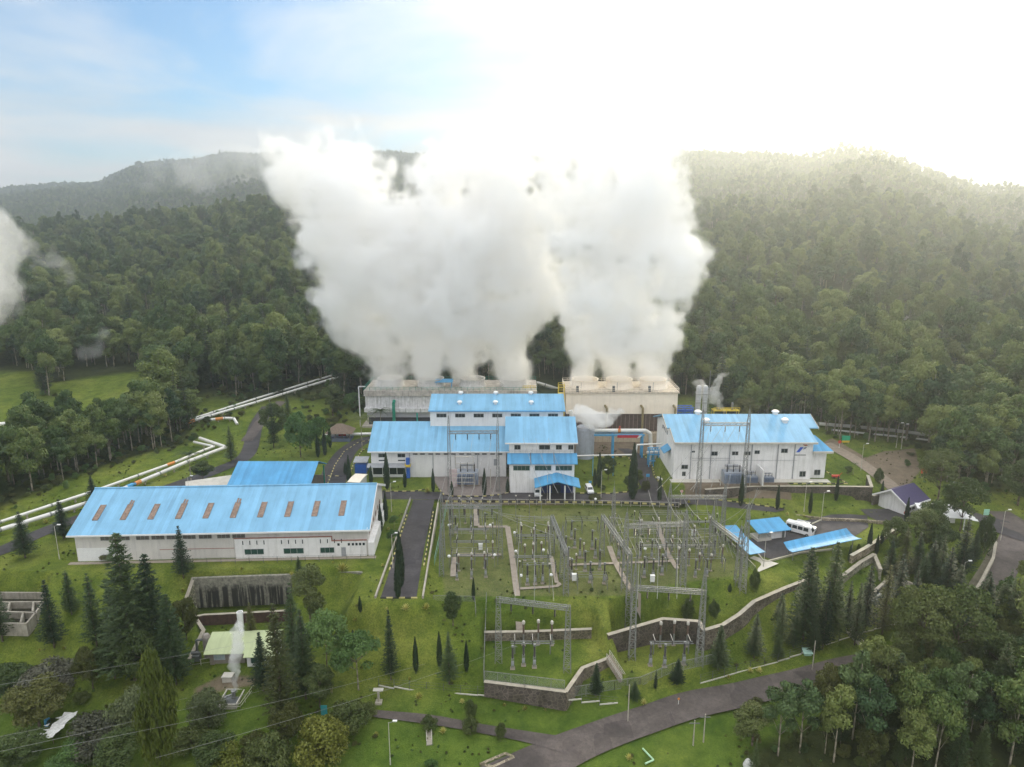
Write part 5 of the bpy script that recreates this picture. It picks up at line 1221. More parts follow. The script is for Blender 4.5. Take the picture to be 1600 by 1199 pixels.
# grassy verge lines / fences
def fence(label, pts, h=2.0, link=True, post=2.6, m=STEEL, name='chain_link_fence', lean=0):
    P = [Vector(p) for p in pts]; o = P[0].copy(); t = thing(name, label, 'fence', o); mb = MB(); fb = MB()
    for p, q in zip(P[:-1], P[1:]):
        n = max(1, round((q-p).length/post))
        for i in range(n+1):
            a = p.lerp(q, i/n)-o; mb.bar(a-Vector((0,0,.3)), a+Vector((0,0,h)), .09)
        mb.bar(p-o+Vector((0,0,h)), q-o+Vector((0,0,h)), .07); mb.bar(p-o+Vector((0,0,.1)), q-o+Vector((0,0,.1)), .05)
        a, b = p-o, q-o; fb.add([a,b,b+Vector((0,0,h)),a+Vector((0,0,h))], [(0,1,2,3)])
    mb.build('post_frame', m, t)
    if link: fb.build('wire_mesh', LINK, t)
    return t
gz1 = lambda pts: [(*G(a,b)[:2], G(a,b).z) for a,b in pts]
fence('pale fence down the left of the lower equipment pad', gz1([(760,940),(759,985),(757,1020),(756,1062)]), 2.0)
fence('chain link fence along the front of the left lower pad', [(*U(a,b,-7)[:2],-7.0) for a,b in [(757,1063),(882,1078)]], 1.9)
fence('chain link fence below the right lower pad', gz1([(893,1085),(960,1078),(1000,1068),(1050,1055),(1120,1040)]), 2.0)
fence('green panelled fence between the spur road and the yard', [(-17.2,y,-.6) for y in (176,160,144)], 1.6, m=plain('faded_green_fence', (.20,.38,.30), .6))
fence('chain link fence at the front left of the yard', [(-16,130.4,-2.2),(-7.6,130.2,-2.3),(-7.2,127,-3)], 1.8)
fence('fence between the yard and the narrow carport', [(50.4,158,-1.6),(53.2,141.6,-1.9)], 2.0)
fence('rail fence along the back of the yard by the plant road', [(-16,177.2,-.2),(14,176.8,-.2),(44,174.8,-.2)], 1.2, link=False, m=CONCL, name='rail_fence')
fence('pipe handrail on the left edge of the spur road', [(-27.2,150,.3),(-27.2,178,.3)], 1.0, link=False, name='rail_fence')
fence('small fence beside the green cottage porch', gz1([(298,1040),(330,1035)]), 1.0, link=False, m=CONCL, name='rail_fence')
# long hedge fence of dark posts standing on white kerb blocks, above the lower road
def hedge_fence(label, px):
    P = [G(a,b) for a,b in px]; o = P[0]; t = thing('boundary_fence', label, 'fence', o); mb = MB(); cb = MB(); k = 0
    for p, q in zip(P[:-1], P[1:]):
        n = max(1, round((q-p).length/3.0))
        for i in range(n):
            a = p.lerp(q, i/n)-o; b = p.lerp(q, (i+1)/n)-o; mb.bar(a-Vector((0,0,.3)), a+Vector((0,0,1.9)), .08)
            zt = max(a.z,b.z); a2, b2 = a.copy(), b.copy(); a2.z = b2.z = zt+.0; cb.bar(a2, b2, .2, n=4)
        for z in (.7,1.3,1.85): mb.bar(p-o+Vector((0,0,z)), q-o+Vector((0,0,z)), .025)
    mb.build('post_wire', STEELD, t); cb.build('kerb_block', plain('pale_kerb_block', (.52,.50,.43), .8), t)
hedge_fence('boundary fence of thin dark posts on stepped white kerbs, left stretch', [(592,1074),(640,1078),(720,1085),(800,1092),(880,1098),(965,1104)])
hedge_fence('boundary fence on white kerbs along the lower road, right stretch', [(1094,1068),(1150,1052),(1215,1035),(1270,1016),(1330,995),(1400,974),(1425,960)])
# stairs
def stairs(label, a, b, w, m=CONCP, n=14):
    a = Vector(a); b = Vector(b); t = thing('stairs', label, 'stairs', a); d = b-a; dn = Vector((d.x,d.y,0)).normalized(); s = Vector((dn.y,-dn.x,0))*w/2
    mb = MB()
    for k in range(n):
        p = d*(k/n); q = d*((k+1)/n); q.z = p.z
        V_ = [p-s,p+s,q+s,q-s]; mb.add([(v.x,v.y,v.z-1.0) for v in V_]+[(v.x,v.y,v.z+.12) for v in V_], [(3,2,1,0),(4,5,6,7),(0,1,5,4),(1,2,6,5),(2,3,7,6),(3,0,4,7)])
    mb.build('step', m, t)
    for e in (-1,1):
        mb = MB(); rail(mb, s*e, d+s*e, 1.0, 5, .07); mb.build('handrail', CONCL, t)
stairs('concrete stairs with pale handrails between the two lower pads', U(950,1026,-5.6), U(974,1063,-9.4), 1.3)
stairs('short garden steps on the grass below the path', G(670,1138), G(671,1165), .9, CONC, 10)
stairs('narrow concrete steps down the bank above the lower road', G(1325,988), G(1350,1014), 1.0, CONC, 10)
# sewage tanks at the left
t = thing('concrete_basins', 'open concrete basins with inner walls at the left edge', 'basin', U(45,975,-5.2))
o = t.location
mb = MB()
def bw(p, q, z0=-5.6, z1=-3.4, w=.35):
    a = U(*p,z1); b = U(*q,z1); d = (b-a).normalized(); n = Vector((d.y,-d.x,0))*w/2; V_ = [a-n,b-n,b+n,a+n]
    mb.add([(v.x-o.x,v.y-o.y,z0-o.z-.6) for v in V_]+[(v.x-o.x,v.y-o.y,z1-o.z) for v in V_], [(3,2,1,0),(4,5,6,7),(0,1,5,4),(1,2,6,5),(2,3,7,6),(3,0,4,7)])
bw((-60,925),(80,926)); bw((-60,941),(72,940)); bw((80,926),(42,973)); bw((-60,972),(42,974)); bw((-10,955),(58,957)); bw((52,941),(51,955)); bw((36,957),(32,972)); bw((15,941),(12,955))
mb.build('basin_wall', plain('basin_concrete', (.34,.31,.26), .9, var=.35, streak=.4, scale=.7), t)
mb = MB(); V_ = [U(-60,930,-4.9),U(78,930,-4.9),U(42,972,-4.9),U(-60,972,-4.9)]; mb.add([(v.x-o.x,v.y-o.y,v.z-o.z) for v in V_], [(0,1,2,3)]); mb.build('murky_water', plain('murky_water', (.035,.032,.022), .15, var=.5, scale=.4), t)
# shade net and blue drums at lower left
t = thing('shade_net', 'torn white shade net stretched over a garden bed', 'net', G(20,1160)); o = t.location
mb = MB(); n = 10
for i in range(n):
    for j in range(n):
        q = []
        for a, b in ((i,j),(i+1,j),(i+1,j+1),(i,j+1)):
            u, v = a/n, b/n
            p = (Vector(U(14,1164,-12.2))*(1-u)+Vector(U(84,1160,-12.2))*u)*(1-v)+(Vector(U(52,1128,-12))*(1-u)+Vector(U(123,1120,-12))*u)*v
            q.append((p.x-o.x,p.y-o.y,p.z-o.z+1.0+.18*math.sin(a*1.9+b*1.3)+.1*math.sin(b*2.7)))
        if j < 2 or i > 6 or (i+j*3) % 5 == 0 and i > 4: mb.add(q, [(0,1,2,3)])
mb.build('net_sheet', FABRIC, t)
mb = MB()
for a,b in ((14,1166),(84,1162),(123,1124),(52,1132)):
    p = G(a,b)-o; mb.bar(p, p+Vector((0,0,1.2)), .1)
mb.build('stake', TRUNK, t)
for px,py,l in ((70,1078,'small blue drum lying among the shrubs above the shade net'),(75,1132,'blue drum standing on the shade net bed')):
    mb = MB(); mb.lathe((0,0,-.1), [(.32,0),(.36,.1),(.34,.4),(.36,.5),(.34,.8),(.3,.95),(.05,.97)],12); d = mb.build('drum', BLUEL, loc=G(px,py)); tag(d, l, 'drum'); d.scale = (1.5,1.5,1.3)
# pond
flat('pond', [tuple(U(a,b,-7.45)) for a,b in [(1358,938),(1372,916),(1400,905),(1436,918),(1436,955),(1385,962)]], -7.45, POND)
t = wall('retaining_wall', 'pale concrete edge round the pond under the conifers', W4([(1352,936,-6.8,-7.8),(1384,908,-6.6,-7.8),(1396,900,-6.4,-7.8),(1440,918,-6.2,-7.8)]), CONC, .4)

# ------------------------------------------------------------------ pipelines
def pipeline(label, pts, r, sup=9.0, bands=(), m=PIPEW, name='steam_pipeline', group='white steam pipelines beside the wood'):
    P = [Vector(p) for p in pts]; o = P[0].copy(); t = thing(name, label, 'pipeline', o, 0, group); mb = MB()
    mb.tube([p-o for p in P], r, 12)
    for p in P[1:-1]: mb.lathe((p.x-o.x,p.y-o.y,p.z-o.z-r*.9), [(r*.5,0),(r*1.0,r*.5),(r*1.02,r*.9),(r*1.0,r*1.3),(r*.5,r*1.8)],12)
    mb.build('pipe', m, t, smooth=False)
    sb = MB(); jb = MB()
    for p, q in zip(P[:-1], P[1:]):
        n = max(1, int((q-p).length/sup))
        for i in range(n):
            a = p.lerp(q, (i+.5)/n); g = h1(a.x,a.y); sb.bar((a.x-o.x,a.y-o.y,g-o.z-.3),(a.x-o.x,a.y-o.y,a.z-o.z-r*.8),.35)
            sb.bar((a.x-o.x-.9*r,a.y-o.y,a.z-o.z-r),(a.x-o.x+.9*r,a.y-o.y,a.z-o.z-r),.25)
            b = p.lerp(q, i/n); d = (q-p).normalized(); jb.bar(b-o-d*.2, b-o+d*.2, 2*r+.12, n=12)
    sb.build('support', CONC, t); jb.build('joint_ring', STEEL, t)
    for k, f, m2 in bands:
        p, q = P[k], P[k+1]; a = p.lerp(q, f)-o; d = (q-p).normalized(); mb = MB(); mb.bar(a-d*1.3, a+d*1.3, 2*r+.14, n=12); mb.build('painted_band', m2, t)
    return t
def PP(pts, dz): return [(*G(a,b)[:2], G(a,b).z+dz) for a,b in pts]
def lev(pts, z): return [tuple(U(a,b,z)) for a,b in pts]
pipeline('thicker front pipe of the twin pipeline left of the warehouse', lev([(-60,846),(0,828),(150,782),(292,722),(353,699)], 1.4)+lev([(312,685)],1.6), .56, bands=((2,.35,BLUEL),(2,.41,PIPEO)))
pipeline('thinner rear pipe of the twin pipeline left of the warehouse', lev([(-60,834),(0,816),(152,766),(272,723),(318,704),(334,698),(303,691)], 1.4), .42, bands=((2,.95,PIPEO),))
pipeline('front pipe of the twin pipeline climbing towards the grey stained cooling tower', PP([(292,666),(400,634),(480,609),(532,593),(590,577)],1.3), .5, bands=((0,.06,PIPEO),))
pipeline('rear pipe of the twin pipeline climbing towards the grey stained cooling tower', PP([(298,662),(400,629),(480,604),(533,588),(590,572)],1.5), .42)
t = thing('expansion_loop', 'upright square expansion loop on the climbing pipeline', 'pipe', G(533,588)+Vector((0,0,1.5))); o = Vector(t.location)
mb = MB(); mb.tube([Vector((0,0,0)),Vector((0,.3,4.6)),Vector((.5,.4,5.0)),Vector((3.4,.8,5.2)),Vector((3.7,1,5.0))],.38,10); mb.bar((2.4,.7,-1.5),(2.4,.7,5.0),.2); mb.build('loop', PIPEW, t)
pipeline('side branch pipe with an orange band bending to the ground near the gazebo lawn', PP([(330,661),(352,658.5),(366,659)],1.2)+PP([(371,664)],.2), .5, bands=((0,.6,PIPEO),))
pipeline('white pipe with red band behind the glazed wing', [tuple(U(505,680,1.2)),tuple(U(580,678,1.2))], .5, bands=((0,.4,RED),))
pipeline('white pipe sloping down behind the clean cream cooling tower', [tuple(U(795,585,12)),tuple(U(818,592,9)),tuple(U(884,612,3))], .7)
pipeline('long white pipe running under the trees right of the emblem power house', PP([(1278,668),(1330,672),(1400,679),(1470,688),(1540,698),(1640,712)], 1.3), .55)
pipeline('second thinner pipe under the trees right of the emblem power house', PP([(1300,676),(1380,684),(1450,692)], .9), .3)
pipeline('white pipe showing far left through the wood', PP([(-40,672),(20,668),(52,674)], 1.5), .7)
# ------------------------------------------------------------------ lamps, poles, signs
def street_lamp(label):
    t = thing('street_lamp', label, 'street lamp', (0,0,0), 0, 'slim lamp posts of the plant')
    mb = MB(); mb.bar((0,0,-.3),(0,0,1.2),.2,n=8); mb.bar((0,0,1.2),(0,0,8),.13,n=8,w2=.09); mb.build('pole', CONCL, t)
    mb = MB(); mb.bar((0,0,7.9),(1.0,0,8.3),.07); mb.build('arm', STEEL, t)
    mb = MB(); mb.box(.7,-.16,8.25,1.4,.16,8.42); mb.build('lamp_head', TRIM, t); return t
LMP = [((614,888),'by the lawn left of the spur road'),((612,800),'beside the plant road near the warehouse gable'),((93,874),'on the lawn left of the warehouse'),((939,780),'in front of the garden island'),((1283,815),'at the terrace bank above the car park road'),((1256,800),'on the verge below the terrace wall'),
  ((855,785),'beside the portico path'),((1400,700),'beside the gravel track, left of a pair'),((1408,702),'beside the gravel track, right of a pair'),((1563,845),'at the junction right of the drain'),((1500,930),'beside the drain under the trees'),((1478,800),'behind the white canopies'),((610,1195),'at the bottom edge left of centre'),((298,790),'between lean-to and warehouse'),((1193,886),'beside the narrow carport end'),((1345,735),'on the terrace lawn')]
place(street_lamp, [a for a,_ in LMP], [f'slim pale lamp post {b}' for _,b in LMP])
def upole(label, p, h, arm=True):
    t = thing('utility_pole', label, 'utility pole', p); mb = MB(); mb.bar((0,0,-.4),(0,0,h),.24,n=8,w2=.16); mb.build('pole', CONC, t)
    if arm: mb = MB(); mb.box(-.9,-.06,h-.7,.9,.06,h-.55); mb.build('crossarm', STEELD, t)
upole('concrete pole on the verge where side path meets the main road', G(981,1128), 7.5, False)
upole('concrete pole on the bank between boundary fence and main road', G(1269,1048), 6.5, False)
upole('dark thin pole at the wood edge beyond the main road, left of a pair', G(1083,1165), 5); upole('dark thin pole at the wood edge beyond the main road, right of a pair', G(1099,1160), 5.6); upole('dark pole beside the road among young trees', G(1345,1085), 5.2, False)
# overhead lines crossing the lower left
for k, (a, b, s) in enumerate([((-60,1215,40),(760,1010,16),'uppermost'),((-60,1130,46),(700,975,30),'second'),((-40,1240,44),(900,980,20),'third'),((60,1230,46),(780,1045,26),'fourth'),((250,1240,46),(900,1010,26),'lowest')]):
    p = U(a[0],a[1],a[2]-52); q = U(b[0],b[1],b[2]-40)
    p.z += 6; q.z += 6
    wire(f'{s} overhead line crossing the lower left gardens', p, q, 1.4, .013, 'overhead lines over the lower gardens', 24)
def board(name, label, p, w, h, z0, m, two=True, rz=0, back=None):
    t = thing(name, label, 'sign', p, rz); mb = MB(); mb.box(-w/2,-.06,z0,w/2,.06,z0+h); mb.build('panel', m, t)
    mb = MB()
    for x in ((-w*.35,w*.35) if two else (0,)): mb.bar((x,.1,-.3),(x,.1,z0+h*.9),.12)
    mb.build('post', STEEL, t); return t
tb = board('billboard', 'green board with a yellow foot band on the bank right of the power houses', G(1321,694), 2.6, 1.6, 1.2, plain('sign_green', (.02,.36,.20), .5))
mb = MB(); mb.box(-1.2,-.09,.5,1.2,.03,1.15); mb.build('foot_band', YEL, tb)
def rsign(label, p, r=.55, h=2.2, m=RED):
    t = thing('round_sign', label, 'sign', p); mb = MB(); mb.bar((0,.05,-.3),(0,.05,h),.08); mb.build('post', TRIM, t)
    mb = MB(); n = 20; vs = [(r*math.cos(2*math.pi*k/n),-.04,h+r*math.sin(2*math.pi*k/n)) for k in range(n)]; mb.add(vs+[(a,.03,c) for a,_,c in vs], [tuple(range(n))[::-1],tuple(range(n,2*n))]+[(k,(k+1)%n,n+(k+1)%n,n+k) for k in range(n)]); mb.build('disc', m, t); return t
rsign('round red sign on a striped post beside the green board', G(1311,701)); rsign('small round red and white sign by the rising road corner', G(1065,776), .4, 1.8, plain('pale_red',(.6,.35,.33),.5))
rsign('small orange topped marker on the verge of the lower road', G(1060,1102), .22, 1.3, PIPEO)
board('sign_board', 'square orange red board among the dark trees right of the gravel track', G(1443,748), 2.0, 1.6, 1.6, plain('orange_board',(.60,.10,.03),.6))
rs = rsign('red stop sign at the entrance beside the guard house', G(1414,815), .6, 2.4)
board('sign_board', 'mint and white sign above the dark hedge by the junction', G(1538,822), 1.4, 1.6, 3.0, plain('mint_sign',(.35,.65,.52),.5))
board('sign_board', 'teal board beside the lower garden path', G(507,1121), 1.1, 1.9, .5, plain('teal_sign',(.04,.36,.40),.5)); board('sign_board', 'tan board on short legs behind the lower garden path', G(515,1084), 1.1, 1.7, .3, plain('tan_sign',(.30,.26,.12),.7))
board('sign_board', 'blue and white notice at the edge of the garden island', G(1012,750), 1.0, .9, .9, BLUEL); board('sign_board', 'small pale notice on the garden island lawn by the car', G(922,760), .8, .7, .9, BLUEL)
tt = thing('flat_hatch', 'pale mint hatch slab lying on the bank above the lower road', 'hatch', G(1261,1022)); mb = MB(); mb.slab([(-.9,-.7,.5),(.9,-.7,.5),(.9,.7,1.0),(-.9,.7,1.0)],.12); mb.box(-.7,-.5,-.2,.7,.5,.45); mb.build('slab', plain('mint_slab',(.45,.68,.58),.6), tt)
for k,(px,py,l) in enumerate([(1325,1075,'left bench of the pale green pair on the roadside grass'),(1333,1073,'right bench of the pale green pair on the roadside grass')]):
    t = thing('bench', l, 'bench', G(px,py)); mb = MB(); mb.box(-.7,-.25,.4,.7,.25,.48); mb.build('seat', plain('mint_bench',(.5,.68,.55),.5), t); mb = MB(); mb.box(-.6,-.2,-.1,-.5,.2,.4); mb.box(.5,-.2,-.1,.6,.2,.4); mb.build('leg', CONCL, t)
t = thing('pole_stub', 'stone pedestal with a flat cap above the side path', 'pedestal', G(592,1098)); mb = MB(); mb.bar((0,0,-.2),(0,0,2.6),.35); mb.build('shaft', CONC, t); mb = MB(); mb.box(-.9,-.4,2.6,.9,.4,2.78); mb.build('cap', CONCL, t); mb = MB(); mb.box(-.6,-.6,-.4,.6,.6,.3); mb.build('foot', CONC, t)
t = thing('green_slide', 'green sheet chute running down the bank by the spur road end', 'chute', U(620,905,-1)); o = Vector(t.location); mb = MB(); a = U(621,898,-.8)-o; b = U(613,943,-3.8)-o; s = Vector((.5,0,0)); mb.slab([a-s,a+s,b+s,b-s],.15); mb.bar(a-s,b-s,.25); mb.bar(a+s,b+s,.25); mb.build('channel', plain('chute_green',(.10,.36,.26),.5), t)
t = thing('pipe_bracket', 'pale green angled pipe lying on the grass beyond the lower road', 'pipe', G(1008,1176)); o = Vector(t.location); mb = MB(); mb.tube([G(1004,1172)-o+Vector((0,0,.3)),G(1021,1190)-o+Vector((0,0,.3)),G(1008,1196)-o+Vector((0,0,.3))],.16,8); mb.build('pipe', plain('pale_green_pipe',(.35,.55,.35),.5), t)
t = thing('boulder_heap', 'whitish plastic covered heap at the bottom edge under the trees', 'heap', G(1168,1198)); mb = MB(); mb.lathe((0,0,-.2), [(.8,0),(.75,.7),(.5,1.3),(.2,1.7)],9); mb.lathe((.9,.2,-.2), [(.5,0),(.4,.6),(.1,.9)],8); mb.build('cover', FABRIC, t)
t = thing('garden_bed', 'stone rimmed planting bed by the lower road junction', 'bed', G(790,1186)); o = Vector(t.location); mb = MB(); mb.tube([G(750,1195)-o,G(790,1178)-o,G(803,1184)-o,G(770,1199)-o,G(750,1195)-o],.3,6); mb.build('rim', ROCKF, t)
t = thing('fire_cart', 'red trolley standing beside the right end of the terrace power house', 'cart', (90.6,187.4,3)); mb = MB(); mb.box(-1,-.4,.4,1,.4,.9); mb.bar((.9,0,.8),(1.7,0,1.6),.1); mb.build('body', RED, t)
for x in (-.6,.6): 
    for y in (-.45,.45): mb = MB(); mb.bar((x,y-.05,.3),(x,y+.05,.3),.6,n=12); mb.build('wheel', RUBBER, t)

# ------------------------------------------------------------------ vehicles
def vehicle(name, label, cat, loc, rz, L_, Wd, Hh, m, prof, wins, wr=.34, ws=3):
    """side profile (x, z) extruded across, with tumble-home, glass, wheels, lamps"""
    t = thing(name, label, cat, loc, rz); mb = MB(); n = len(prof); hw = Wd/2
    belt = Hh*.55
    ins = lambda z: hw-(.12*max(0,(z-belt)/(Hh-belt)))
    vs = [(x,-ins(z),z) for x,z in prof]+[(x,ins(z),z) for x,z in prof]
    mb.add(vs, [tuple(range(n)),tuple(range(n,2*n))[::-1]]+[(k,n+k,n+(k+1)%n,(k+1)%n) for k in range(n)])
    b = mb.build('body', m, t)
    bv = b.modifiers.new('bevel', 'BEVEL'); bv.width = .07; bv.segments = 2; bv.limit_method = 'ANGLE'
    for x0,x1,z0,z1 in wins:
        mb = MB()
        for s in (-1,1):
            a = [(x0,z0),(x1,z0),(x1-.05,z1),(x0+.05,z1)]
            vs = [(x,s*(ins(z)+.012),z) for x,z in a]; mb.add(vs, [(0,1,2,3)])
        mb.build('side_window', GLASS, t)
    # windscreen and rear glass lie on the slanted ends of the profile
    for (xa,za),(xb,zb) in ((prof[ws],prof[ws+1]),(prof[5],prof[6])):
        dx, dz = xb-xa, zb-za; nl = math.hypot(dx,dz); nx, nz = (dz/nl)*.015, (-dx/nl)*.015
        p = lambda f: (xa+dx*f+nx, za+dz*f+nz)
        a0, a1 = p(.12), p(.88); mb = MB(); w = hw*.8; mb.add([(a0[0],-w,a0[1]),(a0[0],w,a0[1]),(a1[0],w*.95,a1[1]),(a1[0],-w*.95,a1[1])], [(0,1,2,3)]); mb.build('windscreen', GLASS, t)
    for x in (L_*.18, L_*.82):
        for s in (-1,1):
            mb = MB(); mb.bar((x,s*(hw-.2),wr),(x,s*(hw+.02),wr),2*wr,n=18); wh = mb.build('wheel', RUBBER, t)
            mb = MB(); mb.bar((x,s*(hw+.02),wr),(x,s*(hw+.035),wr),wr*1.1,n=12); mb.build('rim', STEEL, wh)
    xf = L_+.01
    for s in (-1,1):
        mb = MB(); mb.box(xf-.03,s*hw*.72-.16,.62,xf+.02,s*hw*.72+.16,.82); mb.build('headlight', plain('headlight_lens',(.7,.7,.68),.1), t)
        mb = MB(); mb.box(-.02,s*hw*.8-.1,.7,.02,s*hw*.8+.1,1.0); mb.build('tail_light', RED, t)
    mb = MB(); mb.box(xf-.06,-hw*.8,.3,xf+.05,hw*.8,.5); mb.build('bumper', GREYP, t)
    return t
def mpv(L_, Hh): return [(0,.35),(L_,.35),(L_,.95),(L_*.80,1.02+.05),(L_*.66,Hh),(.18,Hh),(0,.95)]
def box_car(name,label,loc,rz,L_,Wd,Hh,m):
    prof = [(0,.32),(L_,.32),(L_,.85),(L_*.83,1.05),(L_*.68,Hh),(.25,Hh),(0,1.0)]
    # order so that 3-4 is the windscreen and 5-6 the rear glass
    prof = [(0,.32),(L_,.32)]+[(L_*.985,.88)]+[(L_*.80,1.0)]+[(L_*.66,Hh)]+[(.22,Hh)]+[(0,1.02)]
    return vehicle2(name,label,loc,rz,L_,Wd,Hh,m,prof)
def vehicle2(name,label,loc,rz,L_,Wd,Hh,m,prof):
    return vehicle(name,label,name.replace('_',' ').split()[-1],loc,rz,L_,Wd,Hh,m,prof,[(L_*.36,L_*.63,1.02,Hh-.14),(.3,L_*.33,1.02,Hh-.14)])
box_car('parked_car','white car parked left of the portico, nose to the camera',(9.6-2.6,182.6+2.0,.06),R(-90),4.3,1.75,1.85,CARW)
box_car('parked_car','white car parked right of the portico by the lawn corner',(21.2,186.8,.06),R(-84),4.4,1.75,1.75,CARW)
def bus(loc, rz):
    L_, Wd, Hh = 6.6, 2.1, 2.7
    prof = [(0,.4),(L_,.4),(L_,1.2),(L_-.45,2.35),(L_-.9,Hh),(.15,Hh),(0,1.2)]
    t = vehicle('minibus','white minibus with dark side windows parked beside the driver room','minibus',loc,rz,L_,Wd,Hh,CARW,prof,[(.4+k*1.35,1.6+k*1.35,1.4,2.25) for k in range(4)],.4,2)
    mb = MB(); mb.box(2.0,-.5,Hh,4.2,.5,Hh+.18); mb.build('roof_unit', CARW, t)
bus((68.6,164.6,-1.9), R(-40))
prof = [(0,.4),(4.9,.4),(4.9,1.0),(4.0,1.15),(3.3,1.95),(.2,1.95),(0,1.1)]
vehicle('parked_van','silver van parked close behind the white minibus','van',(71.6,166.2,-1.9),R(-38),4.9,1.85,1.95,CARS,prof,[(2.1,3.3,1.2,1.8),(.4,2.0,1.2,1.8)],.36)
# ------------------------------------------------------------------ plants
def leaves_mesh(name, P, Nn, T, ln, wd, mat):
    """P centres, Nn normals, T long axes (unit arrays); ln, wd arrays of leaf length and width"""
    B = np.cross(Nn, T); B /= np.linalg.norm(B, axis=1, keepdims=True)+1e-9
    a = T*ln[:,None]/2; b = B*wd[:,None]/2
    co = np.stack([P-a, P-a*.1+b, P+a, P-a*.1-b], 1).reshape(-1, 3)
    n = len(P); me = bpy.data.meshes.new(name)
    me.vertices.add(4*n); me.vertices.foreach_set('co', co.astype(np.float32).ravel())
    me.loops.add(4*n); me.loops.foreach_set('vertex_index', np.arange(4*n))
    me.polygons.add(n); me.polygons.foreach_set('loop_start', np.arange(0, 4*n, 4)); me.polygons.foreach_set('loop_total', np.full(n, 4))
    me.update(); me.validate(); me.materials.append(mat); return me
def unit(a): return a/(np.linalg.norm(a, axis=1, keepdims=True)+1e-9)
def crown_round(name, seed, h, r, base, nc, nl, leaf, mat, dome=1.0, cl=.38, droop=0.0, flat_=.75, jit=.55):
    rs = np.random.RandomState(seed); Ps, Ns = [], []; cz = (h+base)/2; rz = (h-base)/2; cs = []
    k = 0
    while len(cs) < nc and k < 4000:
        k += 1; v = rs.uniform(-1,1,3)
        if np.linalg.norm(v) > 1: continue
        if v[2] < 0 and rs.rand() < .45*dome: continue
        w = np.linalg.norm(v); v = v*(.45+.5*w)/max(w,.2) if w > .2 else v
        taper = 1-.25*max(0, v[2])
        cs.append((v[0]*r*.82*taper, v[1]*r*.82*taper, cz+v[2]*rz*.86))
    for c in cs:
        s = r*cl*rs.uniform(.65,1.3); n = int(nl*s*s/(r*cl)**2)
        d = unit(rs.normal(size=(n,3))); d[:,2] = np.where((d[:,2] < -.2) & (rs.rand(n) < .6), -d[:,2], d[:,2])
        rad = s*rs.uniform(.55,1.08,(n,1))
        p = np.array(c)+d*rad*np.array([1,1,flat_]); Ps.append(p); Ns.append(unit(d+rs.normal(size=(n,3))*jit))
    P = np.concatenate(Ps); Nn = np.concatenate(Ns); T = unit(np.cross(Nn, unit(rs.normal(size=P.shape)))+np.array([0,0,-droop])); n = len(P)
    return leaves_mesh(name, P, Nn, T, leaf*rs.uniform(.7,1.5,n), leaf*rs.uniform(.5,.95,n), mat), cs
def trunk_mesh(name, seed, h, r0, cs=None, mat=None, lean=.03, top=.8):
    rs = random.Random(seed); mb = MB(); n = 6; pts = []
    dx, dy = rs.uniform(-lean,lean)*h, rs.uniform(-lean,lean)*h
    for k in range(n+1):
        t = k/n; pts.append(Vector((dx*t*t, dy*t*t, -.5+(h*top+.5)*t)))
    for k in range(n): mb.bar(pts[k], pts[k+1], 2*r0*(1-.75*k/n)*.9, n=7, w2=2*r0*(1-.75*(k+1)/n)*.9)
    if cs:
        for c in cs[::2]:
            t = min(.95, max(.35, (c[2]-h*.15)/(h*top))); k = int(t*n); p = pts[min(k,n-1)]
            mb.bar(p, Vector(c), r0*.55, n=5, w2=r0*.15)
    me_o = mb.build(name, mat or TRUNK, smooth=True); return me_o
def mk_tree(kind, label, cat, crown_me, trunk_o, group=None):
    t = thing(kind, label, cat, (0,0,-900), 0, group)
    c = bpy.data.objects.new('crown', crown_me); COL.objects.link(c); c.parent = t
    trunk_o.parent = t; return t
LG = leafmat('dull_green_leaves', (.034,.060,.020), (.074,.108,.032), (.135,.160,.052))
LGF = leafmat('forest_leaves', (.028,.062,.018), (.076,.126,.032), (.185,.222,.064), .2)
LGF2 = leafmat('forest_leaves_olive', (.032,.064,.016), (.088,.132,.030), (.180,.220,.060), .2)
LGF3 = leafmat('forest_leaves_deep', (.018,.046,.020), (.046,.090,.034), (.105,.155,.054), .18)
LDK = leafmat('dark_needles', (.010,.026,.014), (.024,.048,.022), (.050,.078,.030), .12)
LMID = leafmat('conifer_needles', (.020,.042,.018), (.040,.072,.026), (.075,.108,.036), .15)
LCY = leafmat('cypress_scales', (.010,.024,.012), (.020,.040,.018), (.036,.060,.024), .08)
LFR = leafmat('fresh_green_leaves', (.055,.115,.030), (.095,.175,.050), (.16,.25,.08), .35)
LPALE = leafmat('pale_green_leaves', (.085,.115,.050), (.155,.185,.085), (.26,.28,.14), .3)
LGREY = leafmat('grey_green_leaves', (.060,.065,.042), (.13,.13,.095), (.24,.23,.18), .2)
LYEL = leafmat('yellow_blades', (.22,.22,.05), (.42,.40,.10), (.62,.58,.22), .25)
LGOLD = leafmat('golden_green_leaves', (.055,.080,.012), (.11,.135,.02), (.20,.21,.04), .25)
LOLV = leafmat('olive_leaves', (.045,.055,.016), (.085,.095,.026), (.14,.145,.045), .2)
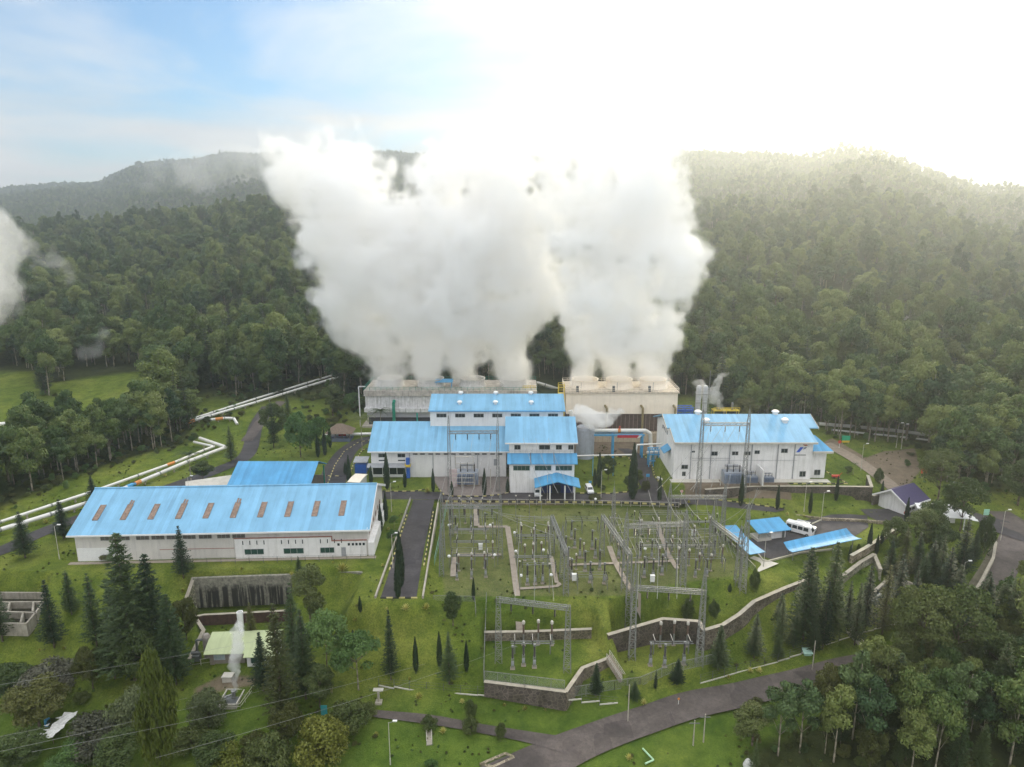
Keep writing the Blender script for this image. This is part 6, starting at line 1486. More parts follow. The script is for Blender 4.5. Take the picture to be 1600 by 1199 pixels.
def conifer_mesh(name, seed, h, r, mat, base=.12, whorls=20, per=9, droop=.25, dens=1.0, prof=.9, leaf=.42):
    rs = np.random.RandomState(seed); P, T, Nn, ln, wd = [], [], [], [], []
    for i in range(whorls):
        t = (i+rs.uniform(-.2,.2))/whorls; z = h*(base+(1-base)*t); rr = r*((1-max(t,0))**prof)*(.85+.3*rs.rand())
        rr *= min(1, .55+t*6)
        a0 = rs.rand()*6.28
        for k in range(per):
            if rs.rand() < .08: continue
            a = a0+6.283*k/per+rs.uniform(-.15,.15); L_ = rr*rs.uniform(.75,1.12)
            n = max(3, int(L_*9*dens)); s = (np.arange(n)+rs.rand(n))/n
            d = np.array([math.cos(a), math.sin(a), 0]); side = np.array([-math.sin(a), math.cos(a), 0])
            pos = np.outer(s*L_, d); pos[:,2] = z-droop*L_*s+.35*droop*L_*s**3*1.6
            off = rs.uniform(-1,1,n)*(.10+.20*(1-s))*min(1, L_*.5)*1.3
            pos += np.outer(off, side); pos[:,2] += rs.uniform(-.12,.12,n)
            tt = d[None]*.8+side[None]*np.sign(off)[:,None]*.7+rs.normal(size=(n,3))*.2; tt[:,2] += .15
            P.append(pos); T.append(unit(tt)); nn = rs.normal(size=(n,3))*.35; nn[:,2] += 1; Nn.append(unit(nn)); ln.append(leaf*rs.uniform(.8,1.5,n)); wd.append(leaf*rs.uniform(.3,.55,n))
    P = np.concatenate(P); return leaves_mesh(name, P, np.concatenate(Nn), np.concatenate(T), np.concatenate(ln), np.concatenate(wd), mat)
def spindle_mesh(name, seed, h, r, mat, n=1500, leaf=.22):
    rs = np.random.RandomState(seed); t = rs.rand(n)**.85; rad = r*np.sin(np.pi*np.clip(.06+.94*t**.62,0,1))**.75*rs.uniform(.7,1.1,n); a = rs.rand(n)*6.283
    P = np.stack([rad*np.cos(a), rad*np.sin(a), .25+t*(h-.25)], 1); Nn = unit(np.stack([np.cos(a), np.sin(a), .3*np.ones(n)], 1)+rs.normal(size=(n,3))*.3)
    T = unit(np.array([0,0,1.])+rs.normal(size=(n,3))*.25); return leaves_mesh(name, P, Nn, T, leaf*rs.uniform(1,2.2,n), leaf*rs.uniform(.5,.9,n), mat)
def agave_mesh(name, seed, r, mat):
    rs = np.random.RandomState(seed); n = 34; P, T, Nn = [], [], []; ln, wd = [], []
    for k in range(n):
        a = k*2.4; e = .15+1.2*k/n; d = np.array([math.cos(a)*math.cos(e), math.sin(a)*math.cos(e), math.sin(e)]); L_ = r*rs.uniform(.85,1.1)
        P.append(d*L_*.55+np.array([0,0,.1])); T.append(d); Nn.append(np.array([-math.cos(a)*math.sin(e), -math.sin(a)*math.sin(e), math.cos(e)])); ln.append(L_); wd.append(.22*r)
    return leaves_mesh(name, np.array(P), np.array(Nn), np.array(T), np.array(ln), np.array(wd), mat)
def palm_mesh(name, seed, h, r, mat):
    rs = np.random.RandomState(seed); P, T, Nn, ln, wd = [], [], [], [], []
    for k in range(17):
        a = k*2.4+rs.rand()*.3; e0 = .2+1.0*k/17
        d = np.array([math.cos(a), math.sin(a), 0]); side = np.array([-math.sin(a), math.cos(a), 0])
        for i in range(22):
            s = (i+.5)/22; x = r*s*math.cos(e0*(1-.5*s)); z = h+r*(math.sin(e0)*s-.62*s*s)
            for sg in (-1,1):
                P.append(d*x+np.array([0,0,z])+side*sg*.26*(1-.5*s)); t = side*sg*.9+d*.5+np.array([0,0,-.35]); T.append(t/np.linalg.norm(t)); Nn.append(np.array([0,0,1.])+rs.normal(size=3)*.2); ln.append(.75*(1-.4*s)); wd.append(.11)
    return leaves_mesh(name, np.array(P), unit(np.array(Nn)), np.array(T), np.array(ln), np.array(wd), mat)

# prototypes; each stands as the first tree of its kind
PROTO = {}
def proto(key, kind, cat, crown, trunk, h, w): PROTO[key] = dict(kind=kind, cat=cat, crown=crown, trunk=trunk, h=h, w=w, used=None)
def tr(*a, **k):
    o = trunk_mesh(*a, **k); me = o.data; bpy.data.objects.remove(o); return me
for i in range(5):
    h = 16.5+i*.7; r = 4.0+.4*(i % 3); b = h*(.30 if i < 3 else .20)
    me, cs = crown_round('euc_crown', 20+i, h, r, b, 11+3*(i % 3), 330, .60, (LGF,LGF2,LGF,LGF3,LGF)[i], .8, .47, .3, .8, .38)
    proto(f'f{i}', 'forest_tree', 'tree', me, tr('trunk', 20+i, h, .26, cs, TRUNKP, .03, .85), h, 2*r)
me, cs = crown_round('crown', 41, 14, 4.6, 3.2, 24, 330, .42, LG, .9, .34, .3); proto('broad', 'broadleaf_tree', 'tree', me, tr('trunk', 41, 14, .3, cs), 14, 9.2)
me, cs = crown_round('crown', 42, 12, 4.8, 2.2, 24, 330, .42, LOLV, .9, .33, .5); proto('olive', 'broadleaf_tree', 'tree', me, tr('trunk', 42, 12, .28, cs), 12, 9.6)
me, cs = crown_round('crown', 43, 11, 4.2, 3.6, 26, 150, .40, LFR, .9, .30, .5, .6); proto('fresh', 'broadleaf_tree', 'tree', me, tr('trunk', 43, 11, .16, cs, TRUNKP), 11, 8.4)
me, cs = crown_round('crown', 44, 15, 5.2, 4.5, 34, 200, .36, LG, .6, .27, .9, .5); proto('airy', 'broadleaf_tree', 'tree', me, tr('trunk', 44, 15, .24, cs), 15, 10.4)
me = conifer_mesh('crown', 45, 17, 3.7, LMID, .10, 27, 12, .34, 1.25, .62, .5); proto('pine', 'pine_tree', 'pine', me, tr('trunk', 45, 17, .26, None, TRUNK, .012, .97), 17, 7.2)
for k, (mat, dens, drp, pr) in enumerate([(LDK,1.3,.22,.85),(LMID,1.25,.30,.8),(LMID,.75,.2,1.0),(LOLV,1.1,.3,.75)]):
    me = conifer_mesh('crown', 60+k, 14, 2.7, mat, .12, 24, 11, drp, dens, pr); proto(f'con{k}', 'conifer', 'conifer', me, tr('trunk', 60+k, 14, .2, None, TRUNK, .005, .97), 14, 5.4)
me = spindle_mesh('crown', 70, 6, .52, LCY); proto('cyp', 'cypress', 'cypress', me, tr('trunk', 70, 2, .1, None, TRUNK, .0, .6), 6, 1.05)
for key, mat, sd in (('sh_dark',LG,80),('sh_pale',LPALE,81),('sh_grey',LGREY,82),('sh_gold',LGOLD,83),('sh_olive',LOLV,84),('sh_fresh',LFR,85)):
    me, cs = crown_round('foliage', sd, 4, 2.6, .2, 20, 260, .26, mat, .2, .40, .2); proto(key, 'shrub', 'shrub', me, tr('stem', sd, 3, .12, cs, TRUNK, .02, .6), 4, 5.2)
me, cs = crown_round('crown', 86, 8, 2.3, .4, 34, 110, .34, LFR, .1, .34, .9, 1.1); proto('bam', 'bamboo_clump', 'bamboo', me, tr('trunk', 86, 7, .12, cs, TRUNK, .02, .8), 8, 4.6)
me = agave_mesh('blades', 90, 1.0, LYEL); proto('agave', 'agave', 'agave', me, tr('stem', 90, .5, .12, None, TRUNK, 0, .8), 1.1, 2.0)
me = palm_mesh('fronds', 95, 8, 3.6, LG); proto('palm', 'palm_tree', 'palm', me, tr('trunk', 95, 8.6, .18, None, TRUNKP, .02, .93), 9.5, 6.6)
def plant(key, label, p, h, w, group=None, rz=None):
    d = PROTO[key]; t = thing(d['kind'], label, d['cat'], p, rnd.uniform(0,6.28) if rz is None else rz, group)
    cn = {'agave':'blades','palm_tree':'fronds','shrub':'foliage'}.get(d['kind'],'crown'); tn = 'stem' if d['kind'] in ('agave','shrub') else 'trunk'
    for n, me in ((cn, d['crown']), (tn, d['trunk'])):
        o = bpy.data.objects.new(n, me); COL.objects.link(o); o.parent = t
    t.scale = (w/d['w'], w/d['w'], h/d['h']); return t
def by_px(key, px, py, top, wpx, label, group=None):
    p = G(px, py); dep = FOC/((p.y*math.cos(PITCH))+(CAMH-p.z)*math.sin(PITCH))
    h = AT(px, top, p.y).z-p.z
    return plant(key, label, p-Vector((0,0,.05)), max(.5,h), wpx/dep, group)
T_ = [
 ('pine',212,1062,828,100,'tallest dark pine in front of the warehouse, left of the cottage'),('pine',247,1042,862,75,'dark pine standing right behind the tallest one, left of the cottage'),
 ('con1',152,1012,893,46,'thin conifer on the slope left of the tallest pine, the left of two'),('con1',180,1003,903,44,'thin conifer on the slope left of the tallest pine, the right of two'),
 ('con0',287,903,819,38,'dark tiered conifer directly before the warehouse wall'),('con0',85,1012,903,46,'dark tiered conifer beside the concrete basins'),('con0',4,1002,893,46,'dark tiered conifer at the left edge by the basins'),
 ('con0',40,872,797,42,'dark tiered conifer left of the warehouse nearest the left edge'),('con0',100,842,778,36,'dark tiered conifer close to the left gable of the warehouse'),('con0',148,795,742,30,'dark tiered conifer behind the left end of the warehouse roof'),
 ('con3',442,1130,938,74,'big olive green conifer right of the steam jet'),('con1',462,1045,908,46,'light tipped conifer just behind the big olive conifer'),('broad',486,985,885,66,'dark broad tree in front of the algae streaked wall'),('con0',478,1092,948,60,'dark conifer shading the right of the big olive conifer'),('con1',468,905,868,18,'small dark conifer top before the warehouse office wall'),
 ('fresh',512,1062,958,84,'bright airy tree right of the big olive conifer'),('fresh',560,1078,992,86,'second bright airy tree, lower on the slope left of the lone conifer'),
 ('con0',611,1063,950,34,'lone neatly tiered conifer on the open slope below the spur road'),('broad',708,978,926,36,'rounded dark tree below the spur road by the fence'),('con2',702,1068,985,42,'sparse see-through conifer beside two cypresses on the slope'),
 ('sh_gold',255,1215,1030,62,'slender golden green tree at the lower left'),('olive',146,1078,1010,46,'round yellow tipped tree below the twin thin conifers'),('olive',62,1135,1062,92,'olive green spreading tree over the shade net'),
 ('sh_grey',75,1080,1040,82,'grey twiggy bush above the shade net'),('sh_pale',215,1152,1083,72,'pale green feathery bush left of the slender golden tree'),('sh_grey',158,1172,1122,86,'greyish mound bush right of the shade net'),
 ('sh_pale',326,1142,1082,56,'pale green bush below the well pit'),('sh_gold',500,1192,1132,86,'yellow green bush at the bottom left of centre'),('sh_gold',368,1225,1172,70,'yellow green bush cut by the bottom edge'),('sh_dark',420,1215,1150,70,'dark bush beside the cut yellow bush at the bottom'),
 ('sh_dark',545,1145,1098,60,'dark bush behind the teal board'),('sh_olive',395,1185,1150,50,'brownish low bush under the big olive conifer'),('sh_dark',735,1122,1094,20,'small dark bush on the bank above the side path'),('sh_dark',735,1148,1120,26,'small dark bush below the side path, left one'),('sh_dark',783,1155,1130,18,'clipped dark bush below the side path, right one'),('sh_dark',670,1140,1120,26,'bush at the head of the garden steps'),
 ('sh_dark',128,1098,1082,24,'round grey bush on the grass by the shade net tree'),('sh_olive',170,875,862,26,'low bush against the white panel of the warehouse'),
 ('con0',931,1088,1034,28,'small conifer at the foot of the concrete stairs'),('con2',991,1094,1064,28,'low ragged conifer by the concrete verge pole'),('con0',1024,1078,1046,10,'very thin young conifer before the right lower pad'),('con0',1058,1070,1028,30,'dark conifer in front of the right lower pad'),
 ('con0',1122,1048,975,42,'dark conifer right of the walled lower pad'),('con0',1178,1028,957,38,'dark conifer on the open lawn below the climbing stone wall'),('con1',1240,1012,955,30,'small conifer at the foot of the tall twin pines'),
 ('pine',1255,1000,852,58,'tall feathery pine in front of the wide carport, left of twins'),('pine',1293,1000,843,56,'tall feathery pine in front of the wide carport, right of twins'),('con0',1302,995,893,40,'dark conifer between the twin pines and the pond'),('con0',1350,985,880,44,'dark conifer just left of the pond'),('con0',1322,985,905,30,'slim dark conifer behind the left pond conifer'),
 ('con0',1400,965,862,44,'dark conifer rising over the right side of the pond'),('con1',1440,930,862,36,'conifer on the pond slope below the round trees'),('broad',1395,868,808,40,'round tree at the corner of the car park'),('broad',1437,862,795,56,'rounded broad tree before the white canopies'),('broad',1470,880,822,50,'rounded broad tree right of the white canopies'),('con0',1475,950,852,48,'dark conifer right of the pond on the drain slope'),
 ('con0',1500,905,800,42,'dark conifer before the drain at the entrance junction'),('sh_dark',1536,868,806,26,'dark clipped columnar hedge tree at the junction'),('con0',1520,880,830,30,'small conifer close to the columnar hedge tree'),
 ('airy',1432,1068,912,120,'big spreading airy tree beside the main road bend, left one'),('airy',1487,1062,912,124,'big spreading airy tree beside the main road bend, right one'),('airy',1405,1130,1030,80,'airy tree overhanging the main road right edge'),
 ('olive',1232,1118,1068,30,'slim young tree on the roadside grass'),('sh_olive',1180,1100,1092,22,'low yellowish bush beside the main road'),('broad',1175,1165,1105,70,'dense dark round bush-tree at the corner of the lower right wood'),
 ('sh_dark',1075,962,936,20,'dark bush below the low right gantry beam'),('sh_dark',1115,965,940,18,'dark bush on the grass behind the climbing wall'),('sh_dark',1178,925,890,16,'dark upright bush at the narrow carport pad'),
 ('broad',950,750,712,24,'dark round tree in the middle of the garden island'),('broad',985,768,742,22,'dark round tree at the right of the garden island'),('sh_olive',1008,768,750,16,'reddish brown bush at the tip of the garden island'),('broad',997,755,735,20,'small round tree by the garden island notice'),('sh_dark',942,766,758,9,'little bush at the garden island front kerb'),('sh_olive',930,783,772,22,'thin brownish tree beyond the plant road by the garden island'),
 ('con1',362,722,664,26,'conifer behind the open blue shed, left'),('broad',430,690,630,44,'dense tree on the bank left of the gazebo'),('con1',428,700,625,24,'conifer in front of the bank behind the open blue shed'),('bam',470,715,640,44,'light green bamboo clump left of the gazebo'),('bam',500,708,648,36,'light green bamboo clump nearest the gazebo'),('broad',520,650,602,44,'dark tree right behind the gazebo'),('con1',450,652,612,18,'narrow conifer on the climbing pipeline bank'),('bam',553,640,612,30,'light bush on the bank left of the grey stained cooling tower'),('con0',545,617,590,14,'dark small conifer under the expansion loop'),
 ('palm',300,762,700,46,'palm tree beside the twin pipelines'),('palm',566,705,645,46,'palm tree by the curving back road'),('palm',595,668,636,36,'palm tree against the grey stained cooling tower'),('broad',318,752,722,36,'dark tree beside the white lean-to'),('broad',280,635,582,60,'broad domed tree by the far field'),('broad',1325,741,728,14,'tiny round tree on the terrace lawn'),('palm',1333,742,722,14,'young palm on the terrace lawn'),
 ('con1',1140,655,612,20,'conifer behind the ridge of the emblem power house'),('olive',1165,662,618,46,'round topped tree behind the emblem power house roof'),('sh_dark',1372,755,732,14,'dark bush on the gravel track edge'),('sh_dark',622,858,842,9,'small lawn bush beside the warehouse cypresses'),('fresh',614,855,828,22,'small bright tree on the lawn right of the warehouse'),('fresh',616,825,806,20,'smaller bright tree near the plant road on the warehouse lawn'),
 ('broad',1340,872,850,8,'tiny tree beneath the wide carport end'),('sh_dark',1490,1000,970,40,'dark bush under the big spreading trees'),('con1',1215,1030,990,24,'half hidden conifer beside the open lawn conifer'),
 ('con1',112,960,890,34,'slim conifer between the basin conifer and the thin pair'),('broad',228,1075,985,70,'dark broad tree at the foot of the tallest pines'),('broad',180,1060,1000,60,'dark broad tree under the thin conifer pair'),('olive',292,1000,935,44,'olive tree beside the rubble wing wall'),('pine',275,1070,925,60,'dark pine left of the green cottage wall'),
 ('con0',412,1080,985,44,'dark conifer between steam jet and the big olive conifer'),('broad',20,1090,1040,70,'dark tree at the left edge above the shade net'),('broad',30,1199,1150,80,'dark tree in the lower left corner'),('sh_fresh',110,1199,1165,70,'fresh green bush at the bottom left by the net'),('broad',190,1215,1150,84,'dark round tree at the bottom between grey mound and golden tree'),
 ('sh_dark',300,1170,1140,60,'dark bush below the pale feathery bush'),('broad',340,1215,1150,70,'dark tree at the bottom left of the cut yellow bush'),('olive',450,1165,1100,56,'olive tree at the foot of the big olive conifer'),('broad',500,1105,1040,54,'dark tree between tan board and the bright airy tree'),('sh_dark',575,1120,1100,30,'dark bush at the start of the side path'),('con3',395,1010,940,30,'slim conifer at the right corner of the green cottage'),
 ('con0',1285,1015,905,34,'dark conifer low on the slope between the twin pines'),('con0',1335,1008,908,36,'dark conifer on the slope left below the pond'),('con3',1378,992,880,42,'olive conifer on the slope straight below the pond'),('con0',1422,990,888,40,'dark conifer on the slope right below the pond'),('con1',1268,985,885,34,'slender conifer half behind the left twin pine'),('con0',1388,905,838,30,'dark conifer beside the rubble slope wall'),('con3',1410,898,822,34,'olive conifer between car park corner tree and pond'),('con0',1430,905,830,34,'dark conifer left of the rounded tree at the canopies'),('con1',1218,1010,930,30,'conifer on the lawn nearest the climbing wall top'),('con0',1465,925,835,38,'dark conifer under the spreading tree by the drain'),
 ('broad',1455,845,782,50,'dark round tree behind the rounded pair by the canopies'),('airy',1500,830,745,70,'spreading tree between canopies and junction'),('con0',1452,915,842,40,'dark conifer above the drain slope, left'),('con0',1492,960,880,44,'dark conifer above the drain slope, right'),('pine',1530,1010,900,60,'tall pine beside the road bend, left'),('pine',1572,1020,900,64,'tall pine beside the road bend, right'),
 ('broad',1555,1080,990,80,'dark broad tree at the right edge beyond the road bend'),('con1',1460,1010,940,36,'conifer between the pond slope and the road bend'),('olive',1520,985,930,50,'olive tree by the lower end of the drain'),('con0',1270,1020,960,32,'small conifer right of the feathery twins foot'),('con0',1218,975,925,26,'small conifer behind the climbing stone wall'),('broad',1590,790,720,60,'broad tree at the right edge above the junction'),('airy',1465,785,700,80,'spreading tree behind the white canopies'),
]
for a in T_: by_px(*a)
CY = [(650,1050,996,'on the open slope right of the lone conifer'),(687,1042,988,'on the open slope touching the sparse conifer'),(729,1050,1002,'on the open slope nearest the pale pad fence'),(563,957,932,'below the right end of the algae streaked wall'),(552,1002,984,'small on the slope under the algae streaked wall'),
 (740,938,903,'at the front of the switchyard'),(626,918,832,'tallest beside the spur road'),(622,935,870,'lower one beside the spur road'),(595,832,788,'right of the warehouse gable, front'),(603,815,770,'right of the warehouse gable, rear'),
 (605,765,708,'before the glazed wing of the stepped power house'),(633,762,732,'before the blue duct of the stepped power house'),(580,757,728,'at the corner of the glazed wing'),(546,758,712,'between back road and white boxy shed'),(540,742,722,'second beside the back road near the white boxy shed'),
 (516,700,664,'behind the curving back road, right'),(508,712,672,'behind the curving back road, left'),(497,715,680,'behind the curving back road by the bamboo'),(677,769,733,'left of the transformer frame'),(706,775,752,'in front of the transformer, left'),(757,775,732,'in front of the transformer, right'),(793,770,748,'at the left corner of the office block'),
 (936,762,708,'tallest on the garden island'),(929,760,732,'short one on the garden island'),(988,782,694,'tall one on the verge beyond the garden island'),(1030,786,744,'beyond the road fork, right of the garden island'),(1157,791,742,'first along the terrace bank'),(1214,797,758,'second along the terrace bank'),(1265,803,766,'third along the terrace bank'),(1306,783,744,'against the dark terrace wall'),(1376,786,752,'beside the garden wall near the guard house'),
 (1357,864,818,'at the right end of the wide carport'),(1369,866,836,'second behind the wide carport end'),(1377,850,828,'third along the car park rock edging'),(1327,878,852,'short under the wide carport'),(1140,925,912,'tiny on the yard bank'),(1415,818,778,'thin one in front of the guard house')]
for px, py, top, w in CY: by_px('cyp', px, py, top, max(6.0, (py-top)*.165), f'narrow dark cypress {w}', 'columnar cypresses of the plant')
AG = [(535,892,22,'largest on the strip above the algae wall'),(456,900,12,'on the strip above the algae wall, middle'),(378,897,8,'on the strip above the algae wall, left'),(634,953,16,'below the spur road end, left'),(666,952,16,'below the spur road end, right'),(604,953,8,'on the slope below the algae wall'),(555,970,9,'by the slope drain, right'),(541,972,8,'by the slope drain, left'),(598,885,8,'on the lawn by the spur road'),(607,828,8,'on the lawn near the warehouse gable'),
 (654,1091,15,'on the bank left end under the boundary fence'),(722,1098,11,'on the bank middle under the boundary fence'),(788,1103,8,'on the bank by the pad front wall'),(820,1109,11,'largest below the pad front wall'),(852,1110,8,'right one below the pad front wall'),(588,1150,11,'on the lower garden lawn'),(692,1145,14,'beside the garden steps'),(1006,1100,13,'on the verge by the concrete pole'),(1172,1050,12,'group left on the bank above the main road'),(1186,1050,14,'group right on the bank above the main road'),(1138,1060,9,'on the bank below the right lower pad'),
 (983,1186,14,'on the grass beyond the main road'),(668,770,14,'at the corner of the gravel transformer yard'),(1076,787,9,'by the yellow trench head'),(1058,792,9,'left of the yellow trench head'),(1230,805,9,'near the driver room island, left'),(1256,808,7,'near the driver room island, right'),(72,818,13,'by the twin pipelines left of the warehouse'),(258,745,10,'by the twin pipelines behind the warehouse'),(110,800,10,'near the left warehouse conifer'),(100,1015,9,'right of the basin conifer'),(62,1017,7,'left of the basin conifer'),(286,925,10,'beside the rubble wing wall'),(1340,1000,9,'on the bank among the boundary fence posts'),(1100,778,8,'beside the terrace bank corner'),
 (640,1062,8,'at the foot of the lone conifer slope'),(697,1045,6,'mid slope beside the cypress'),(520,880,6,'near the warehouse post fence')]
for px, py, w, l in AG: by_px('agave', px, py, py-w*.62, w, f'yellow spiky agave {l}', 'yellow agaves of the lawns')

# ------------------------------------------------------------------ the woods
WOODB = [tuple(G(a, b))[:2] for a, b in [(1125,662),(1280,662),(1300,688),(1440,694),(1660,690),(1660,640),(1125,640)]]
def is_wood(x, y):
    w = np.maximum(sstep(268, 284, y)*(1-.0*x), forest_w(x, y)); w = np.maximum(w, (inpoly_d(WOODB, x, y) > 0)*1.0)
    w = w*(inpoly_d(FIELD, x, y) < 2)*(inpoly_d(FIELD2, x, y) < 2)
    pipe = PU([(570,586),(600,570),(640,560),(640,590),(590,600),(400,650),(290,690),(280,660)], 3)
    w = w*(inpoly_d(pipe, x, y) < 3)
    w = w*(1-clearing(x, y))
    op = PU([(-90,586),(64,586),(62,625),(30,690),(10,715),(-90,724)], 4); w = w*(inpoly_d(PU([(105,583),(245,582),(246,640),(190,652),(105,630)], 4), x, y) < 1); w = w*(inpoly_d(op, x, y) < 1)
    cl = PU([(785,578),(890,600),(890,625),(780,600)], 6); w = w*(inpoly_d(cl, x, y) < 0)
    return w
def jitter(x0, x1, y0, y1, s, seed):
    rs = np.random.RandomState(seed); xs = np.arange(x0, x1, s); ys = np.arange(y0, y1, s)
    X, Y = np.meshgrid(xs, ys); X = X+rs.uniform(-.48,.48,X.shape)*s; Y = Y+rs.uniform(-.48,.48,Y.shape)*s
    return X.ravel(), Y.ravel()
def frame_px(x, y, z):
    f = np.array([0, math.cos(PITCH), -math.sin(PITCH)]); d = y*f[1]+(z-CAMH)*f[2]; v = y*math.sin(PITCH)+(z-CAMH)*math.cos(PITCH)
    return 800+FOC*x/d, 599.5-FOC*v/d, d
PX_, PY_ = [], []
for a in ((-260,200,95,330,5.2,11),(60,260,85,330,5.2,12),(-700,700,330,800,7.6,13)):
    X, Y = jitter(*a); k = (is_wood(X, Y) > .5) & (np.abs(X)/Y < 1.15); PX_.append(X[k]); PY_.append(Y[k])
X = np.concatenate(PX_); Y = np.concatenate(PY_); rs_ = np.random.RandomState(5)
k = np.ones(len(X), bool)
k &= rs_.rand(len(X)) > .08
X, Y = X[k], Y[k]; Z = H(X, Y); u, v, d = frame_px(X, Y, Z+9)
k = (u > -420) & (u < 2020) & (v < 1330); X, Y, Z, u, v, d = X[k], Y[k], Z[k], u[k], v[k], d[k]
inr = (inpoly_d(WOODR, X, Y) > -1)
sc = rs_.uniform(.58, 1.22, len(X))*np.where(rs_.rand(len(X)) < .08, 1.3, 1.0)*np.where(Y > 300, 1.0, 1.0)*np.where(inr, .82, 1.0)
# thin the lower right wood a little so trunks and ground show
order = np.argsort(d); ind = [i for i in order if 0 < u[i] < 1600 and v[i] < 1199][:296]
ind_set = set(ind)
def wood_of(i):
    if inr[i]: return ('slender round crowned tree of the lower right wood beyond the main road', 'trees of the lower right wood')
    if X[i] < -50: return ('tall pale trunked tree of the dark wood beyond the twin pipelines', 'trees of the left wood')
    if X[i] > 60: return ('tall leafy tree of the wood right behind the guard house and power house', 'trees of the right wood')
    return ('tall tree of the wood close behind the cooling towers', 'trees behind the cooling towers')
for i in ind:
    l, g = wood_of(i); key = f'f{rs_.randint(0,5)}' if not inr[i] else ('f0','f2','f3','f4','pine','con1','airy','olive','pine','con2')[rs_.randint(0,10)]
    t = plant(key, l, (X[i],Y[i],Z[i]), PROTO[key]['h']*sc[i], PROTO[key]['w']*sc[i]*rs_.uniform(.8,1.1)*(.85 if inr[i] else 1), g); t.name = 'forest_tree'; t['category'] = 'tree'; PROTO[key]['used'] = t
rest = np.array([i for i in range(len(X)) if i not in ind_set])
def instancer(name, P, S, keys):
    me = bpy.data.meshes.new(name); me.vertices.add(len(P)); me.vertices.foreach_set('co', P.astype(np.float32).ravel())
    a = me.attributes.new('sc', 'FLOAT', 'POINT'); a.data.foreach_set('value', S.astype(np.float32)); me.update()
    o = bpy.data.objects.new(name, me); COL.objects.link(o); o['kind'] = 'stuff'
    nt = bpy.data.node_groups.new(name, 'GeometryNodeTree'); nt.interface.new_socket('Geometry', in_out='INPUT', socket_type='NodeSocketGeometry'); nt.interface.new_socket('Geometry', in_out='OUTPUT', socket_type='NodeSocketGeometry')
    gi = nt.nodes.new('NodeGroupInput'); go = nt.nodes.new('NodeGroupOutput'); L = nt.links.new
    iop = nt.nodes.new('GeometryNodeInstanceOnPoints'); L(gi.outputs[0], iop.inputs['Points']); iop.inputs['Pick Instance'].default_value = True
    j2 = nt.nodes.new('GeometryNodeJoinGeometry')
    for key in keys:
        j = nt.nodes.new('GeometryNodeJoinGeometry'); t = PROTO[key]['used']
        for c in [c for c in bpy.data.objects if c.parent == t]:
            oi = nt.nodes.new('GeometryNodeObjectInfo'); oi.inputs['Object'].default_value = c; oi.transform_space = 'ORIGINAL'; L(oi.outputs['Geometry'], j.inputs[0])
        gt = nt.nodes.new('GeometryNodeGeometryToInstance'); L(j.outputs[0], gt.inputs[0]); L(gt.outputs[0], j2.inputs[0])
    L(j2.outputs[0], iop.inputs['Instance'])
    ri = nt.nodes.new('FunctionNodeRandomValue'); ri.data_type = 'INT'; ri.inputs['Min'].default_value = 0
    [s for s in ri.inputs if s.name == 'Max' and s.type == 'INT'][0].default_value = len(keys)-1; [s for s in ri.inputs if s.name == 'Min' and s.type == 'INT'][0].default_value = 0
    ri.inputs['Seed'].default_value = 4; L([s for s in ri.outputs if s.type == 'INT'][0], iop.inputs['Instance Index'])
    rr = nt.nodes.new('FunctionNodeRandomValue'); rr.data_type = 'FLOAT_VECTOR'; rr.inputs['Max'].default_value = (.08,.08,6.283); rr.inputs['Min'].default_value = (-.08,-.08,0); L(rr.outputs[0], iop.inputs['Rotation'])
    na = nt.nodes.new('GeometryNodeInputNamedAttribute'); na.data_type = 'FLOAT'; na.inputs['Name'].default_value = 'sc'
    rv = nt.nodes.new('FunctionNodeRandomValue'); rv.data_type = 'FLOAT_VECTOR'; rv.inputs['Min'].default_value = (.78,.78,.72); rv.inputs['Max'].default_value = (1.25,1.25,1.38); rv.inputs['Seed'].default_value = 9
    vm = nt.nodes.new('ShaderNodeVectorMath'); vm.operation = 'SCALE'; L(rv.outputs[0], vm.inputs[0]); L(na.outputs['Attribute'], vm.inputs['Scale']); L(vm.outputs[0], iop.inputs['Scale'])
    L(iop.outputs[0], go.inputs[0]); m = o.modifiers.new('forest', 'NODES'); m.node_group = nt; return o
PROTO['con1']['used'] = PROTO['con1']['used'] or [o for o in bpy.data.objects if o.parent is None and [c for c in kids(o) if c.data == PROTO['con1']['crown']]][0]
PROTO['airy']['used'] = PROTO['airy']['used'] or [o for o in bpy.data.objects if o.parent is None and [c for c in kids(o) if c.data == PROTO['airy']['crown']]][0]
for kk in ('pine','broad'):
    PROTO[kk]['used'] = PROTO[kk]['used'] or [o for o in bpy.data.objects if o.parent is None and [c for c in kids(o) if c.data == PROTO[kk]['crown']]][0]
KEYS = [f'f{i}' for i in range(5)]+['f0','f1','con1','airy','pine','broad']
instancer('forest', np.stack([X[rest],Y[rest],Z[rest]],1), sc[rest], KEYS)
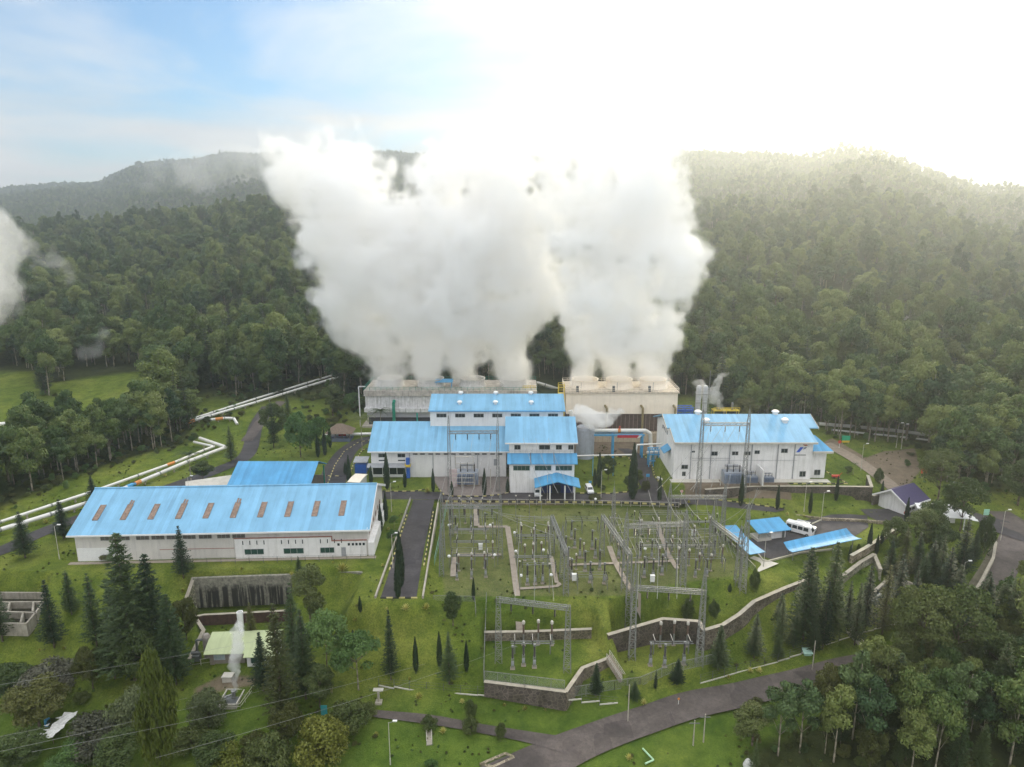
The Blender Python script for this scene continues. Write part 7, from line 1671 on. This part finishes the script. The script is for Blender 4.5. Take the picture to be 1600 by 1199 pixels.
# scrub and weeds on the banks, along the wood edges and between the trunks
US = []
for (x0,x1,y0,y1,st,sd,f) in ((-150,150,84,120,2.3,51,.30),(-230,-60,120,300,2.6,52,.5),(60,230,120,300,2.6,53,.5),(-120,-20,250,300,2.2,54,.6)):
    x, y = jitter(x0,x1,y0,y1,st,sd); w = is_wood(x, y)*.9+sstep(.47,.6,fbm(x/14,y/14))*(y < 116)*.55+(sstep(-9,0,np.maximum(inpoly_d(WOODL,x,y),inpoly_d(WOODG,x,y))))*.8+(sstep(-6,0,inpoly_d(WOODR,x,y)))*.8+((y > 240) & (x < -58) & (x > -112))*.35
    rr_ = np.random.RandomState(sd).rand(len(x)); w = w*(inpoly_d(FIELD,x,y) < 0)
    road = np.full(len(x), 99.0)
    for nm in ('main_road','side_path','gravel_track','service_road','field_track'):
        for o in bpy.data.objects:
            if o.name.startswith(nm):
                vv = np.array([tuple(v.co[:2]) for v in o.data.vertices])[3::7]
                for c in vv: road = np.minimum(road, np.hypot(x-c[0], y-c[1]))
    k = (rr_ < w*f) & (road > 6.5) & (np.abs(x)/y < .84)
    US.append(np.stack([x[k], y[k], H(x[k], y[k])], 1))
US = np.concatenate(US)
for kk, nm in (('sh_dark','a'),('sh_olive','b'),('sh_fresh','c'),('sh_gold','d')): PROTO[kk]['used'] = [o for o in bpy.data.objects if o.parent is None and o.get('category') == 'shrub' and [c for c in kids(o) if c.data == PROTO[kk]['crown']]][0]
instancer('scrub', US, rs_.uniform(.16,.52,len(US)), ['sh_dark','sh_olive','sh_fresh','sh_dark','sh_olive'])
# tussocks and weeds that break up the lawns
paved = [[tuple(v.co[:2]) for v in o.data.vertices] for o in bpy.data.objects if o.get('kind') == 'structure' and o.type == 'MESH' and len(o.data.polygons) == 1]
x, y = jitter(-150,150,86,236,1.15,61); k = np.abs(x)/y < .8; x, y = x[k], y[k]
w = sstep(.40,.66,fbm(x/9+3,y/9,4))*.85+.10; w *= np.where(inpoly_d(YARD,x,y) > 0,.5,1.0)
for q in paved: w = w*(inpoly_d(q,x,y) < -.4)
for nm, rad in (('main_road',5.4),('side_path',2.2),('gravel_track',2.6),('service_road',3),('field_track',2.5),('back_road',4.6),('drain_channel',1.2)):
    for o in bpy.data.objects:
        if o.name.startswith(nm):
            vv = np.array([tuple(v.co[:2]) for v in o.data.vertices])[3::7]
            for c in vv[::2]: w = w*(np.hypot(x-c[0], y-c[1]) > rad)
for q in ([(-99,139),(-28,142),(-30,172),(-99,168)],[(-43,194),(18,180),(18,225),(-43,225)],[(43,184),(90,184),(90,212),(43,212)]): w = w*(inpoly_d(q,x,y) < 0)
k = rs_.rand(len(x)) < w*.42; WD = np.stack([x[k], y[k], H(x[k], y[k])-.03], 1); print('WEEDS', len(WD))
instancer('weeds', WD, rs_.uniform(.035,.105,len(WD))*np.where(rs_.rand(len(WD)) < .05, 1.8, 1), ['sh_olive','sh_fresh','sh_olive','sh_dark','sh_olive'])
Xm, Ym = jitter(-2000,1900,800,2760,10.5,31); k = np.abs(Xm)/Ym < 1.0; Xm, Ym = Xm[k], Ym[k]; Zm = H(Xm, Ym, False)
um, vm, dm_ = frame_px(Xm, Ym, Zm+10); fm = 2600-1150*sstep(.0,.5,Xm/Ym); k = (um > -300) & (um < 1900) & (Ym < fm+60); Xm, Ym, Zm = Xm[k], Ym[k], Zm[k]
instancer('mountain_forest', np.stack([Xm,Ym,Zm],1), rs_.uniform(.42,.85,len(Xm))*np.where(rs_.rand(len(Xm)) < .02, 1.35, 1), KEYS)
def cottage(label, px, py, w):
    p = G(px,py); t = thing('hillside_house', label, 'house', p, R(20)); mb = MB(); gable_walls(mb,0,w,0,w*.6,-2,3.2,4.8,w*.3); mb.build('wall', PLASTER, t); mb = gable_roof(-.5,w+.5,-.6,w*.6+.6,3.1,5.2,w*.3); mb.build('roof', TRIM, t)
cottage('long white roofed house in a clearing on the right wooded slope', 1452, 492, 9); cottage('tiny pale house high on the right slope', 1508, 362, 9); cottage('small white hut lower left of the clearing house', 1412, 500, 4)
# ------------------------------------------------------------------ steam
import openvdb as vdb
def noise3(shape, cell, seed):
    rs = np.random.RandomState(seed); n = [int(s/cell)+3 for s in shape]; g = rs.rand(*n).astype(np.float32)
    for ax, s in enumerate(shape):
        t = np.arange(s)/cell; i = t.astype(int); f = t-i; f = f*f*(3-2*f); sh = [1,1,1]; sh[ax] = s; f = f.reshape(sh).astype(np.float32)
        g = np.take(g, i, ax)*(1-f)+np.take(g, i+1, ax)*f
    return g
def steam_mat(name, dens, col=(.996,.996,.996), an=.1):
    m = bpy.data.materials.new(name); m.use_nodes = True; nt = m.node_tree; nt.nodes.remove(nt.nodes['Principled BSDF'])
    v = nt.nodes.new('ShaderNodeVolumePrincipled'); v.inputs['Color'].default_value = (*col,1); v.inputs['Density'].default_value = dens; v.inputs['Anisotropy'].default_value = an
    nt.links.new(v.outputs[0], nt.nodes['Material Output'].inputs['Volume']); return m
def plume(label, puffs, vox, shells, seed=1, amp=.55, group=None, holes=0.0, ncell=9.0, warp=1.0):
    """puffs: (x, y, z, r, strength). The cloud is a set of nested bodies of even density, thin outside and thick within"""
    A_ = np.array(puffs, float); lo = (A_[:,:3]-A_[:,3:4]*1.7).min(0)-.3*ncell; hi = (A_[:,:3]+A_[:,3:4]*1.7).max(0)+.3*ncell; n = np.ceil((hi-lo)/vox).astype(int)
    f = np.zeros(n, np.float32); ax = [lo[i]+vox*(np.arange(n[i])+.5) for i in range(3)]
    for x, y, z, r, s in puffs:
        sl = tuple(slice(max(0,int((c-1.4*r-lo[i])/vox)), min(n[i], int((c+1.4*r-lo[i])/vox)+2)) for i, c in enumerate((x,y,z)))
        d2 = (ax[0][sl[0]][:,None,None]-x)**2+(ax[1][sl[1]][None,:,None]-y)**2+(ax[2][sl[2]][None,None,:]-z)**2
        v = np.maximum(0, 1-d2/(1.4*r)**2)**2*s*1.6
        f[sl] = 1-(1-np.minimum(f[sl],.98))*(1-np.minimum(v,.98))
    # swirl: look the field up at displaced places
    hh = np.clip((ax[2]-lo[2])/(hi[2]-lo[2]), 0, 1)[None,None,:]; grow = np.minimum(1, .12+hh*2.6)
    idx = []
    for i in range(3):
        wv = (noise3(n, 1.5*ncell/vox, seed+20+i)-.5)*1.25*ncell+(noise3(n, .62*ncell/vox, seed+30+i)-.5)*.75*ncell+(noise3(n, max(1.6,.27*ncell/vox), seed+40+i)-.5)*.42*ncell
        sh = [1,1,1]; sh[i] = n[i]; q = np.arange(n[i], dtype=np.float32).reshape(sh)+wv*grow/vox*warp
        idx.append(np.clip(q, 0, n[i]-1.001))
    ii = [q.astype(np.int32) for q in idx]; ff = [q-i_ for q, i_ in zip(idx, ii)]; acc = 0
    for a0 in (0,1):
        for b0 in (0,1):
            for c0 in (0,1):
                acc = acc + f[ii[0]+a0, ii[1]+b0, ii[2]+c0]*(ff[0] if a0 else 1-ff[0])*(ff[1] if b0 else 1-ff[1])*(ff[2] if c0 else 1-ff[2])
    f = acc.astype(np.float32)
    nz = np.zeros(n, np.float32); a = .5; c = ncell/vox
    for o in range(4):
        if c < 1.6: break
        q = noise3(n, c, seed+o); nz += a*(np.abs(2*q-1) if o > 0 else q); a *= .8; c /= 2.0
    nz = (nz-nz.mean())/nz.std()
    h = np.clip((ax[2]-lo[2])/(hi[2]-lo[2]), 0, 1)[None,None,:]
    g = f - amp*.34*nz*np.minimum(1, f*2.2)*(.25+.75*np.minimum(1,h*3.5)) - holes*.12*np.maximum(0, noise3(n, 26/vox, seed+9)-.55)*4*h
    for sl in ((0,slice(None),slice(None)),(-1,slice(None),slice(None)),(slice(None),0,slice(None)),(slice(None),-1,slice(None)),(slice(None),slice(None),0),(slice(None),slice(None),-1)): g[sl] = -1
    o0 = Vector((float(A_[0,0]), float(A_[0,1]), float(A_[0,2])))
    t = thing('steam_plume', label, 'steam', o0, 0, group)
    for k, (lev_, m) in enumerate(shells):
        gr = vdb.FloatGrid(-1.0); gr.copyFromArray(np.ascontiguousarray(g)); 
        pts, quads = gr.convertToQuads(isovalue=lev_)
        if len(quads) == 0: continue
        pts = (pts+.5)*vox+lo-np.array(o0); me = bpy.data.meshes.new('steam'); 
        me.vertices.add(len(pts)); me.vertices.foreach_set('co', pts.astype(np.float32).ravel()); q = np.ascontiguousarray(quads[:, ::-1]).astype(np.int32)
        me.loops.add(q.size); me.loops.foreach_set('vertex_index', q.ravel()); me.polygons.add(len(q)); me.polygons.foreach_set('loop_start', np.arange(0,q.size,4)); me.polygons.foreach_set('loop_total', np.full(len(q),4))
        me.update(); me.validate()
        me.materials.append(m); o = bpy.data.objects.new(('steam_veil','steam_body','steam_core','steam_heart')[k], me); COL.objects.link(o); o.parent = t
        print('PLUME', label[:30], o.name, len(q))
    return t
S0, S1, S2 = steam_mat('steam_veil', .008), steam_mat('steam_body', .05), steam_mat('steam_core', .095); SA, SB = steam_mat('steam_haze', .016), steam_mat('steam_mass', .06)
def columns(cols, Y, yspread, seed, dens=2, wide=.22):
    r_ = random.Random(seed); out = []
    for c in cols:
        for (a, b) in zip(c[:-1], c[1:]):
            m = max(2, int(math.hypot(b[0]-a[0], b[1]-a[1])/ (min(a[2],b[2])*.55)))
            for i in range(m):
                t = i/m; px = a[0]+(b[0]-a[0])*t; py = a[1]+(b[1]-a[1])*t; r = a[2]+(b[2]-a[2])*t; s = (a[3] if len(a) > 3 else 1)
                y = Y+(1-min(1,(620-py)/60))*0+r_.uniform(-1,1)*yspread*min(1, max(0,(600-py)/120)); p = AT(px, py, y); k = y/250*.235*(1+wide*min(1,max(0,(495-py)/60)))
                out.append((p.x+r_.uniform(-.12,.12)*r*k, y, p.z, r*k*r_.uniform(.75,.98), s))
                if py < 540:
                    for _ in range(dens):
                        q = [r_.uniform(-1,1) for _ in range(3)]; rr = r*k
                        out.append((p.x+q[0]*rr*.85, y+q[1]*rr*.7, p.z+q[2]*rr*.7, rr*r_.uniform(.3,.55), s))
    return out
c1 = [[(605,604,26),(604,585,28),(598,560,34),(578,520,44),(552,482,54),(545,440,52),(542,395,48),(525,345,44,.75),(495,300,40,.55),(462,262,34,.36),(440,235,26,.2)],
      [(668,604,22),(667,585,24),(660,545,36),(640,500,48),(618,455,54),(598,405,54),(580,355,48,.95),(560,305,46,.8),(530,262,40,.5),(510,235,32,.28)],
      [(732,604,22),(732,585,24),(729,545,36),(722,498,48),(712,450,56),(705,400,56),(695,350,50,.95),(690,305,46,.85),(700,262,42,.6),(715,232,36,.32)],
      [(800,604,26),(800,580,30),(797,540,36),(792,500,42),(790,455,50),(792,405,54),(795,350,56),(795,300,50,.75),(790,258,42,.5),(780,225,36,.28)]]
c2 = [[(910,604,24),(911,580,26),(913,540,31),(920,490,38),(926,440,46),(930,390,52),(928,335,54),(915,285,50,.85),(895,250,40,.6),(880,225,34,.3)],
      [(966,604,23),(967,570,26),(970,530,33),(977,475,42),(985,420,50),(990,360,54),(990,305,52,.95),(988,262,42,.75),(985,228,34,.35)],
      [(1022,604,24),(1021,575,26),(1019,535,30),(1021,490,38),(1030,440,44),(1040,390,46),(1050,340,44),(1050,295,42,.9),(1040,255,36,.7),(1020,222,30,.35)]]
plume('broad leaning steam cloud rising from the grey stained cooling tower', columns(c1, 255.5, 8, 3), 0.8, ((.06,S0),(.18,SA),(.38,SB),(.66,S2)), 3, 1.3, 'steam clouds of the cooling towers', .9)
plume('upright steam cloud rising from the clean cream cooling tower', columns(c2, 238.2, 7, 4, 2, .06), 0.8, ((.06,S0),(.18,SA),(.38,SB),(.66,S2)), 14, 1.3, 'steam clouds of the cooling towers', .3)
def small(label, pts, Y, vox, shells, seed, amp=.5, nc=3.0, sub=3):
    out = []; r_ = random.Random(seed)
    for a, b in zip(pts[:-1], pts[1:]):
        for i in range(sub):
            t = i/sub; p = AT(a[0]+(b[0]-a[0])*t, a[1]+(b[1]-a[1])*t, Y); k = FOC/(Y*1.02); r = (a[2]+(b[2]-a[2])*t)/k
            out.append((p.x+r_.uniform(-.2,.2)*r, Y+r_.uniform(-.3,.3)*r, p.z, r*r_.uniform(.8,1.1), a[3] if len(a) > 3 else 1))
    return plume(label, out, vox, shells, seed, amp, None, 0, nc)
D0, D1, D2 = steam_mat('puff_veil', .03), steam_mat('puff_body', .18), steam_mat('puff_core', .35)
small('small white puff blowing right from the exhaust pipe', [(893,647,4),(905,645,9),(918,652,15),(928,655,13),(945,648,9,.8),(962,640,7,.5),(980,632,6,.35)], 210, .35, ((.1,D0),(.3,D1),(.55,D2)), 21)
small('ragged steam rising from the vent columns', [(1096,606,4),(1094,600,6,.7),(1088,606,6,.5),(1096,622,6,.5)], 237, .35, ((.12,D0),(.38,D1)), 22, .9, 2.5)
small('steam leaning left from a vent behind the emblem power house roof', [(1133,645,2),(1126,634,5),(1114,624,8),(1112,612,8,.8),(1118,602,8,.6),(1128,592,7,.4),(1142,590,5,.3)], 236, .35, ((.12,D0),(.34,D1)), 23, .9, 2.5)
small('thin steam jet rising straight from the well pit', [(368,1082,3),(368,1060,5),(367,1035,7),(369,1012,9),(370,1000,8),(372,988,8,.7),(374,972,6,.4)], wl.y+.2, .16, ((.1,D1),(.32,D2)), 24, .5, 1.0, 9)
small('white steam drifting in at the far left edge above the wood', [(-70,450,60),(-44,410,50),(-20,385,32),(-4,368,20,.6),(-40,470,46,.6),(-2,455,18,.3)], 330, 1.4, ((.12,steam_mat('drift_veil',.006)),(.5,steam_mat('drift',.022))), 25, .8, 14)
small('thin wisp of mist in the trees left of centre', [(30,375,16,.4),(60,405,16,.45),(85,430,14,.45),(112,436,10,.35)], 345, 1.2, ((.1,S0),(.36,steam_mat('wisp',.02))), 26, .9, 9)
small('little smoke wisp among the trees above the far field', [(140,548,14,.5),(152,535,16,.6),(146,520,14,.5),(165,515,9,.3)], 310, 1.0, ((.1,steam_mat('wisp_thin',.008)),(.42,steam_mat('wisp_smoke',.018))), 27, .9, 7)
MST = steam_mat('mist_bank', .0016, an=.3); MST2 = steam_mat('mist_bank_thick', .004, an=.3)
small('mist bank lying along the left mountain crest', [(215,275,18,.6),(280,262,24,.7),(340,262,28,.8),(400,265,30,.8),(460,262,30,.7),(520,255,26,.6)], 1500, 7, ((.12,MST),(.34,MST2)), 28, .9, 70, 3)

# ------------------------------------------------------------------ air, light, sky, camera
mb = MB(); mb.box(-3300,-60,-60,3300,3180,400); hz = mb.build('haze', steam_mat('haze_air', .00029, (.87,.92,.97), .74)); hz['kind'] = 'stuff'
SUN_AZ, SUN_EL = R(26), R(21)        # azimuth measured from the view axis towards the right
sd = bpy.data.lights.new('sun', 'SUN'); sd.energy = 1.6; sd.angle = R(7); sd.color = (1.0,.87,.60)
so = bpy.data.objects.new('sun', sd); COL.objects.link(so)
dirv = Vector((math.sin(SUN_AZ)*math.cos(SUN_EL), math.cos(SUN_AZ)*math.cos(SUN_EL), math.sin(SUN_EL)))
so.rotation_euler = dirv.to_track_quat('Z', 'Y').to_euler(); so.location = (200,300,300)
w = bpy.data.worlds.new('World'); SC.world = w; w.use_nodes = True; nt = w.node_tree; L = nt.links.new
bg = nt.nodes['Background']
sky = N(nt, 'ShaderNodeTexSky', sky_type='NISHITA'); sky.sun_disc = False; sky.sun_elevation = SUN_EL; sky.sun_rotation = SUN_AZ; sky.air_density = 1.0; sky.dust_density = .3; sky.ozone_density = 3.0
tc = N(nt, 'ShaderNodeTexCoord'); sep = N(nt, 'ShaderNodeSeparateXYZ'); L(tc.outputs['Generated'], sep.inputs[0])
# project view directions on a flat cloud layer
zc = N(nt, 'ShaderNodeMath', operation='MAXIMUM'); L(sep.outputs['Z'], zc.inputs[0]); zc.inputs[1].default_value = 0.0
za = N(nt, 'ShaderNodeMath', operation='ADD'); L(zc.outputs[0], za.inputs[0]); za.inputs[1].default_value = .14
cx_ = N(nt, 'ShaderNodeMath', operation='DIVIDE'); L(sep.outputs['X'], cx_.inputs[0]); L(za.outputs[0], cx_.inputs[1])
cy_ = N(nt, 'ShaderNodeMath', operation='DIVIDE'); L(sep.outputs['Y'], cy_.inputs[0]); L(za.outputs[0], cy_.inputs[1])
cv = N(nt, 'ShaderNodeCombineXYZ'); L(cx_.outputs[0], cv.inputs[0]); L(cy_.outputs[0], cv.inputs[1])
mp = N(nt, 'ShaderNodeMapping'); mp.inputs['Location'].default_value = (.6,1.3,0); L(cv.outputs[0], mp.inputs['Vector'])
cn = N(nt, 'ShaderNodeTexNoise', Scale=.75, Detail=7.0, Roughness=.52, Distortion=.35); L(mp.outputs[0], cn.inputs['Vector'])
# overcast nearly everywhere, with one ragged blue gap high on the left and a bright thin patch where the sun stands behind the cloud
HOLE = Vector((math.sin(R(-30))*math.cos(R(15)), math.cos(R(-30))*math.cos(R(15)), math.sin(R(15))))
GLOW = Vector((math.sin(R(27))*math.cos(R(9)), math.cos(R(27))*math.cos(R(9)), math.sin(R(9))))
dh = N(nt, 'ShaderNodeVectorMath', operation='DOT_PRODUCT'); L(tc.outputs['Generated'], dh.inputs[0]); dh.inputs[1].default_value = HOLE
hr_ = N(nt, 'ShaderNodeMapRange', interpolation_type='SMOOTHSTEP'); L(dh.outputs['Value'], hr_.inputs['Value']); hr_.inputs['From Min'].default_value = .78; hr_.inputs['From Max'].default_value = .99; hr_.inputs['To Min'].default_value = .55; hr_.inputs['To Max'].default_value = -.02
cw = N(nt, 'ShaderNodeMapRange'); L(cn.outputs['Fac'], cw.inputs['Value']); cw.inputs['From Min'].default_value = .36; cw.inputs['From Max'].default_value = .64; cw.inputs['To Max'].default_value = .66
lowc = N(nt, 'ShaderNodeMapRange'); L(sep.outputs['Z'], lowc.inputs['Value']); lowc.inputs['From Min'].default_value = .04; lowc.inputs['From Max'].default_value = .16; lowc.inputs['To Min'].default_value = .5; lowc.inputs['To Max'].default_value = 0.0
cz_ = N(nt, 'ShaderNodeMath', operation='ADD'); L(cw.outputs[0], cz_.inputs[0]); L(lowc.outputs[0], cz_.inputs[1])
ca = N(nt, 'ShaderNodeMath', operation='ADD'); L(cz_.outputs[0], ca.inputs[0]); L(hr_.outputs[0], ca.inputs[1])
cm = ramp(nt, [(.22, (.03,.03,.03)), (.50, (.5,.5,.5)), (.80, (1,1,1))]); L(ca.outputs[0], cm.inputs['Fac'])
dt = N(nt, 'ShaderNodeVectorMath', operation='DOT_PRODUCT'); L(tc.outputs['Generated'], dt.inputs[0]); dt.inputs[1].default_value = GLOW
glow = N(nt, 'ShaderNodeMapRange', interpolation_type='SMOOTHSTEP'); L(dt.outputs['Value'], glow.inputs['Value']); glow.inputs['From Min'].default_value = .92; glow.inputs['From Max'].default_value = 1.0; glow.inputs['To Min'].default_value = 1.0; glow.inputs['To Max'].default_value = 1.4
c2_ = N(nt, 'ShaderNodeTexNoise', Scale=.9, Detail=7.0, Roughness=.55); L(mp.outputs[0], c2_.inputs['Vector'])
c3_ = ramp(nt, [(.3, (.78,.82,.87)), (.62, (1.05,1.04,1.02))]); L(c2_.outputs['Fac'], c3_.inputs['Fac'])
cc = N(nt, 'ShaderNodeMix', data_type='RGBA', blend_type='MULTIPLY'); cc.inputs['Factor'].default_value = 1; # an overcast sky is brightest overhead
zen = N(nt, 'ShaderNodeMapRange'); L(sep.outputs['Z'], zen.inputs['Value']); zen.inputs['From Min'].default_value = .12; zen.inputs['From Max'].default_value = .8; zen.inputs['To Min'].default_value = .44; zen.inputs['To Max'].default_value = 1.0
zg = N(nt, 'ShaderNodeMath', operation='MULTIPLY'); L(zen.outputs[0], zg.inputs[0]); L(glow.outputs[0], zg.inputs[1])
L(c3_.outputs['Color'], cc.inputs['A']); L(zg.outputs[0], cc.inputs['B'])
ss = N(nt, 'ShaderNodeMix', data_type='RGBA', blend_type='MULTIPLY'); ss.inputs['Factor'].default_value = 1; L(sky.outputs[0], ss.inputs['A']); ss.inputs['B'].default_value = (.032,.059,.073,1)
mx = N(nt, 'ShaderNodeMix', data_type='RGBA'); L(cm.outputs['Color'], mx.inputs['Factor']); L(ss.outputs['Result'], mx.inputs['A']); L(cc.outputs['Result'], mx.inputs['B'])
L(mx.outputs['Result'], bg.inputs['Color']); bg.inputs['Strength'].default_value = 1.0
w.name = 'World'
cd = bpy.data.cameras.new('camera'); cd.sensor_width = 36; cd.lens = 36*FOC/1600; cd.clip_end = 8000; cd.clip_start = 1
co = bpy.data.objects.new('camera', cd); COL.objects.link(co); co.location = (0,0,CAMH); co.rotation_euler = (math.pi/2-PITCH,0,0); SC.camera = co
SC.view_settings.view_transform = 'Standard'; SC.view_settings.look = 'None'; SC.view_settings.exposure = 1.0; SC.view_settings.gamma = 1
cy = SC.cycles; cy.max_bounces = 14; cy.diffuse_bounces = 3; cy.glossy_bounces = 2; cy.transmission_bounces = 3; cy.volume_bounces = 10; cy.transparent_max_bounces = 16
cy.use_adaptive_sampling = True; cy.adaptive_threshold = .028; cy.use_denoising = True
try: cy.denoiser = 'OPENIMAGEDENOISE'
except Exception: pass
cy.volume_max_steps = 128
